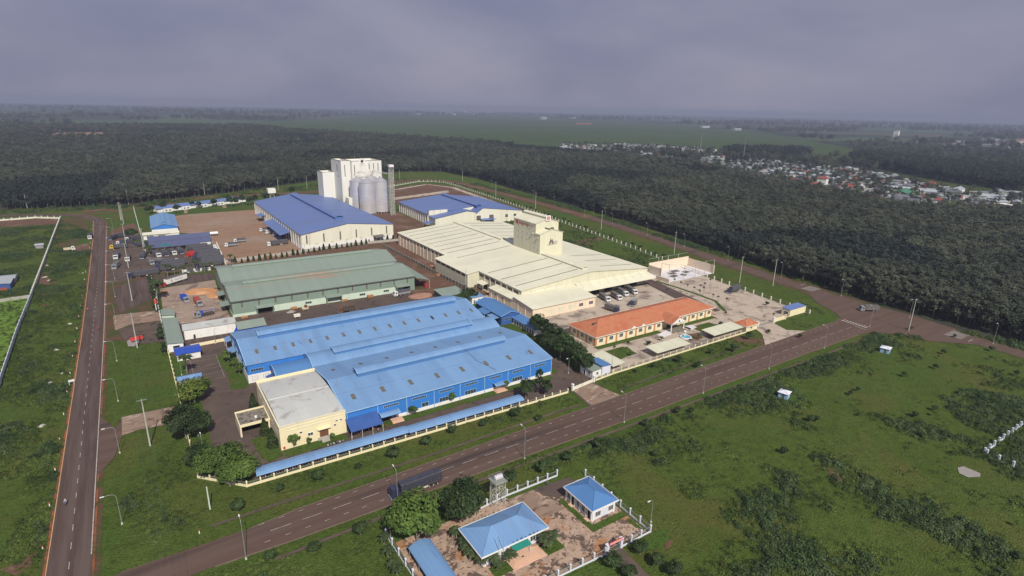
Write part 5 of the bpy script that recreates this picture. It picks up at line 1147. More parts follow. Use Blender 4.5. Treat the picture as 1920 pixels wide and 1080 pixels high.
for i, (x, y) in enumerate([(321.1,83),(326.8,120.2),(332.5,158.6),(336.8,199.3),(343.4,244.2),(350,289.2),(357,335),(363.5,385),(370,432),(377,490),(384,540),(388,590),(390,640),(389.7,690)]):
    a = R(180)
    if i == 0: l3.location = (x+3, y, 0); l3.rotation_euler.z = a
    else: dup(l3, (x+1.5, y, 0), a)
l4 = lamp(7.0, 1.2, 'yard_lamp', 'slim yard lamp standing in a factory yard', 'slim lamps in the yards')
for i, (x, y, a) in enumerate([(11.8,161.5,40),(6.2,172,90),(134,160,200),(98,81.4,180),(39.8,110.5,0),(150,152.4,90),(40,440,0),(95,406,90),(270,200,90),(5.5,235,0),(20.5,262,0)]):
    if i == 0: l4.location = (x, y, 0); l4.rotation_euler.z = R(a)
    else: dup(l4, (x, y, 0), R(a))
# concrete power poles along the west lawn
def power_pole(h, label, group, arms=1, double=False):
    t = thing('power_pole', label, 'power pole', (0, 0, 0), 0, group)
    for dx in ((-.35, .35) if double else (0,)): mb = MB(); mb.tube((dx,0,0),(dx,0,h),.24,.13,8); mb.build('pole', M['pole_concrete'], t)
    for k in range(arms):
        z = h-.5-k*1.5; mb = MB(); mb.box(-1.4,1.4,-.08,.08,z,z+.16); ca = mb.build('crossarm', M['galv'], t); mb = MB()
        for x in (-1.25, 0, 1.25): mb.tube((x,0,z+.16),(x,0,z+.55),.08,.05,6)
        mb.build('insulator', M['louvre'], ca)
    return t
pp = power_pole(15.9, 'tall concrete power pole with crossarm on the west lawn', 'power poles on the west side')
WP = [(-6.8,186.3),(-7.9,273.5),(-8.4,345),(-8.9,420),(-9.4,490),(-10.0,580)]
for i, (x, y) in enumerate(WP):
    if i == 0: pp.location = (x, y, 0)
    else: dup(pp, (x, y, 0))
pd_ = power_pole(15.6, 'pair of concrete power poles standing close together', 'double power poles', double=True)
for i, (x, y) in enumerate([(-11.5,600),(1.0,468)]):
    if i == 0: pd_.location = (x, y, 0)
    else: dup(pd_, (x, y, 0), R(20))
pn = power_pole(14.8, 'concrete power pole at the northern forest edge', 'power poles at the northern edge')
NP = [(-84.6,697.7),(67,738),(149,765),(180,757),(321,782)]
NP[0] = (-84.6,697.7); NP[1:] = [(-5,694),(67,722),(149,742),(182,738),(321,778)]
for i, (x, y) in enumerate(NP):
    if i == 0: pn.location = (x, y, 0); pn.rotation_euler.z = R(70)
    else: dup(pn, (x, y, 0), R(70))
pe = power_pole(16.6, 'concrete power pole beside the east dirt road', 'power poles along the east road')
EP = [(307.3,111.5),(317.6,191.3),(327,277.5),(340,372),(351,487),(362,584),(392,722)]
for i, (x, y) in enumerate(EP):
    if i == 0: pe.location = (x, y, 0)
    else: dup(pe, (x, y, 0))
po = dup(pe, (305.5,206,0), 0, 'concrete power pole inside the east yard corner', 'power poles in the east yard'); 
t = thing('power_pole', 'concrete pole in front of the stepped mill bay', 'power pole', (147.5, 268.5)); MB().tube((0,0,0),(0,0,14.5),.22,.14,8).build('pole', M['pole_concrete'], t); MB().box(-1.2,1.2,-.1,.1,9.6,9.8).box(-.6,.6,-.5,.5,4.4,5.8).build('crossarm', M['louvre'], t)
t = thing('anchor_pole', 'short pale guy pole on the lawn near the junction', 'power pole', (4.7, 145.2)); MB().tube((0,0,0),(0,0,6.8),.2,.14,8).build('pole', M['wall_pale_green'], t)
def cable(name, pts, h, sag, label, offs=(-1.25,0,1.25), r=.022):
    mb = MB()
    for (a, b), (c, d) in zip(pts[:-1], pts[1:]):
        ux, uy = (c-a), (d-b); l = math.hypot(ux, uy); nx, ny = -uy/l, ux/l
        for o in offs:
            P = [(a+ux*k/10+nx*o, b+uy*k/10+ny*o, h-sag*4*(k/10)*(1-k/10)) for k in range(11)]; mb.path(P, r, 3)
    return tag(mb.build(name, M['wire']), label, 'power line')
cable('power_line', [(-5.5,60)]+WP, 15.9, 1.6, 'thin power cables running over the west lawn')
cable('power_line', [(-200,650)]+NP, 14.8, 1.5, 'thin power cables along the northern forest edge')
cable('power_line', EP, 16.6, 1.4, 'thin power cables along the east dirt road')
# young yard posts with little crowns in the east yard are trees, see below
# ================================================================ vehicles
def wheels(t, xs, w, r=.5):
    for x in xs:
        for s in (-1, 1):
            mb = MB(); y = s*(w/2-.02); mb.tube((x,y-s*.34,r),(x,y,r),r,r,14); o = mb.build('wheel', M['tyre'], t)
            MB().tube((x,y-s*.02,r),(x,y+s*.03,r),r*.5,r*.5,10).build('rim', M['rim'], o)
def truck(name, label, L_, cabm, cargom, canopym, w=2.5, h=3.5, arch=True, nax=2, cat='truck', group=None, body='canvas', hood=False, floor=1.15, sides=None):
    """rigid truck; front at x = 0 looking to -x, bed behind"""
    t = thing(name, label, cat, (0, 0, 0), 0, group); hw = w/2; cl = 2.1
    cz = 2.9
    mb = MB(); mb.prism([(0,.55),(cl,.55),(cl,cz),(.45,cz),(.05,1.6)], 'y', -hw+.05, hw-.05); cab = mb.build('cab', M[cabm], t)
    mb = MB(); mb.face((.04,-hw+.2,1.68),(.04,hw-.2,1.68),(.38,hw-.2,2.68),(.38,-hw+.2,2.68)); mb.build('windshield', M['glass'], cab)
    for s in (-1, 1): wbox_ = MB(); wbox_.box(.75,1.7,s*(hw-.05)-.02 if s < 0 else hw-.06,s*(hw-.05)+.01 if s < 0 else hw-.03,1.7,2.5); wbox_.build('side_window', M['glass'], cab)
    MB().box(-.12,.12,-hw+.05,hw-.05,.4,.95).build('bumper', M['truck_grey'], t)
    for s in (-1, 1): MB().box(-.16,-.10,s*.85-.18,s*.85+.18,.7,.9).build('headlight', M['frame_white'], t)
    MB().box(.3,L_-.2,-.45,.45,.6,1.0).build('chassis', M['chassis'], t)
    x0 = cl+.25
    if body == 'canvas':
        MB().box(x0,L_,-hw,hw,floor-.1,floor+.9).build('cargo_bed', M[cargom], t)
        pts = arc(-hw, hw, h-.35, .35, 8) if arch else [(-hw,h),(hw,h)]
        mb = MB(); mb.prism([(hw-.01,floor+.9),(-hw+.01,floor+.9)]+pts, 'x', x0+.02, L_-.02); cn = mb.build('canopy', M[canopym], t)
        mb = MB()
        for k in range(int((L_-x0)/1.3)+1):
            xx = x0+.05+k*1.3
            for s in (-1, 1): mb.box(xx,xx+.06,s*hw-.03,s*hw+.03,floor+.9,h-.4)
        mb.build('hoop', M['truck_grey'], cn)
    elif body == 'box':
        mb = MB(); mb.box(x0,L_,-hw,hw,floor-.1,h); mb.build('cargo_box', M[canopym], t)
        mb = MB(); mb.box(x0-.03,L_+.03,-hw-.03,hw+.03,h,h+.05); mb.build('box_roof', M[cargom], t)
    elif body == 'tank':
        mb = MB(); mb.tube((x0+.2,0,floor+1.0),(L_,0,floor+1.0),1.15,1.15,18); mb.build('tank', M[canopym], t)
        mb = MB()
        for k in range(4): mb.tube((x0+1.2+k*(L_-x0)/4,0,floor+2.0),(x0+1.2+k*(L_-x0)/4,0,floor+2.35),.3,.3,10)
        mb.build('hatch', M['truck_grey'], t)
    elif body == 'tipper':
        mb = MB()
        for a in ((x0,L_,-hw,-hw+.1),(x0,L_,hw-.1,hw),(x0,x0+.1,-hw+.1,hw-.1),(L_-.1,L_,-hw+.1,hw-.1)): mb.box(*a,floor,h-.6)
        mb.box(x0,L_,-hw,hw,floor-.15,floor)
        for k in range(5): mb.box(x0+.4+k*(L_-x0-.8)/4-.06,x0+.4+k*(L_-x0-.8)/4+.06,-hw-.08,hw+.08,floor,h-.62)
        mb.build('tipper_body', M[canopym], t); mb = MB(); mb.box(x0+.1,L_-.1,-hw+.1,hw-.1,h-1.6,h-1.1); mb.build('load', M[cargom], t)
    elif body == 'flat':
        MB().box(x0+1.6,L_,-hw,hw,floor-.1,floor+.35).build('flatbed', M[cargom], t)
        mb = MB(); mb.box(x0+.1,x0+1.2,-.6,.6,1,3.1); mb.tube((x0+.6,0,3.0),(L_+1.5,0,2.4),.22,.16,6); mb.build('crane', M[canopym], t)
    ax = [1.0]+[L_-1.3-k*1.3 for k in range(nax)]
    wheels(t, ax, w); return t
def semi(name, label, L_, cabm, canopym, sidem, w=2.5, h=3.95, group=None, rail='chassis'):
    t = thing(name, label, 'semi-trailer truck', (0,0,0), 0, group); hw = w/2
    mb = MB(); mb.prism([(0,.5),(2.2,.5),(2.2,3.3),(.35,3.3),(.03,1.7)], 'y', -hw+.05, hw-.05); cab = mb.build('cab', M[cabm], t)
    mb = MB(); mb.face((.02,-hw+.2,1.8),(.02,hw-.2,1.8),(.31,hw-.2,2.95),(.31,-hw+.2,2.95)); mb.build('windshield', M['glass'], cab)
    for s in (-1, 1): MB().box(.75,1.7,s*(hw-.04)-.02,s*(hw-.04)+.02,1.9,2.7).build('side_window', M['glass'], cab)
    MB().box(-.12,.1,-hw+.05,hw-.05,.4,.95).build('bumper', M['truck_grey'], t); MB().box(.3,6.2,-.45,.45,.6,1.05).build('chassis', M['chassis'], t)
    mb = MB(); mb.box(2.7,L_,-hw,hw,1.1,1.4); mb.build('trailer_frame', M[rail], t)
    mb = MB(); mb.prism([(hw,1.41),(-hw,1.41)]+[(-hw,h-.2),(-hw+.25,h),(hw-.25,h),(hw,h-.2)], 'x', 2.72, L_-.02); cn = mb.build('trailer_canopy', M[canopym], t)
    mb = MB()
    for k in range(int((L_-2.7)/1.2)): mb.prism([(hw+.02,1.4),(hw+.02,h-.19),(hw-.24,h+.02),(-hw+.24,h+.02),(-hw-.02,h-.19),(-hw-.02,1.4),(-hw,1.4),(-hw+.01,h-.2),(-hw+.25,h),(hw-.25,h),(hw-.01,h-.2),(hw,1.4)], 'x', 3.1+k*1.2, 3.16+k*1.2)
    mb.build('hoop', M[sidem], cn)
    MB().box(9.0,10.6,hw-.4,hw-.02,.6,1.1).box(9.0,10.6,-hw+.02,-hw+.4,.6,1.1).build('side_locker', M['wall_pale_cream'], t)
    MB().box(L_-.05,L_+.05,-hw,hw,.75,.95).build('rear_bumper', M['rust_red'], t)
    wheels(t, [1.1, 4.1, 5.4, L_-1.4, L_-2.7, L_-4.0], w); return t
# the truck on the main road
o = semi('semi_truck', 'dark blue semi truck with canvas trailer driving on the main road', 14.9, 'truck_navy', 'canvas_navy', 'canvas_dark'); o.location = (45.3, 124.6, 0); o.rotation_euler.z = R(1)
# parked rows in the truck park
grp = 'dark canvas trucks in the dense row of the truck park'
row = semi('semi_truck', 'dark canvas semi truck parked in the tight row behind the palms', 16.0, 'truck_navy', 'canvas_dark', 'canvas_navy', group=grp); row.location = (25.6, 399.0, 0)
for k in range(1, 9): dup(row, (26.2+(k*5 % 4)*.7, 399.0+k*4.3, 0), R((k*37 % 5)-2))
rw = semi('semi_truck', 'canvas semi truck with white cab facing the yard fence', 15.5, 'truck_white', 'canvas_dark', 'canvas_navy', group='white cab trucks facing the fence'); rw.location = (44.2, 440.5, 0); rw.rotation_euler.z = R(183)
dup(rw, (44.4, 447.5, 0), R(182)); dup(rw, (42.0, 453.6, 0), R(180))
s3 = dup(row, (4.4, 400.6, 0), R(3), 'dark canvas semi truck left of the palm row, nearest the wall', 'three dark trucks behind the concrete wall'); dup(row, (5.2, 406.5, 0), R(4), 'dark canvas semi truck left of the palm row, middle of three'); dup(row, (6.6, 412.5, 0), R(2), 'dark canvas semi truck left of the palm row, farthest of three')
dup(row, (-9.5, 392.5, 0), R(10), 'long dark truck behind the big palm with a white side locker', 'single trucks on the apron')
T1 = truck('truck', 'red bodied truck with a high tail in the truck park', 9.5, 'truck_red', 'truck_red', 'truck_red', body='box', h=3.6); T1.location = (23.4, 432.5, 0); T1.rotation_euler.z = R(8)
gp = 'parked canopy trucks on the apron'
T2s = [truck('truck', 'x', 9.4, c, b, cn, h=3.7, w=2.7, group=gp) for c, b, cn in (('truck_grey','truck_grey','canvas_grey'),('truck_white','canvas_grey','canvas_dark'),('truck_navy','truck_grey','canvas_dark'),('cream_paint','truck_navy','canvas_grey'))]; usedT = set()
PK = [(-16.4,420,75,'grey canopy truck on the apron nearest the left road'),(-15.6,447,80,'white cab truck behind a blue one beside the left road'),(-9.2,437,85,'pale short truck on the grass island edge'),(-1.2,440,80,'dark roofed truck right of the grass island'),
      (4.0,421,100,'blue grey canopy truck in the middle of the apron'),(8.8,440,105,'large pale canopy truck under the drooping palm'),(13.2,441,100,'dark canopy truck second from the drooping palm'),(18.0,441.5,100,'truck with white tarp in front of the canteen'),(22.4,443,100,'dark canopy truck below the green canteen sign'),
      (29.5,446,95,'small dark truck parked alone in front of canteen arches'),(13.0,421,150,'tilted dark truck with orange cream cab'),(18.5,419,165,'dark truck with white cab left of the dense row')]
for i, (x, y, a, lab) in enumerate(PK):
    k = (0,1,1,2,0,1,2,1,2,2,3,1)[i]
    if k not in usedT: usedT.add(k); t = T2s[k]; t.location = (x, y-1, 0); t.rotation_euler.z = R(a); t['label'] = lab
    else: dup(T2s[k], (x, y-1, 0), R(a), lab)
# fix facing: cabs towards the camera
T3 = truck('truck', 'truck with yellow cab and dark canopy beside the left road', 10.5, 'truck_yellow', 'canvas_dark', 'canvas_dark', nax=3, h=3.6); T3.location = (-19.0, 481.5, 0); T3.rotation_euler.z = R(-6)
T4 = truck('truck', 'white cab dark canopy truck behind the yellow cab truck', 10.5, 'truck_white', 'canvas_navy', 'canvas_navy', nax=3, h=3.7); T4.location = (-15.4, 493, 0); T4.rotation_euler.z = R(2)
dup(T4, (-9.6, 505, 0), R(5), 'white and dark truck parked beyond the low spreading tree'); T5 = truck('truck', 'navy canvas truck farthest along the left road', 9.5, 'truck_navy', 'canvas_navy', 'canvas_navy', nax=2, h=3.6); T5.location = (-16.5, 519, 0); T5.rotation_euler.z = R(15)
dup(T5, (-19.2, 512, 0), R(60), 'navy canvas truck standing askew at the road edge'); dup(T5, (-4.5, 481.5, 0), R(-3), 'dark long truck under the low spreading tree')
dup(T4, (-31.6, 522.5, 0), R(87), 'white cab truck on the grass left of the road'); T6 = truck('truck', 'small white and beige flatbed truck on the red soil', 6.5, 'truck_white', 'cream_paint', 'cream_paint', body='box', h=2.1); T6.location = (-38.8, 489.5, 0); T6.rotation_euler.z = R(183)
# brown yard
T7 = truck('truck', 'white cab truck with black canopy leading the pair on brown yard', 8.5, 'truck_white', 'truck_grey', 'canvas_dark', h=3.4, nax=2); T7.location = (50.0, 451.5, 0); T7.rotation_euler.z = R(-3)
dup(T7, (57.5, 462.5, 0), R(-3), 'white cab truck with black canopy behind its twin on brown yard')
for x, y, lab in ((81.5,495,'farthest white cab truck at the navy loading canopy'),(84.0,484,'second white cab truck at the navy loading canopy'),(87.5,473,'third white cab truck at the navy loading canopy')): dup(T7, (x, y, 0), R(5), lab)
T8 = semi('semi_truck', 'white cab long dark truck nearest the hedge at the navy warehouse', 15, 'truck_white', 'canvas_dark', 'canvas_grey'); T8.location = (76.5, 439, 0); T8.rotation_euler.z = R(7)
T9 = truck('tanker_truck', 'white tanker truck behind the navy canteen roof', 15.5, 'truck_white', 'truck_white', 'truck_white', body='tank', nax=3, cat='tanker truck'); T9.location = (36.0, 497, 0); T9.rotation_euler.z = R(-4)
# green mill yard
T10 = truck('tipper_truck', 'blue bodied tipper truck in the pink concrete yard', 8.6, 'truck_grey', 'truck_blue', 'truck_blue', body='tipper', nax=2, cat='tipper truck'); T10.location = (15.4, 327.6, 0); T10.rotation_euler.z = R(99)
T11 = truck('tipper_truck', 'dark red tipper truck next to the sand heap', 8.8, 'truck_grey', 'rust_red', 'rust_red', body='tipper', nax=2, cat='tipper truck', h=3.9); T11.location = (20.6, 318.0, 0); T11.rotation_euler.z = R(98)
T12 = truck('crane_truck', 'grey flatbed truck with a blue crane boom', 8.5, 'truck_grey', 'chassis', 'truck_blue', body='flat', nax=3, cat='crane truck'); T12.location = (16.6, 300.6, 0); T12.rotation_euler.z = R(16)
T13 = truck('truck', 'white cab grey canopy truck before the green warehouse canopy', 9.6, 'truck_white', 'truck_grey', 'canvas_dark', nax=3, h=3.3); T13.location = (111.4, 284.8, 0); T13.rotation_euler.z = R(3)
T14 = truck('tipper_truck', 'dark green empty truck parked behind the blue factory', 8.4, 'wood', 'chassis', 'chassis', body='tipper', nax=2, cat='tipper truck', h=3.0); T14.location = (77.6, 273.6, 0); T14.rotation_euler.z = R(3)
t = thing('container_trailer', 'white container trailer with red cab in the lane', 'container truck', (8.2, 366.0), R(38)); mb = MB(); mb.box(0,13.4,-1.25,1.25,1.2,3.9); bx = mb.build('container', M['wall_white'], t)
mb = MB(); mb.box(-.02,13.42,-1.27,1.27,3.9,3.95); mb.build('container_roof', M['canvas_grey'], bx); mb = MB(); mb.box(2.6,3.2,-1.31,-1.26,1.9,3.4); mb.box(3.3,3.6,-1.31,-1.26,1.9,2.4)
for k in range(9): mb.box(5.0+k*.62,5.4+k*.62,-1.31,-1.26,2.3,2.9)
mb.build('lettering', M['concrete'], bx)
mb = MB(); mb.box(-3.0,-.8,-1.2,1.2,.5,2.5); mb.build('cab', M['truck_red'], t); wheels(t, [-2, 1.2, 10.4, 11.7], 2.5)
# cream yard and east yard
G4 = 'grey canopy trucks beside the loading canopy'
for i, (x, y, a, lab) in enumerate([(208.1,220.8,79,'white fronted truck nearest the mill front office'),(215.6,219.6,79,'white fronted canopy truck second in the loading line'),(223.8,223.0,79,'white fronted truck third in the loading line'),(230.8,223.0,79,'dark truck rightmost in the loading line')]):
    if i == 0: tt = truck('truck', lab, 8.6, 'truck_white', 'truck_grey', 'canvas_grey', group=G4); tt.location = (x, y-3, 0); tt.rotation_euler.z = R(a)
    else: dup(tt, (x, y-3, 0), R(a), lab)
tb = truck('box_truck', 'brown grey box truck behind the orange roof', 8.2, 'truck_navy', 'canvas_grey', 'canvas_grey', body='box', h=3.3, cat='box truck'); tb.location = (200.8, 202.5, 0); tb.rotation_euler.z = R(100)
tb2 = truck('truck', 'short dark truck parked askew in the cream yard', 6.8, 'truck_navy', 'truck_grey', 'canvas_grey', body='box', h=2.9); tb2.location = (213.8, 206.5, 0); tb2.rotation_euler.z = R(28)
tb3 = truck('truck', 'black canopy truck alone in the east concrete yard', 12.0, 'truck_navy', 'canvas_dark', 'canvas_dark', nax=3, h=3.9); tb3.location = (279.6, 194.6, 0); tb3.rotation_euler.z = R(10)
tb4 = truck('box_truck', 'grey van bodied truck turning at the east junction', 9.6, 'truck_grey', 'canvas_grey', 'canvas_grey', body='box', h=3.3, cat='box truck'); tb4.location = (316.5, 139.5, 0); tb4.rotation_euler.z = R(-34)
# small machines
t = thing('wheel_loader', 'small orange wheel loader before the green warehouse', 'loader', (63.0, 286.4)); MB().box(0,3.2,-.9,.9,.7,1.6).build('body', M['cream_paint'], t); MB().box(1.4,2.6,-.7,.7,1.6,2.7).build('cab', M['wood'], t); MB().prism([(-1.6,.2),(-.6,.2),(-.6,1.0),(-1.4,1.2)], 'y', -1.1, 1.1).build('bucket', M['wood'], t); wheels(t, [.5, 2.6], 2.1, .55)
t = thing('tank_cart', 'small white cart at the edge of blue roof', 'cart', (56.9, 277.4)); MB().box(0,3,-.8,.8,.7,1.9).build('box', M['wall_pale_cream'], t); wheels(t, [.6, 2.4], 1.7, .4)
# ---- riders and motorbikes
def bike(name, label, m, group=None):
    t = thing(name, label, 'motorbike', (0,0,0), 0, group)
    mb = MB(); mb.prism([(-.55,.55),(-.2,.42),(.25,.42),(.6,.70),(.85,.80),(.8,.9),(.2,.82),(-.15,.62),(-.45,.95),(-.55,.98)], 'y', -.13, .13); mb.build('body', M[m], t)
    mb = MB(); mb.prism([(.0,.80),(.75,.84),(.72,.95),(.02,.90)], 'y', -.14, .14); mb.build('seat', M['tyre'], t)
    mb = MB(); mb.tube((-.5,-.32,1.05),(-.5,.32,1.05),.025,.025,5); mb.tube((-.62,0,.3),(-.48,0,1.05),.04,.04,5); mb.build('handlebar', M['steel'], t)
    for x in (-.65, .65):
        mb = MB(); mb.tube((x,-.05,.3),(x,.05,.3),.3,.3,12); o = mb.build('wheel', M['tyre'], t); MB().tube((x,-.06,.3),(x,.06,.3),.17,.17,8).build('rim', M['rim'], o)
    return t
def person(label, loc, rz, shirt='shirt_lilac', sit=True, group=None):
    if sit: J = dict(pel=(.18,0,.92), che=(.05,0,1.28), nek=(.0,0,1.43), hed=(-.03,0,1.60), shL=(.03,.19,1.38), elL=(-.18,.24,1.18), haL=(-.44,.27,1.08), kn=(-.22,.15,.80), an=(-.10,.17,.36), to=(-.26,.18,.32))
    else: J = dict(pel=(0,0,.92), che=(0,0,1.26), nek=(0,0,1.44), hed=(-.01,0,1.60), shL=(0,.19,1.38), elL=(.02,.25,1.10), haL=(-.06,.26,.84), kn=(-.02,.10,.50), an=(.03,.11,.08), to=(-.15,.12,.04))
    V = [J['pel'], J['che'], J['nek'], J['hed'], (J['hed'][0],0,J['hed'][2]+.12)]; E_ = [(0,1),(1,2),(2,3),(3,4)]; RR = [.15,.15,.06,.10,.07]
    for s in (1, -1):
        f = lambda p: (p[0], p[1]*s, p[2]); n = len(V)
        V += [f(J['shL']), f(J['elL']), f(J['haL'])]; E_ += [(1,n),(n,n+1),(n+1,n+2)]; RR += [.07,.05,.035]
        for q in range(4): V.append((J['haL'][0]-.07-.01*(q%2), (J['haL'][1]+(-.03+.02*q))*s, J['haL'][2]-.02*(q==0))); E_.append((n+2,len(V)-1)); RR.append(.010)
        V.append((J['haL'][0]-.03, (J['haL'][1]-.06)*s, J['haL'][2]-.01)); E_.append((n+2,len(V)-1)); RR.append(.011)
        n = len(V); V += [(J['pel'][0],.09*s,J['pel'][2]-.06), f(J['kn']), f(J['an']), f(J['to'])]; E_ += [(0,n),(n,n+1),(n+1,n+2),(n+2,n+3)]; RR += [.10,.075,.05,.045]
    me = bpy.data.meshes.new('person'); me.from_pydata(V, E_, []); o = bpy.data.objects.new('person', me); C.objects.link(o)
    sm = o.modifiers.new('skin', 'SKIN'); 
    for i, sv in enumerate(me.skin_vertices[0].data): sv.radius = (RR[i], RR[i]); sv.use_root = (i == 0)
    o.modifiers.new('sub', 'SUBSURF').levels = 1; o.modifiers['sub'].render_levels = 1
    dg = bpy.context.evaluated_depsgraph_get(); m2 = bpy.data.meshes.new_from_object(o.evaluated_get(dg)); bpy.data.objects.remove(o)
    m2.materials.clear(); [m2.materials.append(M[x]) for x in ('skin', shirt, 'trousers')]
    for p in m2.polygons:
        c = p.center; p.use_smooth = True
        p.material_index = 2 if c.z < (1.0 if sit else .95) and not (abs(c.y) > .2 and c.z > .8) else (1 if c.z < J['nek'][2] and not (c.x < J['haL'][0]+.06 and abs(c.y) > .2) else 0)
    o = bpy.data.objects.new('person', m2); C.objects.link(o); o.location = loc; o.rotation_euler.z = rz; tag(o, label, 'person', group)
    MB().tube((J['hed'][0],0,J['hed'][2]+.02),(J['hed'][0]+.01,0,J['hed'][2]+.17),.115,.07,10).build('helmet' if sit else 'hair', M['wall_white' if sit and shirt != 'shirt_red' else 'hair'], o); return o
b1 = bike('motorbike', 'dark motorbike ridden along the left edge of the left road', 'truck_navy'); b1.location = (*(-26.2,166.5), 0); b1.rotation_euler.z = R(90)
person('person in pale lilac shirt riding a dark motorbike', (*(-26.2,166.5), 0), R(90))
b2 = bike('motorbike', 'red motorbike on the left lane of the left road', 'red_paint'); b2.location = (*(-27.1,339.2), 0); b2.rotation_euler.z = R(90); person('person in red riding on the left lane', (*(-27.1,339.2), 0), R(90), 'shirt_red')
b3 = dup(b2, (*(-22.1,306.3), 0), R(-90), 'red motorbike coming up on the right lane of the left road'); person('person in red riding on the right lane', (*(-22.1,306.3), 0), R(-90), 'shirt_red')
for i, (x, y, s, lab) in enumerate([(53.5,158.8,'shirt_red','person in red standing in front of the dark blue awning'),(54.6,157.9,'shirt_lilac','person in pale shirt standing by the dark blue awning'),(57.6,158.6,'shirt_red','person in red near the curved canopy steps'),(55.4,159.6,'trousers','person in dark clothes under the dark blue awning edge'),(46.0,157.6,'shirt_lilac','person in pale shirt beside the grey ramp')]):
    person(lab, (x, y, 0), R(90+i*50), s, False)
# motorbike shed
MS = thing('bike_shed', 'very long pale blue roofed motorbike shed along the front fence', 'shed', (17.0, 150.2), R(-1.2))
def mshed(x0, x1, dy):
    mb = MB(); prof = [(-.2,2.35),(0.0,2.55),(.9,2.95),(2.3,3.05),(3.7,2.75),(3.7,2.67),(2.3,2.97),(.9,2.87),(0,2.47),(-.2,2.27)]
    mb.prism([(y+dy, z) for y, z in prof], 'x', x0, x1); return mb.build('roof', M['roof_blue'], MS)
mshed(0, 44.5, 0); mshed(44.5, 87.4, -.5)
mb = MB(); mb.box(.1,44.3,2.28,2.36,3.052,3.09); mb.box(44.6,87.3,1.78,1.86,3.052,3.09); mb.build('ridge_seam', M['louvre'], MS)
for k in range(25):
    x = .3+k*3.6; dy = 0 if x < 44.5 else -.5
    for yy in (.2, 3.3): MB().tube((x,yy+dy,0),(x,yy+dy,2.5 if yy < 1 else 2.7),.05,.05,5).build('post', M['galv'], MS)
cols = ['truck_navy', 'truck_red', 'truck_white', 'tyre', 'truck_grey', 'rust_red']
protos = [bike('motorbike', 'parked motorbike in the long shed behind the fence', c, 'motorbikes in the long shed') for c in cols]
for k in range(118):
    x = 18.0+k*.725; y = 152.0-(x-17)*.021-(.5 if x > 61.5 else 0); a = R(90+rng.uniform(-8,8)); j = int(rng.integers(0,6))
    if k < 6: protos[k].location = (x, y, 0); protos[k].rotation_euler.z = a
    else: dup(protos[j], (x, y, 0), a)
gB = 'motorbikes under the dark blue awning'
for k in range(15): dup(protos[int(rng.integers(0,6))], (47.0+k*.66, 160.3+rng.uniform(-.3,.3), 0), R(80+rng.uniform(-15,15)), 'parked motorbike under the dark blue awning at the factory wall', gB)
for k in range(6): dup(protos[(2, 4, 2, 0, 2, 4)[k]], (38.6+k*.9, 158.2, 0), R(85+k*3), 'parked motorbike at the foot of the beige office wall', 'motorbikes by the beige office')
# heaps
def heap(label, cat, m, cx, cy, rx_, ry_, h, rz=0, n=18, name='heap'):
    V = []; F = []
    for i in range(n+1):
        for j in range(n+1):
            u, v = -1+2*i/n, -1+2*j/n; r = math.hypot(u, v)
            z = max(0, 1-r)**.8*h*(.75+.5*noise.noise(Vector((u*2.1+cx, v*2.1+cy, 0))))+.12*h*noise.noise(Vector((u*7+cx, v*7, 3)))*(r < 1)
            V.append((u*rx_, v*ry_, z-.02 if r < 1 else -.05))
    for i in range(n):
        for j in range(n): a = i*(n+1)+j; F.append((a, a+n+1, a+n+2, a+1))
    me = bpy.data.meshes.new(name); me.from_pydata(V, [], F); me.materials.append(M[m]); o = bpy.data.objects.new(name, me); C.objects.link(o)
    o.location = (cx, cy, .05); o.rotation_euler.z = rz; return tag(o, label, cat)
heap('long orange sand heap against the green warehouse wall', 'sand heap', 'sand', 23.6, 345.5, 8.5, 6.5, 2.4, R(-30), name='sand_heap'); heap('smaller orange sand heap joined to the long one', 'sand heap', 'sand', 28.6, 334.5, 3.6, 6.0, 1.9, name='sand_heap')
heap('reddish rubble heap behind the factory roof corner', 'rubble heap', 'rubble', 125, 279, 7, 5, 1.3, name='rubble_heap'); heap('small grey gravel heap before the green warehouse', 'gravel heap', 'gravel', 57.8, 287.2, 2.2, 1.6, 1.1, name='gravel_heap')
heap('long low brown rubble along the stained wall', 'rubble heap', 'rubble', 158, 322, 2.4, 14, 1.6, name='rubble_heap')
t = thing('container', 'small dark red container beyond the green warehouse', 'container', (135.5, 291), R(90)); MB().box(0,5.5,0,2.4,0,2.6).build('body', M['dark_red'], t); MB().box(-.03,5.53,-.03,2.43,2.6,2.66).build('roof', M['rust_red'], t)
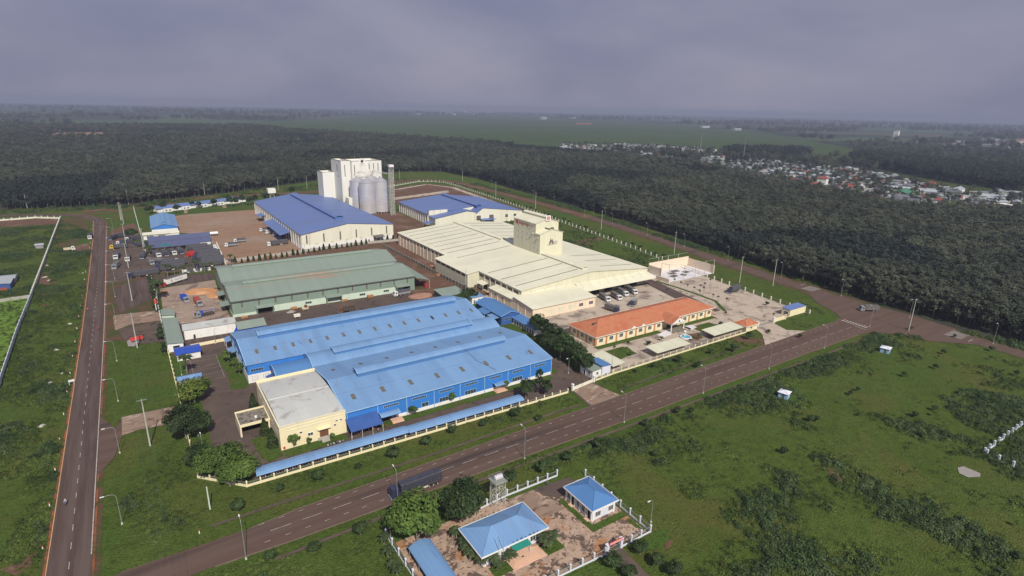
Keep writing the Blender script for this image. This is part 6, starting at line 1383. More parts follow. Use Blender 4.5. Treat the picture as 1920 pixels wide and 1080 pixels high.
# ================================================================ foliage
def cards(P, size, rg, flat=.35, out=1.0):
    """leaf quads at points P (n,3), facing mostly away from the crown's middle"""
    n = len(P); c = P.mean(0); c[2] -= np.ptp(P[:,2])*.15; o = P-c; o /= (np.linalg.norm(o,axis=1)[:,None]+1e-6)
    nrm = rg.normal(size=(n,3))*.55; nrm[:,2] = np.abs(nrm[:,2])+flat; nrm += o*out; nrm /= np.linalg.norm(nrm,axis=1)[:,None]
    a = np.cross(nrm, rg.normal(size=(n,3))); a /= np.linalg.norm(a,axis=1)[:,None]; b = np.cross(nrm, a)
    s = size*rg.uniform(.6,1.35,n)[:,None]; a = a*s; b = b*s*.62
    V = np.stack([P-a-b*.4, P-b, P+a+b*.2, P+b], 1).reshape(-1,3); F = np.arange(4*n).reshape(n,4); return V, F
def crown_pts(rg, nclump, per, rx_, ry_, rz_, cz, clr, shell=.55, flatb=.6):
    pts = []
    for _ in range(nclump):
        d = rg.normal(size=3); d /= np.linalg.norm(d); r = rg.uniform(shell,1)**.7*rg.uniform(.92,1.12)
        c = np.array([d[0]*rx_*r, d[1]*ry_*r, cz+(d[2]*rz_*r if d[2] > 0 else d[2]*rz_*r*flatb)])
        q = rg.normal(size=(per,3)); q /= np.linalg.norm(q,axis=1)[:,None]; q *= (rg.uniform(.35,1,per)**.5)[:,None]*clr*rg.uniform(.55,1.45)
        q[:,2] *= .75; pts.append(c+q)
    return np.concatenate(pts)
def trunk_mb(h, r, rg, limbs=4, spread=2.0, top=None):
    mb = MB(); lean = rg.uniform(-.25,.25,2); t = Vector((lean[0],lean[1],h)); mb.tube((0,0,0), t*.5, r, r*.8, 7, False); mb.tube(t*.5, t, r*.8, r*.6, 7, False)
    for k in range(limbs):
        a = 2*math.pi*(k+rg.uniform(0,.5))/limbs; e = t+Vector((math.cos(a)*spread, math.sin(a)*spread, (top or h*.6)*rg.uniform(.6,1))); mb.tube(t*.96, e, r*.5, r*.15, 5, False)
    return mb
def tree_meshes(seed, h, cr, leaf, n=1500, nclump=26, ls=.42, th=None, tr=.22, bark='bark', cz=None, chh=None, shell=.5, limbs=5, rawclr=None):
    rg = np.random.default_rng(seed); ch = chh or (h*.36); cz = cz or h-ch; th = th or max(1.0, cz-ch*.6)
    P = crown_pts(rg, nclump, n//nclump, cr*.78, cr*.78, ch*.85, cz, rawclr or cr*.33, shell); V, F = cards(P, ls, rg)
    cm = npmesh('crown', V, F, [M[leaf]])
    mb = trunk_mb(th, tr, rg, limbs, cr*.45, ch*.9); tm = bpy.data.meshes.new('trunk'); tm.from_pydata(mb.v, [], mb.f); tm.materials.append(M[bark]); return tm, cm
def tree_thing(name, label, cat, meshes, loc=(0,0,0), group=None, s=1, rz=0):
    t = thing(name, label, cat, loc, rz, group); inst('trunk', meshes[0], t); inst('crown', meshes[1], t)
    if s != 1: t.scale = (s, s, s)
    return t
TM = dict(
 big=[tree_meshes(11, 9, 5.2, 'leaf_mid', 5200, 40, .32), tree_meshes(12, 9, 5.0, 'leaf_mid', 5200, 36, .32)],
 dark=[tree_meshes(13, 9, 5.4, 'leaf_dark', 5200, 38, .32), tree_meshes(14, 8, 5.0, 'leaf_dark', 4600, 34, .32)],
 yel=[tree_meshes(15, 8, 5.2, 'leaf_yellow', 5200, 40, .32)],
 small=[tree_meshes(16, 4.4, 1.6, 'leaf_mid', 900, 16, .22, tr=.08), tree_meshes(17, 4, 1.5, 'leaf_mid', 900, 15, .22, tr=.08)],
 smalldark=[tree_meshes(18, 4.2, 2.0, 'leaf_dark', 1100, 18, .24, tr=.09), tree_meshes(19, 3.4, 1.9, 'leaf_dark', 1000, 16, .24, tr=.08)],
 row=[tree_meshes(20, 9.5, 3.6, 'leaf_dark', 2600, 22, .32, tr=.16), tree_meshes(21, 9, 3.4, 'leaf_dark', 2600, 20, .32, tr=.16)],
 tall=[tree_meshes(22, 9.5, 2.0, 'leaf_dark', 1400, 26, .30, chh=3.8, tr=.12)],
)
def cone_tree(h, r, seed, leaf='leaf_dark'):
    rg = np.random.default_rng(seed); n = 900; z = rg.uniform(0.04,1,n)**1.15; a = rg.uniform(0,2*math.pi,n); rr = r*(1-z)**.8*rg.uniform(.75,1.08,n)+.08
    P = np.stack([rr*np.cos(a), rr*np.sin(a), .3+z*(h-.3)],1); V, F = cards(P, .26, rg, .1); cm = npmesh('crown', V, F, [M[leaf]])
    mb = MB(); mb.tube((0,0,0),(0,0,h*.8),.10,.04,6); tm = bpy.data.meshes.new('trunk'); tm.from_pydata(mb.v, [], mb.f); tm.materials.append(M['bark_brown']); return tm, cm
def palm(h, fl, seed, nf=18, tr=.2):
    rg = np.random.default_rng(seed); mb = MB(); mb.tube((0,0,0),(.1,0,h*.5),tr,tr*.75,8); mb.tube((.1,0,h*.5),(.15,.05,h),tr*.75,tr*.6,8)
    tm = bpy.data.meshes.new('trunk'); tm.from_pydata(mb.v, [], mb.f); tm.materials.append(M['bark']); V = []; F = []
    for k in range(nf):
        a = 2*math.pi*k/nf+rg.uniform(-.2,.2); el = rg.uniform(.1,1.1); d = np.array([math.cos(a),math.sin(a)]); p = np.array([.15,.05,h]); prev = p.copy(); m = 9
        for i in range(1, m+1):
            t = i/m; q = np.array([.15+d[0]*fl*t*math.cos(el*.6), .05+d[1]*fl*t*math.cos(el*.6), h+fl*(math.sin(el)*t-(.55+.35*el)*t*t)])
            side = np.array([-d[1], d[0], 0]); wd = fl*.20*math.sin(math.pi*min(1,t*.9+.1))+.04
            for s in (-1, 1):
                o = len(V); V += [prev, q, q+side*s*wd+np.array([0,0,-wd*.55]), prev+side*s*wd*.95+np.array([0,0,-wd*.5])]; F.append((o,o+1,o+2,o+3))
            prev = q
    return tm, npmesh('fronds', V, F, [M['leaf_palm']])
PM = [palm(7.5, 3.4, 31), palm(5.5, 2.6, 32), palm(3.0, 2.3, 33, 16), palm(9.5, 4.2, 34, 26, .3)]
CT = [cone_tree(4.2, 1.0, 41), cone_tree(3.4, .8, 42), cone_tree(7.5, 2.1, 43)]
def plant(k, j, loc, label, cat='tree', name='tree', group=None, s=1.0):
    ms = TM[k][j % len(TM[k])]; return tree_thing(name, label, cat, ms, (*loc, 0), group, s, rng.uniform(0,6.28))
plant('yel', 0, (7.4,208.6), 'round yellow-green tree at the corner of the sports court', s=1.15)
plant('dark', 0, (2.8,185.3), 'broad dark tree just below the yellow-green one', s=1.2); plant('dark', 1, (6.0,184.8), 'dark tree overlapping the broad one on its right', s=1.05)
plant('dark', 1, (4.4,166.1), 'dark round tree at the left end of the bright corner grove', s=.9)
for i, (u, v, s) in enumerate([(7.4,159.5,.95),(11.0,157.9,1.1),(13.6,152.6,.95),(10.5,152.6,.8)]): plant('big', i, (u,v), 'bright green bushy tree of the grove at the fence corner', group='bright grove at the fence corner', s=s)
for i, (u, v, s) in enumerate([(146.9,199.7,1.15),(144.9,192.0,1.25),(144.1,185.4,1.2),(143.2,179.2,1.3),(143.0,174.1,1.2),(142.0,168.5,1.2),(140.6,163.3,1.15),(140.2,158.9,1.1),(139.2,155.0,1.0),(138.8,171.6,1.0),(139.2,180.3,1.0)]): plant('row', i, (u,v), 'dark tree in the shady row between blue shed and orange roof', group='shady tree row by the gate lane', s=s)
for i, (u, v, s) in enumerate([(138.6,253.2,1.0),(145.1,255.5,.9),(134.1,251.9,.8)]): plant('row', i, (u,v), 'dark tree clump beside the small white box building', group='tree clump near the white box', s=s)
plant('row', 0, (107.7,151.6), 'dark bushy tree left at the factory south east corner', s=.85); plant('row', 1, (115.1,150.0), 'dark bushy tree right at the factory south east corner', s=.75); plant('tall', 0, (115.1,153.9), 'tall slim tree between two bushy ones at factory corner')
for i, (u, v, s, lab) in enumerate([(68.3,161.5,1.0,'young tree before the second bay of the blue wall'),(83.7,163.0,1.05,'young tree before the middle of the blue wall'),(105.5,161.6,.95,'young tree near the right canopy of the blue wall'),(29.8,162.2,1.3,'leafy young tree in front of the beige office'),(34.2,161.9,.6,'tiny tree beside the beige office window'),(41.0,161.2,.6,'small bush right of the beige office steps')]): plant('small', i, (u,v), lab, s=s)
for i, (u, v, s, lab) in enumerate([(22.2,238.5,1.3,'round green tree at the north west corner of the blue factory'),(24.4,223.7,1.35,'round green tree near the blue factory west corner'),(22.8,232.4,.9,'small round shrub between two factory trees')]): plant('small', i, (u,v), lab, s=s)
HEDGE = [(49.6,402.1),(53.2,400.1),(57.2,401.0),(60.7,401.9),(64.3,401.1),(68.0,401.9),(71.5,402.0),(74.8,401.8),(78.8,402.1),(82.1,402.4),(86.6,404.2),(89.4,403.5),(93.5,404.7),(97.7,406.8),(101.6,406.9),(105.9,409.1),(109.2,410.1),(113.6,411.0),(118.3,409.3),(122.5,410.4),(126.3,410.2),(129.6,410.9),(133.3,411.3),(137.9,412.3),(141.9,413.6),(145.4,416.9),(150.6,418.2),(154.9,418.5),(160.3,417.3),(165.2,417.8),(169.0,417.5),(173.6,417.7)]
SAP = [(260.5,218.7),(258.9,212.4),(258.2,207.0),(257.7,201.6),(264.2,202.5),(269.7,203.9),(255.7,196.2),(256.1,187.5),(255.5,183.8),(256.6,179.2),(262.6,198.9),(283.7,205.5),(279.5,207.9),(256.4,151.7),(237.4,165.3),(159.6,161.7),(167.8,161.9),(241.4,206.6)]
CY = [tree_thing('cypress', 'dark conical hedge tree at the beige office west wall, by the grey porch', 'tree', CT[2], (*(23.8,193.5),0), s=.85), tree_thing('cypress', 'dark conical hedge tree below the stained porch', 'tree', CT[2], (*(23.8,175.0),0), s=.8), tree_thing('cypress', 'dark conical hedge tree at the beige office front corner', 'tree', CT[2], (*(24.4,166.5),0), s=.9)]
# cypress line in front of the navy warehouse
for i, (x, y) in enumerate([(165,890),(215,890),(262,882),(303,875),(348,872),(390,865),(432,860),(471,856),(517,850),(553,845),(600,835),(633,833),(675,825),(715,815),(757,810),(797,800),(829,794),(872,787),(926,785),(965,778),(1005,774),(1035,769),(1071,764),(1113,757),(1147,750),(1169,740),(1214,732),(1253,727),(1307,724),(1350,718),(1385,715),(1425,710)]):
    p = HEDGE[i]; tree_thing('cypress', 'small dark conical tree in the line before the navy warehouse', 'tree', CT[i % 2], (*p, 0), 'line of conical trees at the grey wall', [1,.8,.9,.95,1.1,1.15][i % 6], i)
# palms
tree_thing('palm_tree', 'large shaggy palm at the lane end left of the container truck', 'palm', PM[3], (*(2.7,337.3),0), s=1.15); tree_thing('palm_tree', 'tall slim palm beside the large shaggy one', 'palm', PM[0], (*(3.9,342.7),0), s=1.1)
tree_thing('palm_tree', 'palm on the court lawn with pale trunk', 'palm', PM[0], (*(7.3,235.0),0)); tree_thing('palm_tree', 'low spreading palm near the west end of the canteen', 'palm', PM[2], (3.5,451.5,0), s=2.0)
tree_thing('palm_tree', 'single palm in the brown yard corner beside the fence', 'palm', PM[1], (46.8,401.5,0))
for i, (u, v) in enumerate([(10.3,385.1),(14.1,388.2),(18.5,383.1),(22.2,386.4),(26.2,386.8),(29.9,386.1),(33.7,388.1)]): tree_thing('palm_tree', 'slim palm in the row along the grey panelled wall', 'palm', PM[i % 2], (*(u,v),0), 'palm row along the truck park wall', [1,.9,.8,1,1.05,1,.7][i], i)
for i, (u, v, s) in enumerate([(53.2,98.8,1.1),(52.9,94.6,1.0),(53.0,96.5,1.0),(54.1,91.6,1.1),(56.5,90.4,1.1),(60.0,89.0,1.2),(70.0,89.6,1.15),(72.4,88.9,1.1),(53.4,102.4,1.1),(70.1,87.8,1.0),(56.6,88.9,.9)]):
    tree_thing('palm_tree', 'low feathery palm hugging the light blue roofed house', 'palm', PM[2], (*(u,v),0), 'palms around the light blue house', s*.8, i)
for i, (u, v) in enumerate([(37.9,110.0),(37.1,105.4),(36.7,101.0),(36.9,99.4)]): tree_thing('palm_tree', 'low palm outside the fence by the curved blue shed', 'palm', PM[2], (*(u,v),0), 'palms outside the compound fence', .8, i)
for i, (u, v, s, lab) in enumerate([(44.9,106.5,1.45,'big light green tree at the left of the small compound'),(58.2,107.9,1.3,'big dark tree next to the steel water tower')]):
    tree_thing('tree', lab, 'tree', TM['big' if i == 0 else 'dark'][1], (*(u,v),0), None, s)
for i, (u, v, s) in enumerate([(87.6,74.9,1.0),(88.3,70.1,1.0),(79.1,74.8,1.1),(80.3,70.9,1.0),(89.3,66.2,1.0)]): plant('smalldark', i, (u,v), 'rounded dark tree on the lawn below the compound gate', group='rounded trees below the compound gate', s=s*1.0)
gv = 'young trees on the road verges'
for i, (u, v, s) in enumerate([(10.5,140.4,1.0),(21.6,143.1,.7),(31.4,142.5,1.0),(42.6,142.0,.6),(53.1,141.4,1.1),(64.4,142.7,1.0),(74.3,144.6,.9),(85.0,143.3,.8),(97.2,142.7,1.1),(102.6,136.6,.7),(182.6,137.0,.8),(180.2,144.5,.9),(210.1,139.5,1.1),(199.2,143.3,.7),(228.2,145.1,1.0),(86.8,113.0,1.15),(96.4,113.3,.9),(108.8,113.6,1.1),(76.5,113.9,1.0),(130.9,115.4,.8),(146.7,115.6,.7),(23.2,115.9,.9),(34.2,115.9,1.0),(14.1,118.8,.8),(251.3,133.8,.6),(243.6,145.2,.6)]):
    plant('smalldark', i, (u,v), 'low dark young tree on the road verge', group=gv, s=s)
for i, (u, v) in enumerate([(157.5,155.6),(167.6,159.5),(182.6,164.0),(191.6,164.5),(280.5,170.4),(208.6,157.4),(231.2,163.0),(204.4,156.9),(167.2,146.2),(157.9,146.0)]): plant('small' if i % 2 else 'smalldark', i, (u,v), 'small garden tree around the orange roofed office', group='garden trees of the orange office', s=.65)
# staked saplings in the east yard
def sapling(): 
    t = thing('sapling', 'thin staked sapling in the east yard row', 'tree', (0,0,0), 0, 'staked saplings in the east yard'); MB().tube((0,0,0),(0,0,5.6),.07,.05,5).build('trunk', M['bark'], t)
    rg = np.random.default_rng(5); V, F = cards(crown_pts(rg, 5, 24, .45, .45, .7, 5.6, .4), .2, rg); inst('crown', npmesh('crown', V, F, [M['leaf_dark']]), t); return t
sp_ = sapling()
for i, (u, v) in enumerate([(260.5,218.7),(258.9,212.4),(258.2,207.0),(257.7,201.6),(264.2,202.5),(269.7,203.9),(255.7,196.2),(256.1,187.5),(255.5,183.8),(256.6,179.2),(262.6,198.9),(283.7,205.5),(279.5,207.9),(256.4,151.7),(237.4,165.3),(159.6,161.7),(167.8,161.9),(241.4,206.6)]):
    if i == 0: sp_.location = (*(260.5,218.7), 0)
    else: dup(sp_, (*SAP[i], 0), i)
for i, (u, v, s) in enumerate([(21.9,634.6,1),(32.9,616.1,1.1),(47.3,642.3,.9),(52.3,636.4,.9),(66.4,640.0,1),(80.9,632.8,1.3),(86.5,637.3,1.1),(93.3,645.2,1.2),(98.2,635.3,1.1),(104.8,643.4,1.2),(116.6,645.4,1.3),(127.1,644.3,1.2),(152.6,688.0,1.2),(12.4,626.5,.9),(9.3,621.8,.9),(82.8,669.9,1.0)]): plant('row', i, (u,v), 'dark garden tree around the dormitory', group='garden trees around the dormitory', s=s*.95)
plant('dark', 0, (-5.2,512.1), 'low spreading dark tree over parked trucks', s=.9)
for i in range(34):
    y = 262+i*4.0; p = (3.9+.3*math.sin(i), y) if y < 395 else (4, y)
    if i % 2 == 0 and not 296 < y < 312: plant('smalldark', i, (p[0]-2.6, p[1]), 'dark shrub in the hedge outside the west fence', 'shrub', 'shrub', 'hedge shrubs along the west fence', .8+.2*math.sin(i*2.1))
for i in range(46): # shrubs behind the east fence
    k = i/46; y = 262+k*440; x = np.interp(y, [224,250,296,369,470,600,690,722], [297.2,302,311,322,337,352,361,362])+3.2; plant('smalldark', i, (x, y), 'low shrub in the hedge along the east road', 'shrub', 'shrub', 'hedge along the east road', .8+.25*math.sin(i*1.7))
# ================================================================ undergrowth and forest by instancing
def gn_scatter(name, P, scl, rot, idx, meshes, kind='stuff', label=None):
    col = bpy.data.collections.new(name+'_kinds')
    for k, me in enumerate(meshes):
        o = bpy.data.objects.new('%s_kind_%02d' % (name, k), me); col.objects.link(o)
    me = bpy.data.meshes.new(name); me.vertices.add(len(P)); me.vertices.foreach_set('co', np.asarray(P, np.float32).ravel())
    a = me.attributes.new('scl', 'FLOAT', 'POINT'); a.data.foreach_set('value', np.asarray(scl, np.float32))
    a = me.attributes.new('rz', 'FLOAT', 'POINT'); a.data.foreach_set('value', np.asarray(rot, np.float32))
    a = me.attributes.new('kidx', 'INT', 'POINT'); a.data.foreach_set('value', np.asarray(idx, np.int32))
    o = bpy.data.objects.new(name, me); C.objects.link(o)
    g = bpy.data.node_groups.new(name, 'GeometryNodeTree'); g.interface.new_socket('Geometry', in_out='INPUT', socket_type='NodeSocketGeometry'); g.interface.new_socket('Geometry', in_out='OUTPUT', socket_type='NodeSocketGeometry')
    gi = g.nodes.new('NodeGroupInput'); go = g.nodes.new('NodeGroupOutput'); m2p = g.nodes.new('GeometryNodeMeshToPoints'); ip = g.nodes.new('GeometryNodeInstanceOnPoints'); ci = g.nodes.new('GeometryNodeCollectionInfo')
    ci.inputs[0].default_value = col; ci.inputs['Separate Children'].default_value = True; ci.inputs['Reset Children'].default_value = True
    def attr(n, t):
        x = g.nodes.new('GeometryNodeInputNamedAttribute'); x.data_type = t; x.inputs[0].default_value = n; return x.outputs[0]
    cx = g.nodes.new('ShaderNodeCombineXYZ'); k = g.links.new
    k(gi.outputs[0], ip.inputs['Points']); k(ci.outputs[0], ip.inputs['Instance']); ip.inputs['Pick Instance'].default_value = True
    k(attr('kidx', 'INT'), ip.inputs['Instance Index']); k(attr('rz', 'FLOAT'), cx.inputs[2]); k(cx.outputs[0], ip.inputs['Rotation']); k(attr('scl', 'FLOAT'), ip.inputs['Scale']); k(ip.outputs[0], go.inputs[0]); g.nodes.remove(m2p)
    md = o.modifiers.new('scatter', 'NODES'); md.node_group = g
    return tag(o, label, None, None, kind)
camP = np.array([0, 0, 100.]); RM = np.array([list(ir), list(iu), list(bk)])
def in_view(x, y, z=5, m=1.12):
    q = RM@(np.array([x, y, z])-camP); 
    return q[2] < 0 and abs(q[0]/-q[2]) < .891*m and -0.503*m-.02 < q[1]/-q[2] < .55
def fbm(x, y, s, o=0): return noise.fractal(Vector((x*s, y*s, o)), 1.0, 2.0, 4)
# --- forest trees
FV = []
for k in range(8):
    h = [14,15.5,13,14.5,16,13.5,15,14][k]; rg = np.random.default_rng(100+k)
    P = crown_pts(rg, 22, 26, 3.9, 3.9, 4.2, h-5.0, 1.55, .45, .95); V, F = cards(P, .50, rg, .3, .8)
    mb = trunk_mb(h-8.5, .20, rg, 4, 2.2, 5.0); tV = np.array(mb.v); tF = np.array(mb.f)
    leaf = 'leaf_forest' if k < 6 else 'leaf_forest_dark'
    me = npmesh('rubber_tree', np.concatenate([V, tV]), np.concatenate([F, tF+len(V)]), [M[leaf], M['bark_forest']], np.concatenate([np.zeros(len(F)), np.ones(len(tF))])); FV.append(me)
FT = []
for k in range(5):
    h = [14,15.5,13,15,14.5][k]; rg = np.random.default_rng(200+k); P = crown_pts(rg, 30, 26, 3.7, 3.7, 5.2, h-5.8, 1.2, .5, 1.0); V, F = cards(P, .48, rg, .3)
    cm = npmesh('crown', V, F, [M['leaf_forest']]); mb = trunk_mb(h-9.5, .20, rg, 5, 2.4, 6.0); tm = bpy.data.meshes.new('trunk'); tm.from_pydata(mb.v, [], mb.f); tm.materials.append(M['bark_forest']); FT.append((tm, cm))
pts = []
rf = np.random.default_rng(55)
def ok_forest(x, y): return in_poly(x, y, FOREST) and not in_poly(x, y, PLANT) and not in_poly(x, y, VILLAGE) and not in_poly(x, y, VILLAGE2) and not in_poly(x, y, EXCL)
EXCL = [(-120,640),(0,680),(125,748),(330,790),(395,772),(398,640),(394,500),(377,380),(358,260),(343,180),(338,120),(336,60),(300,60),(200,400),(100,600)]
def ring(dmin, dmax, sp):
    n = int(dmax/sp)+1
    for i in range(-n, n):
        for j in range(-n, n):
            x = (i+rf.uniform(-.33,.33))*sp; y = (j+rf.uniform(-.33,.33))*sp
            if y < -60 or x < -1500: continue
            d = math.hypot(x, y)
            if dmin <= d < dmax and in_view(x, y, 10, 1.06) and ok_forest(x, y): pts.append((x, y, d, sp))
ring(250, 620, 5.5); ring(620, 1000, 6.3); ring(1000, 1500, 8.4); ring(1500, 2600, 12.0)
pts.sort(key=lambda p: p[2])
near = pts[:300]; rest = pts[300:]
gF = 'rubber trees along the near edge of the plantation'
for i, (x, y, d, sp) in enumerate(near):
    tree_thing('rubber_tree', 'grey green rubber tree with pale trunk at the near plantation edge', 'tree', FT[i % 5], (x, y, 0), gF, .9+.25*rf.random(), rf.uniform(0,6.28))
P = np.array([(x, y, -.3 if sp < 7 else -1.5) for x, y, d, sp in rest]); S = np.array([(.85+.35*rf.random())*(sp/6.0)**.62*(1+.12*noise.noise(Vector((x*.01,y*.01,0)))) for x, y, d, sp in rest])
gn_scatter('forest', P, S, rf.uniform(0,6.28,len(P)), [int(6+rf.integers(0,2)) if fbm(x, y, .004, 7) > .28 else int(rf.integers(0,6)) for x, y, d, sp in rest], FV, label='dense dark rubber plantation around the factories')
print('forest', len(pts))
# --- far woods as scattered clumps, 1.3 - 7 km
fp = []; fs = []
for d0, d1, n in ((1300,2600,2600),(2600,4500,3600),(4500,9000,3600)):
    k = 0
    while k < n:
        d = rf.uniform(d0, d1); a = rf.uniform(R(5), R(105)); x, y = d*math.cos(a), d*math.sin(a)
        if not in_view(x, y, 10, 1.05) or in_poly(x, y, FIELD) or in_poly(x, y, FOREST): k += .3; continue
        k += 1
        if fbm(x, y, .0011, 3) < (.02): continue
        fp.append((x, y, -3)); fs.append(rf.uniform(1.0,1.5)*(1.2 if d < 2600 else 1.7 if d < 4500 else 2.3))
gn_scatter('far_woods', fp, fs, rf.uniform(0,6.28,len(fp)), rf.integers(0,8,len(fp)), FV, label='hazy woods spreading to the horizon')
# tree rows in the young plantation clearing
pr_ = []
xs = [p[0] for p in PLANT]; ys = [p[1] for p in PLANT]; x = min(xs)
while x < max(xs):
    y = min(ys)
    while y < max(ys):
        if in_poly(x, y, PLANT): pr_.append((x, y, -1))
        y += 9
    x += 26
sheet('clearing', M['brown_soil'], z_(7), PLANT)
gn_scatter('young_plantation', pr_, [.55]*len(pr_), rf.uniform(0,6.28,len(pr_)), rf.integers(0,6,len(pr_)), FV, label='planted rows of young trees in a distant clearing')
# --- groves behind and between the village houses
def grove(poly, n, s0, s1, kinds, name, label, extra=None):
    q = []; xs = [p[0] for p in poly]; ys = [p[1] for p in poly]; t = 0
    while len(q) < n and t < n*20:
        t += 1; x = rf.uniform(min(xs), max(xs)); y = rf.uniform(min(ys), max(ys))
        if in_poly(x, y, poly): q.append((x, y, -.5))
    gn_scatter(name, q, rf.uniform(s0, s1, len(q)), rf.uniform(0,6.28,len(q)), rf.integers(kinds[0], kinds[1], len(q)), FV, label=label)
grove([(1090.6,833.1),(1206.8,915.8),(1270.3,828.8),(1314.4,752.1),(1531.9,879.6),(1509.0,987.8),(1356.8,1014.3)], 260, 1.3, 1.8, (6, 8), 'grove', 'tall dark grove beside the village')
grove([(1348.2,682.5),(1187.8,493.2),(1094.6,375.9),(1062.1,280.1),(1385.2,372.2),(1402.0,487.6),(1462.7,612.1),(1529.8,737.8)], 1500, 1.4, 1.9, (6, 8), 'grove', 'long dark grove behind the right end of the village')
grove(VILLAGE, 520, .45, .85, (0, 8), 'village_trees', 'trees between the village houses'); grove(VILLAGE2, 700, .45, .9, (0, 8), 'village_trees', 'trees between the houses on the right')
# --- weeds
def tuft(seed, n, r, h, ls, leaf):
    rg = np.random.default_rng(seed); q = rg.normal(size=(n,3))*[r*.5,r*.5,0]; d = np.hypot(q[:,0],q[:,1]); q[:,2] = rg.uniform(.1,1,n)*h*np.clip(1-(d/r)**2*.6,.2,1); V, F = cards(q, ls, rg, .5); return npmesh('tuft', V, F, [M[leaf]])
WV = [tuft(300+k, 90, 1.5, 1.1, .26, 'leaf_weed') for k in range(4)]+[tuft(310+k, 130, 1.7, 1.7, .28, 'leaf_weed_dark') for k in range(4)]+[tuft(320+k, 60, 1.2, .5, .22, 'leaf_weed') for k in range(2)]
def weeds(name, polys, dens, label, thr, dark_thr, scl=(.6,1.2), sc1=.03, avoid=(), boost=()):
    q = []; s = []; ix = []
    for poly in polys:
        xs = [p[0] for p in poly]; ys = [p[1] for p in poly]; A_ = (max(xs)-min(xs))*(max(ys)-min(ys))
        for _ in range(int(A_*dens)):
            x = rf.uniform(min(xs), max(xs)); y = rf.uniform(min(ys), max(ys))
            if not in_poly(x, y, poly): continue
            f = fbm(x, y, sc1, 1)+.35*fbm(x, y, sc1*5, 4)
            if boost:
                b = max((1-min(1, math.hypot((x-cx)/rx_, (y-cy)/ry_)))*1.3 for cx, cy, rx_, ry_ in boost); f = f*1.15-.20+min(.42, b)
            if f < thr+(rf.uniform(-.22,.38) if boost else rf.uniform(-.12,.12)): continue
            if not in_view(x, y, 0, 1.05) or any(in_poly(x, y, a) for a in avoid): continue
            dk = rf.random() < (.6 if boost else .9)*min(1, max(0, (f-dark_thr)/.25)); q.append((x, y, -.05)); s.append(rf.uniform(*scl)*(1.15 if dk else 1)); ix.append(int(rf.integers(4,8)) if dk else (int(rf.integers(0,4)) if f > thr+.1 else int(rf.integers(8,10))))
    gn_scatter(name, q, s, rf.uniform(0,6.28,len(q)), ix, WV, label=label); print(name, len(q))
BOOST = [(142.8,96.9,16,13),(150.7,85.2,16,14),(158.1,74.1,18,14),(132.6,69.7,13,10),(158.5,61.8,14,10),(144.1,60.0,9,8),(138.6,110.7,14,7),(176.7,113.9,16,6),(225.7,111.3,20,6),(274.8,111.7,18,6),(246.1,57.9,22,16),(191.3,50.5,9,8),(185.5,37.0,12,10),(159.1,48.2,6,5),(208.0,40.2,9,7),(120.2,72.4,8,6),(104.1,113.7,10,5),(192.8,62.8,5,4),(117.6,84.3,5,4),(163.0,34.1,10,8),(135.5,45.0,8,6)]
RF = [(97,117.5),(250,116),(288,118.5),(303,108),(312,84),(318,40),(316,-40),(60,-60),(60,70),(97,74)]
weeds('weeds', [RF], 1.0, 'rough weeds and low scrub on the right field', -.10, .12, (.3,.9), boost=BOOST, avoid=[[(265,100),(273,100),(273,108),(265,108)],[(187,99),(195,99),(195,107),(187,107)],[(190,43),(198,43),(198,51),(190,51)]])
for i in range(70):
    x, y = rf.uniform(110, 318), rf.uniform(-20, 114)
    if in_view(x, y, 0, 1.0) and math.hypot(x-269, y-104) > 6 and math.hypot(x-191, y-103) > 6 and math.hypot(x-194, y-47) > 7: plant('smalldark' if i % 3 else 'small', i, (x, y), 'small dark bush standing alone on the right field', 'shrub', 'shrub', 'single bushes on the right field', rf.uniform(.35,.75))
LFp = [(-29.6,110),(-29.8,380),(-30.5,480),(-34,560),(-54,620),(-54,380),(-52,256),(-58,110)]
weeds('weeds', [LFp, [(-53,380),(-56,600),(-90,600),(-90,400)]], .9, 'rough weeds between the left road and boundary wall', -.22, .18, (.35,.9), .04, avoid=[[(-45,483),(-29,483),(-29,530),(-45,530)],[(-76,398),(-60,398),(-60,425),(-76,425)]])
weeds('weeds', [[(-65.2,377.3),(-53.9,375.8),(-52.2,353.8),(-51.3,304.1),(-50.8,260.5)]], .25, 'bright weeds in the walled plot at the left edge', -.5, 9, (.4,.8))
weeds('weeds', [[(-14,139),(14,141),(110,139.6),(122,139.4),(122,147),(17,149),(3,160),(2,172),(-3,180),(-14,160)],[(142,138.4),(228,138.4),(236,146),(234,150.5),(141,149.5)],[(264,139.5),(284,139.5),(298,148),(303,160),(296,170),(289,152),(268,151)],[(10,112),(39,112),(39,121.3),(10,121.3)],[(-10,122),(10,121),(39,111),(39,80),(-5,100)],[(40,112),(97,111),(97,121),(40,121.3)]], .9, 'grass tufts and weeds on the road verges', -.12, .50, (.25,.6), .06)
weeds('weeds', [[(257,252),(300,254),(310,296),(321,369),(334,462),(300,452),(262,440),(258,330)]], .16, 'lush weeds between cream mill and east fence', -.12, .35, (.6,1.1), .03)
weeds('weeds', [[(331,95),(336,70),(330,20),(318,-30),(323.5,-30),(326,60),(327,100)],[(340,165),(347,230),(356,290),(366,350),(376,420),(383,500),(386,600),(386,690),(398,690),(398,500),(379,380),(362,270),(348,190),(338,135)]], .45, 'undergrowth along the forest edge', -.3, .1, (.7,1.3), .03)
weeds('weeds', [[(-110,676),(0,668),(60,700),(200,724),(280,752),(330,775),(330,790),(125,750),(-5,690),(-110,705)]], .06, 'green belt before the northern forest edge', -.4, .2, (1.0,1.8), .02)
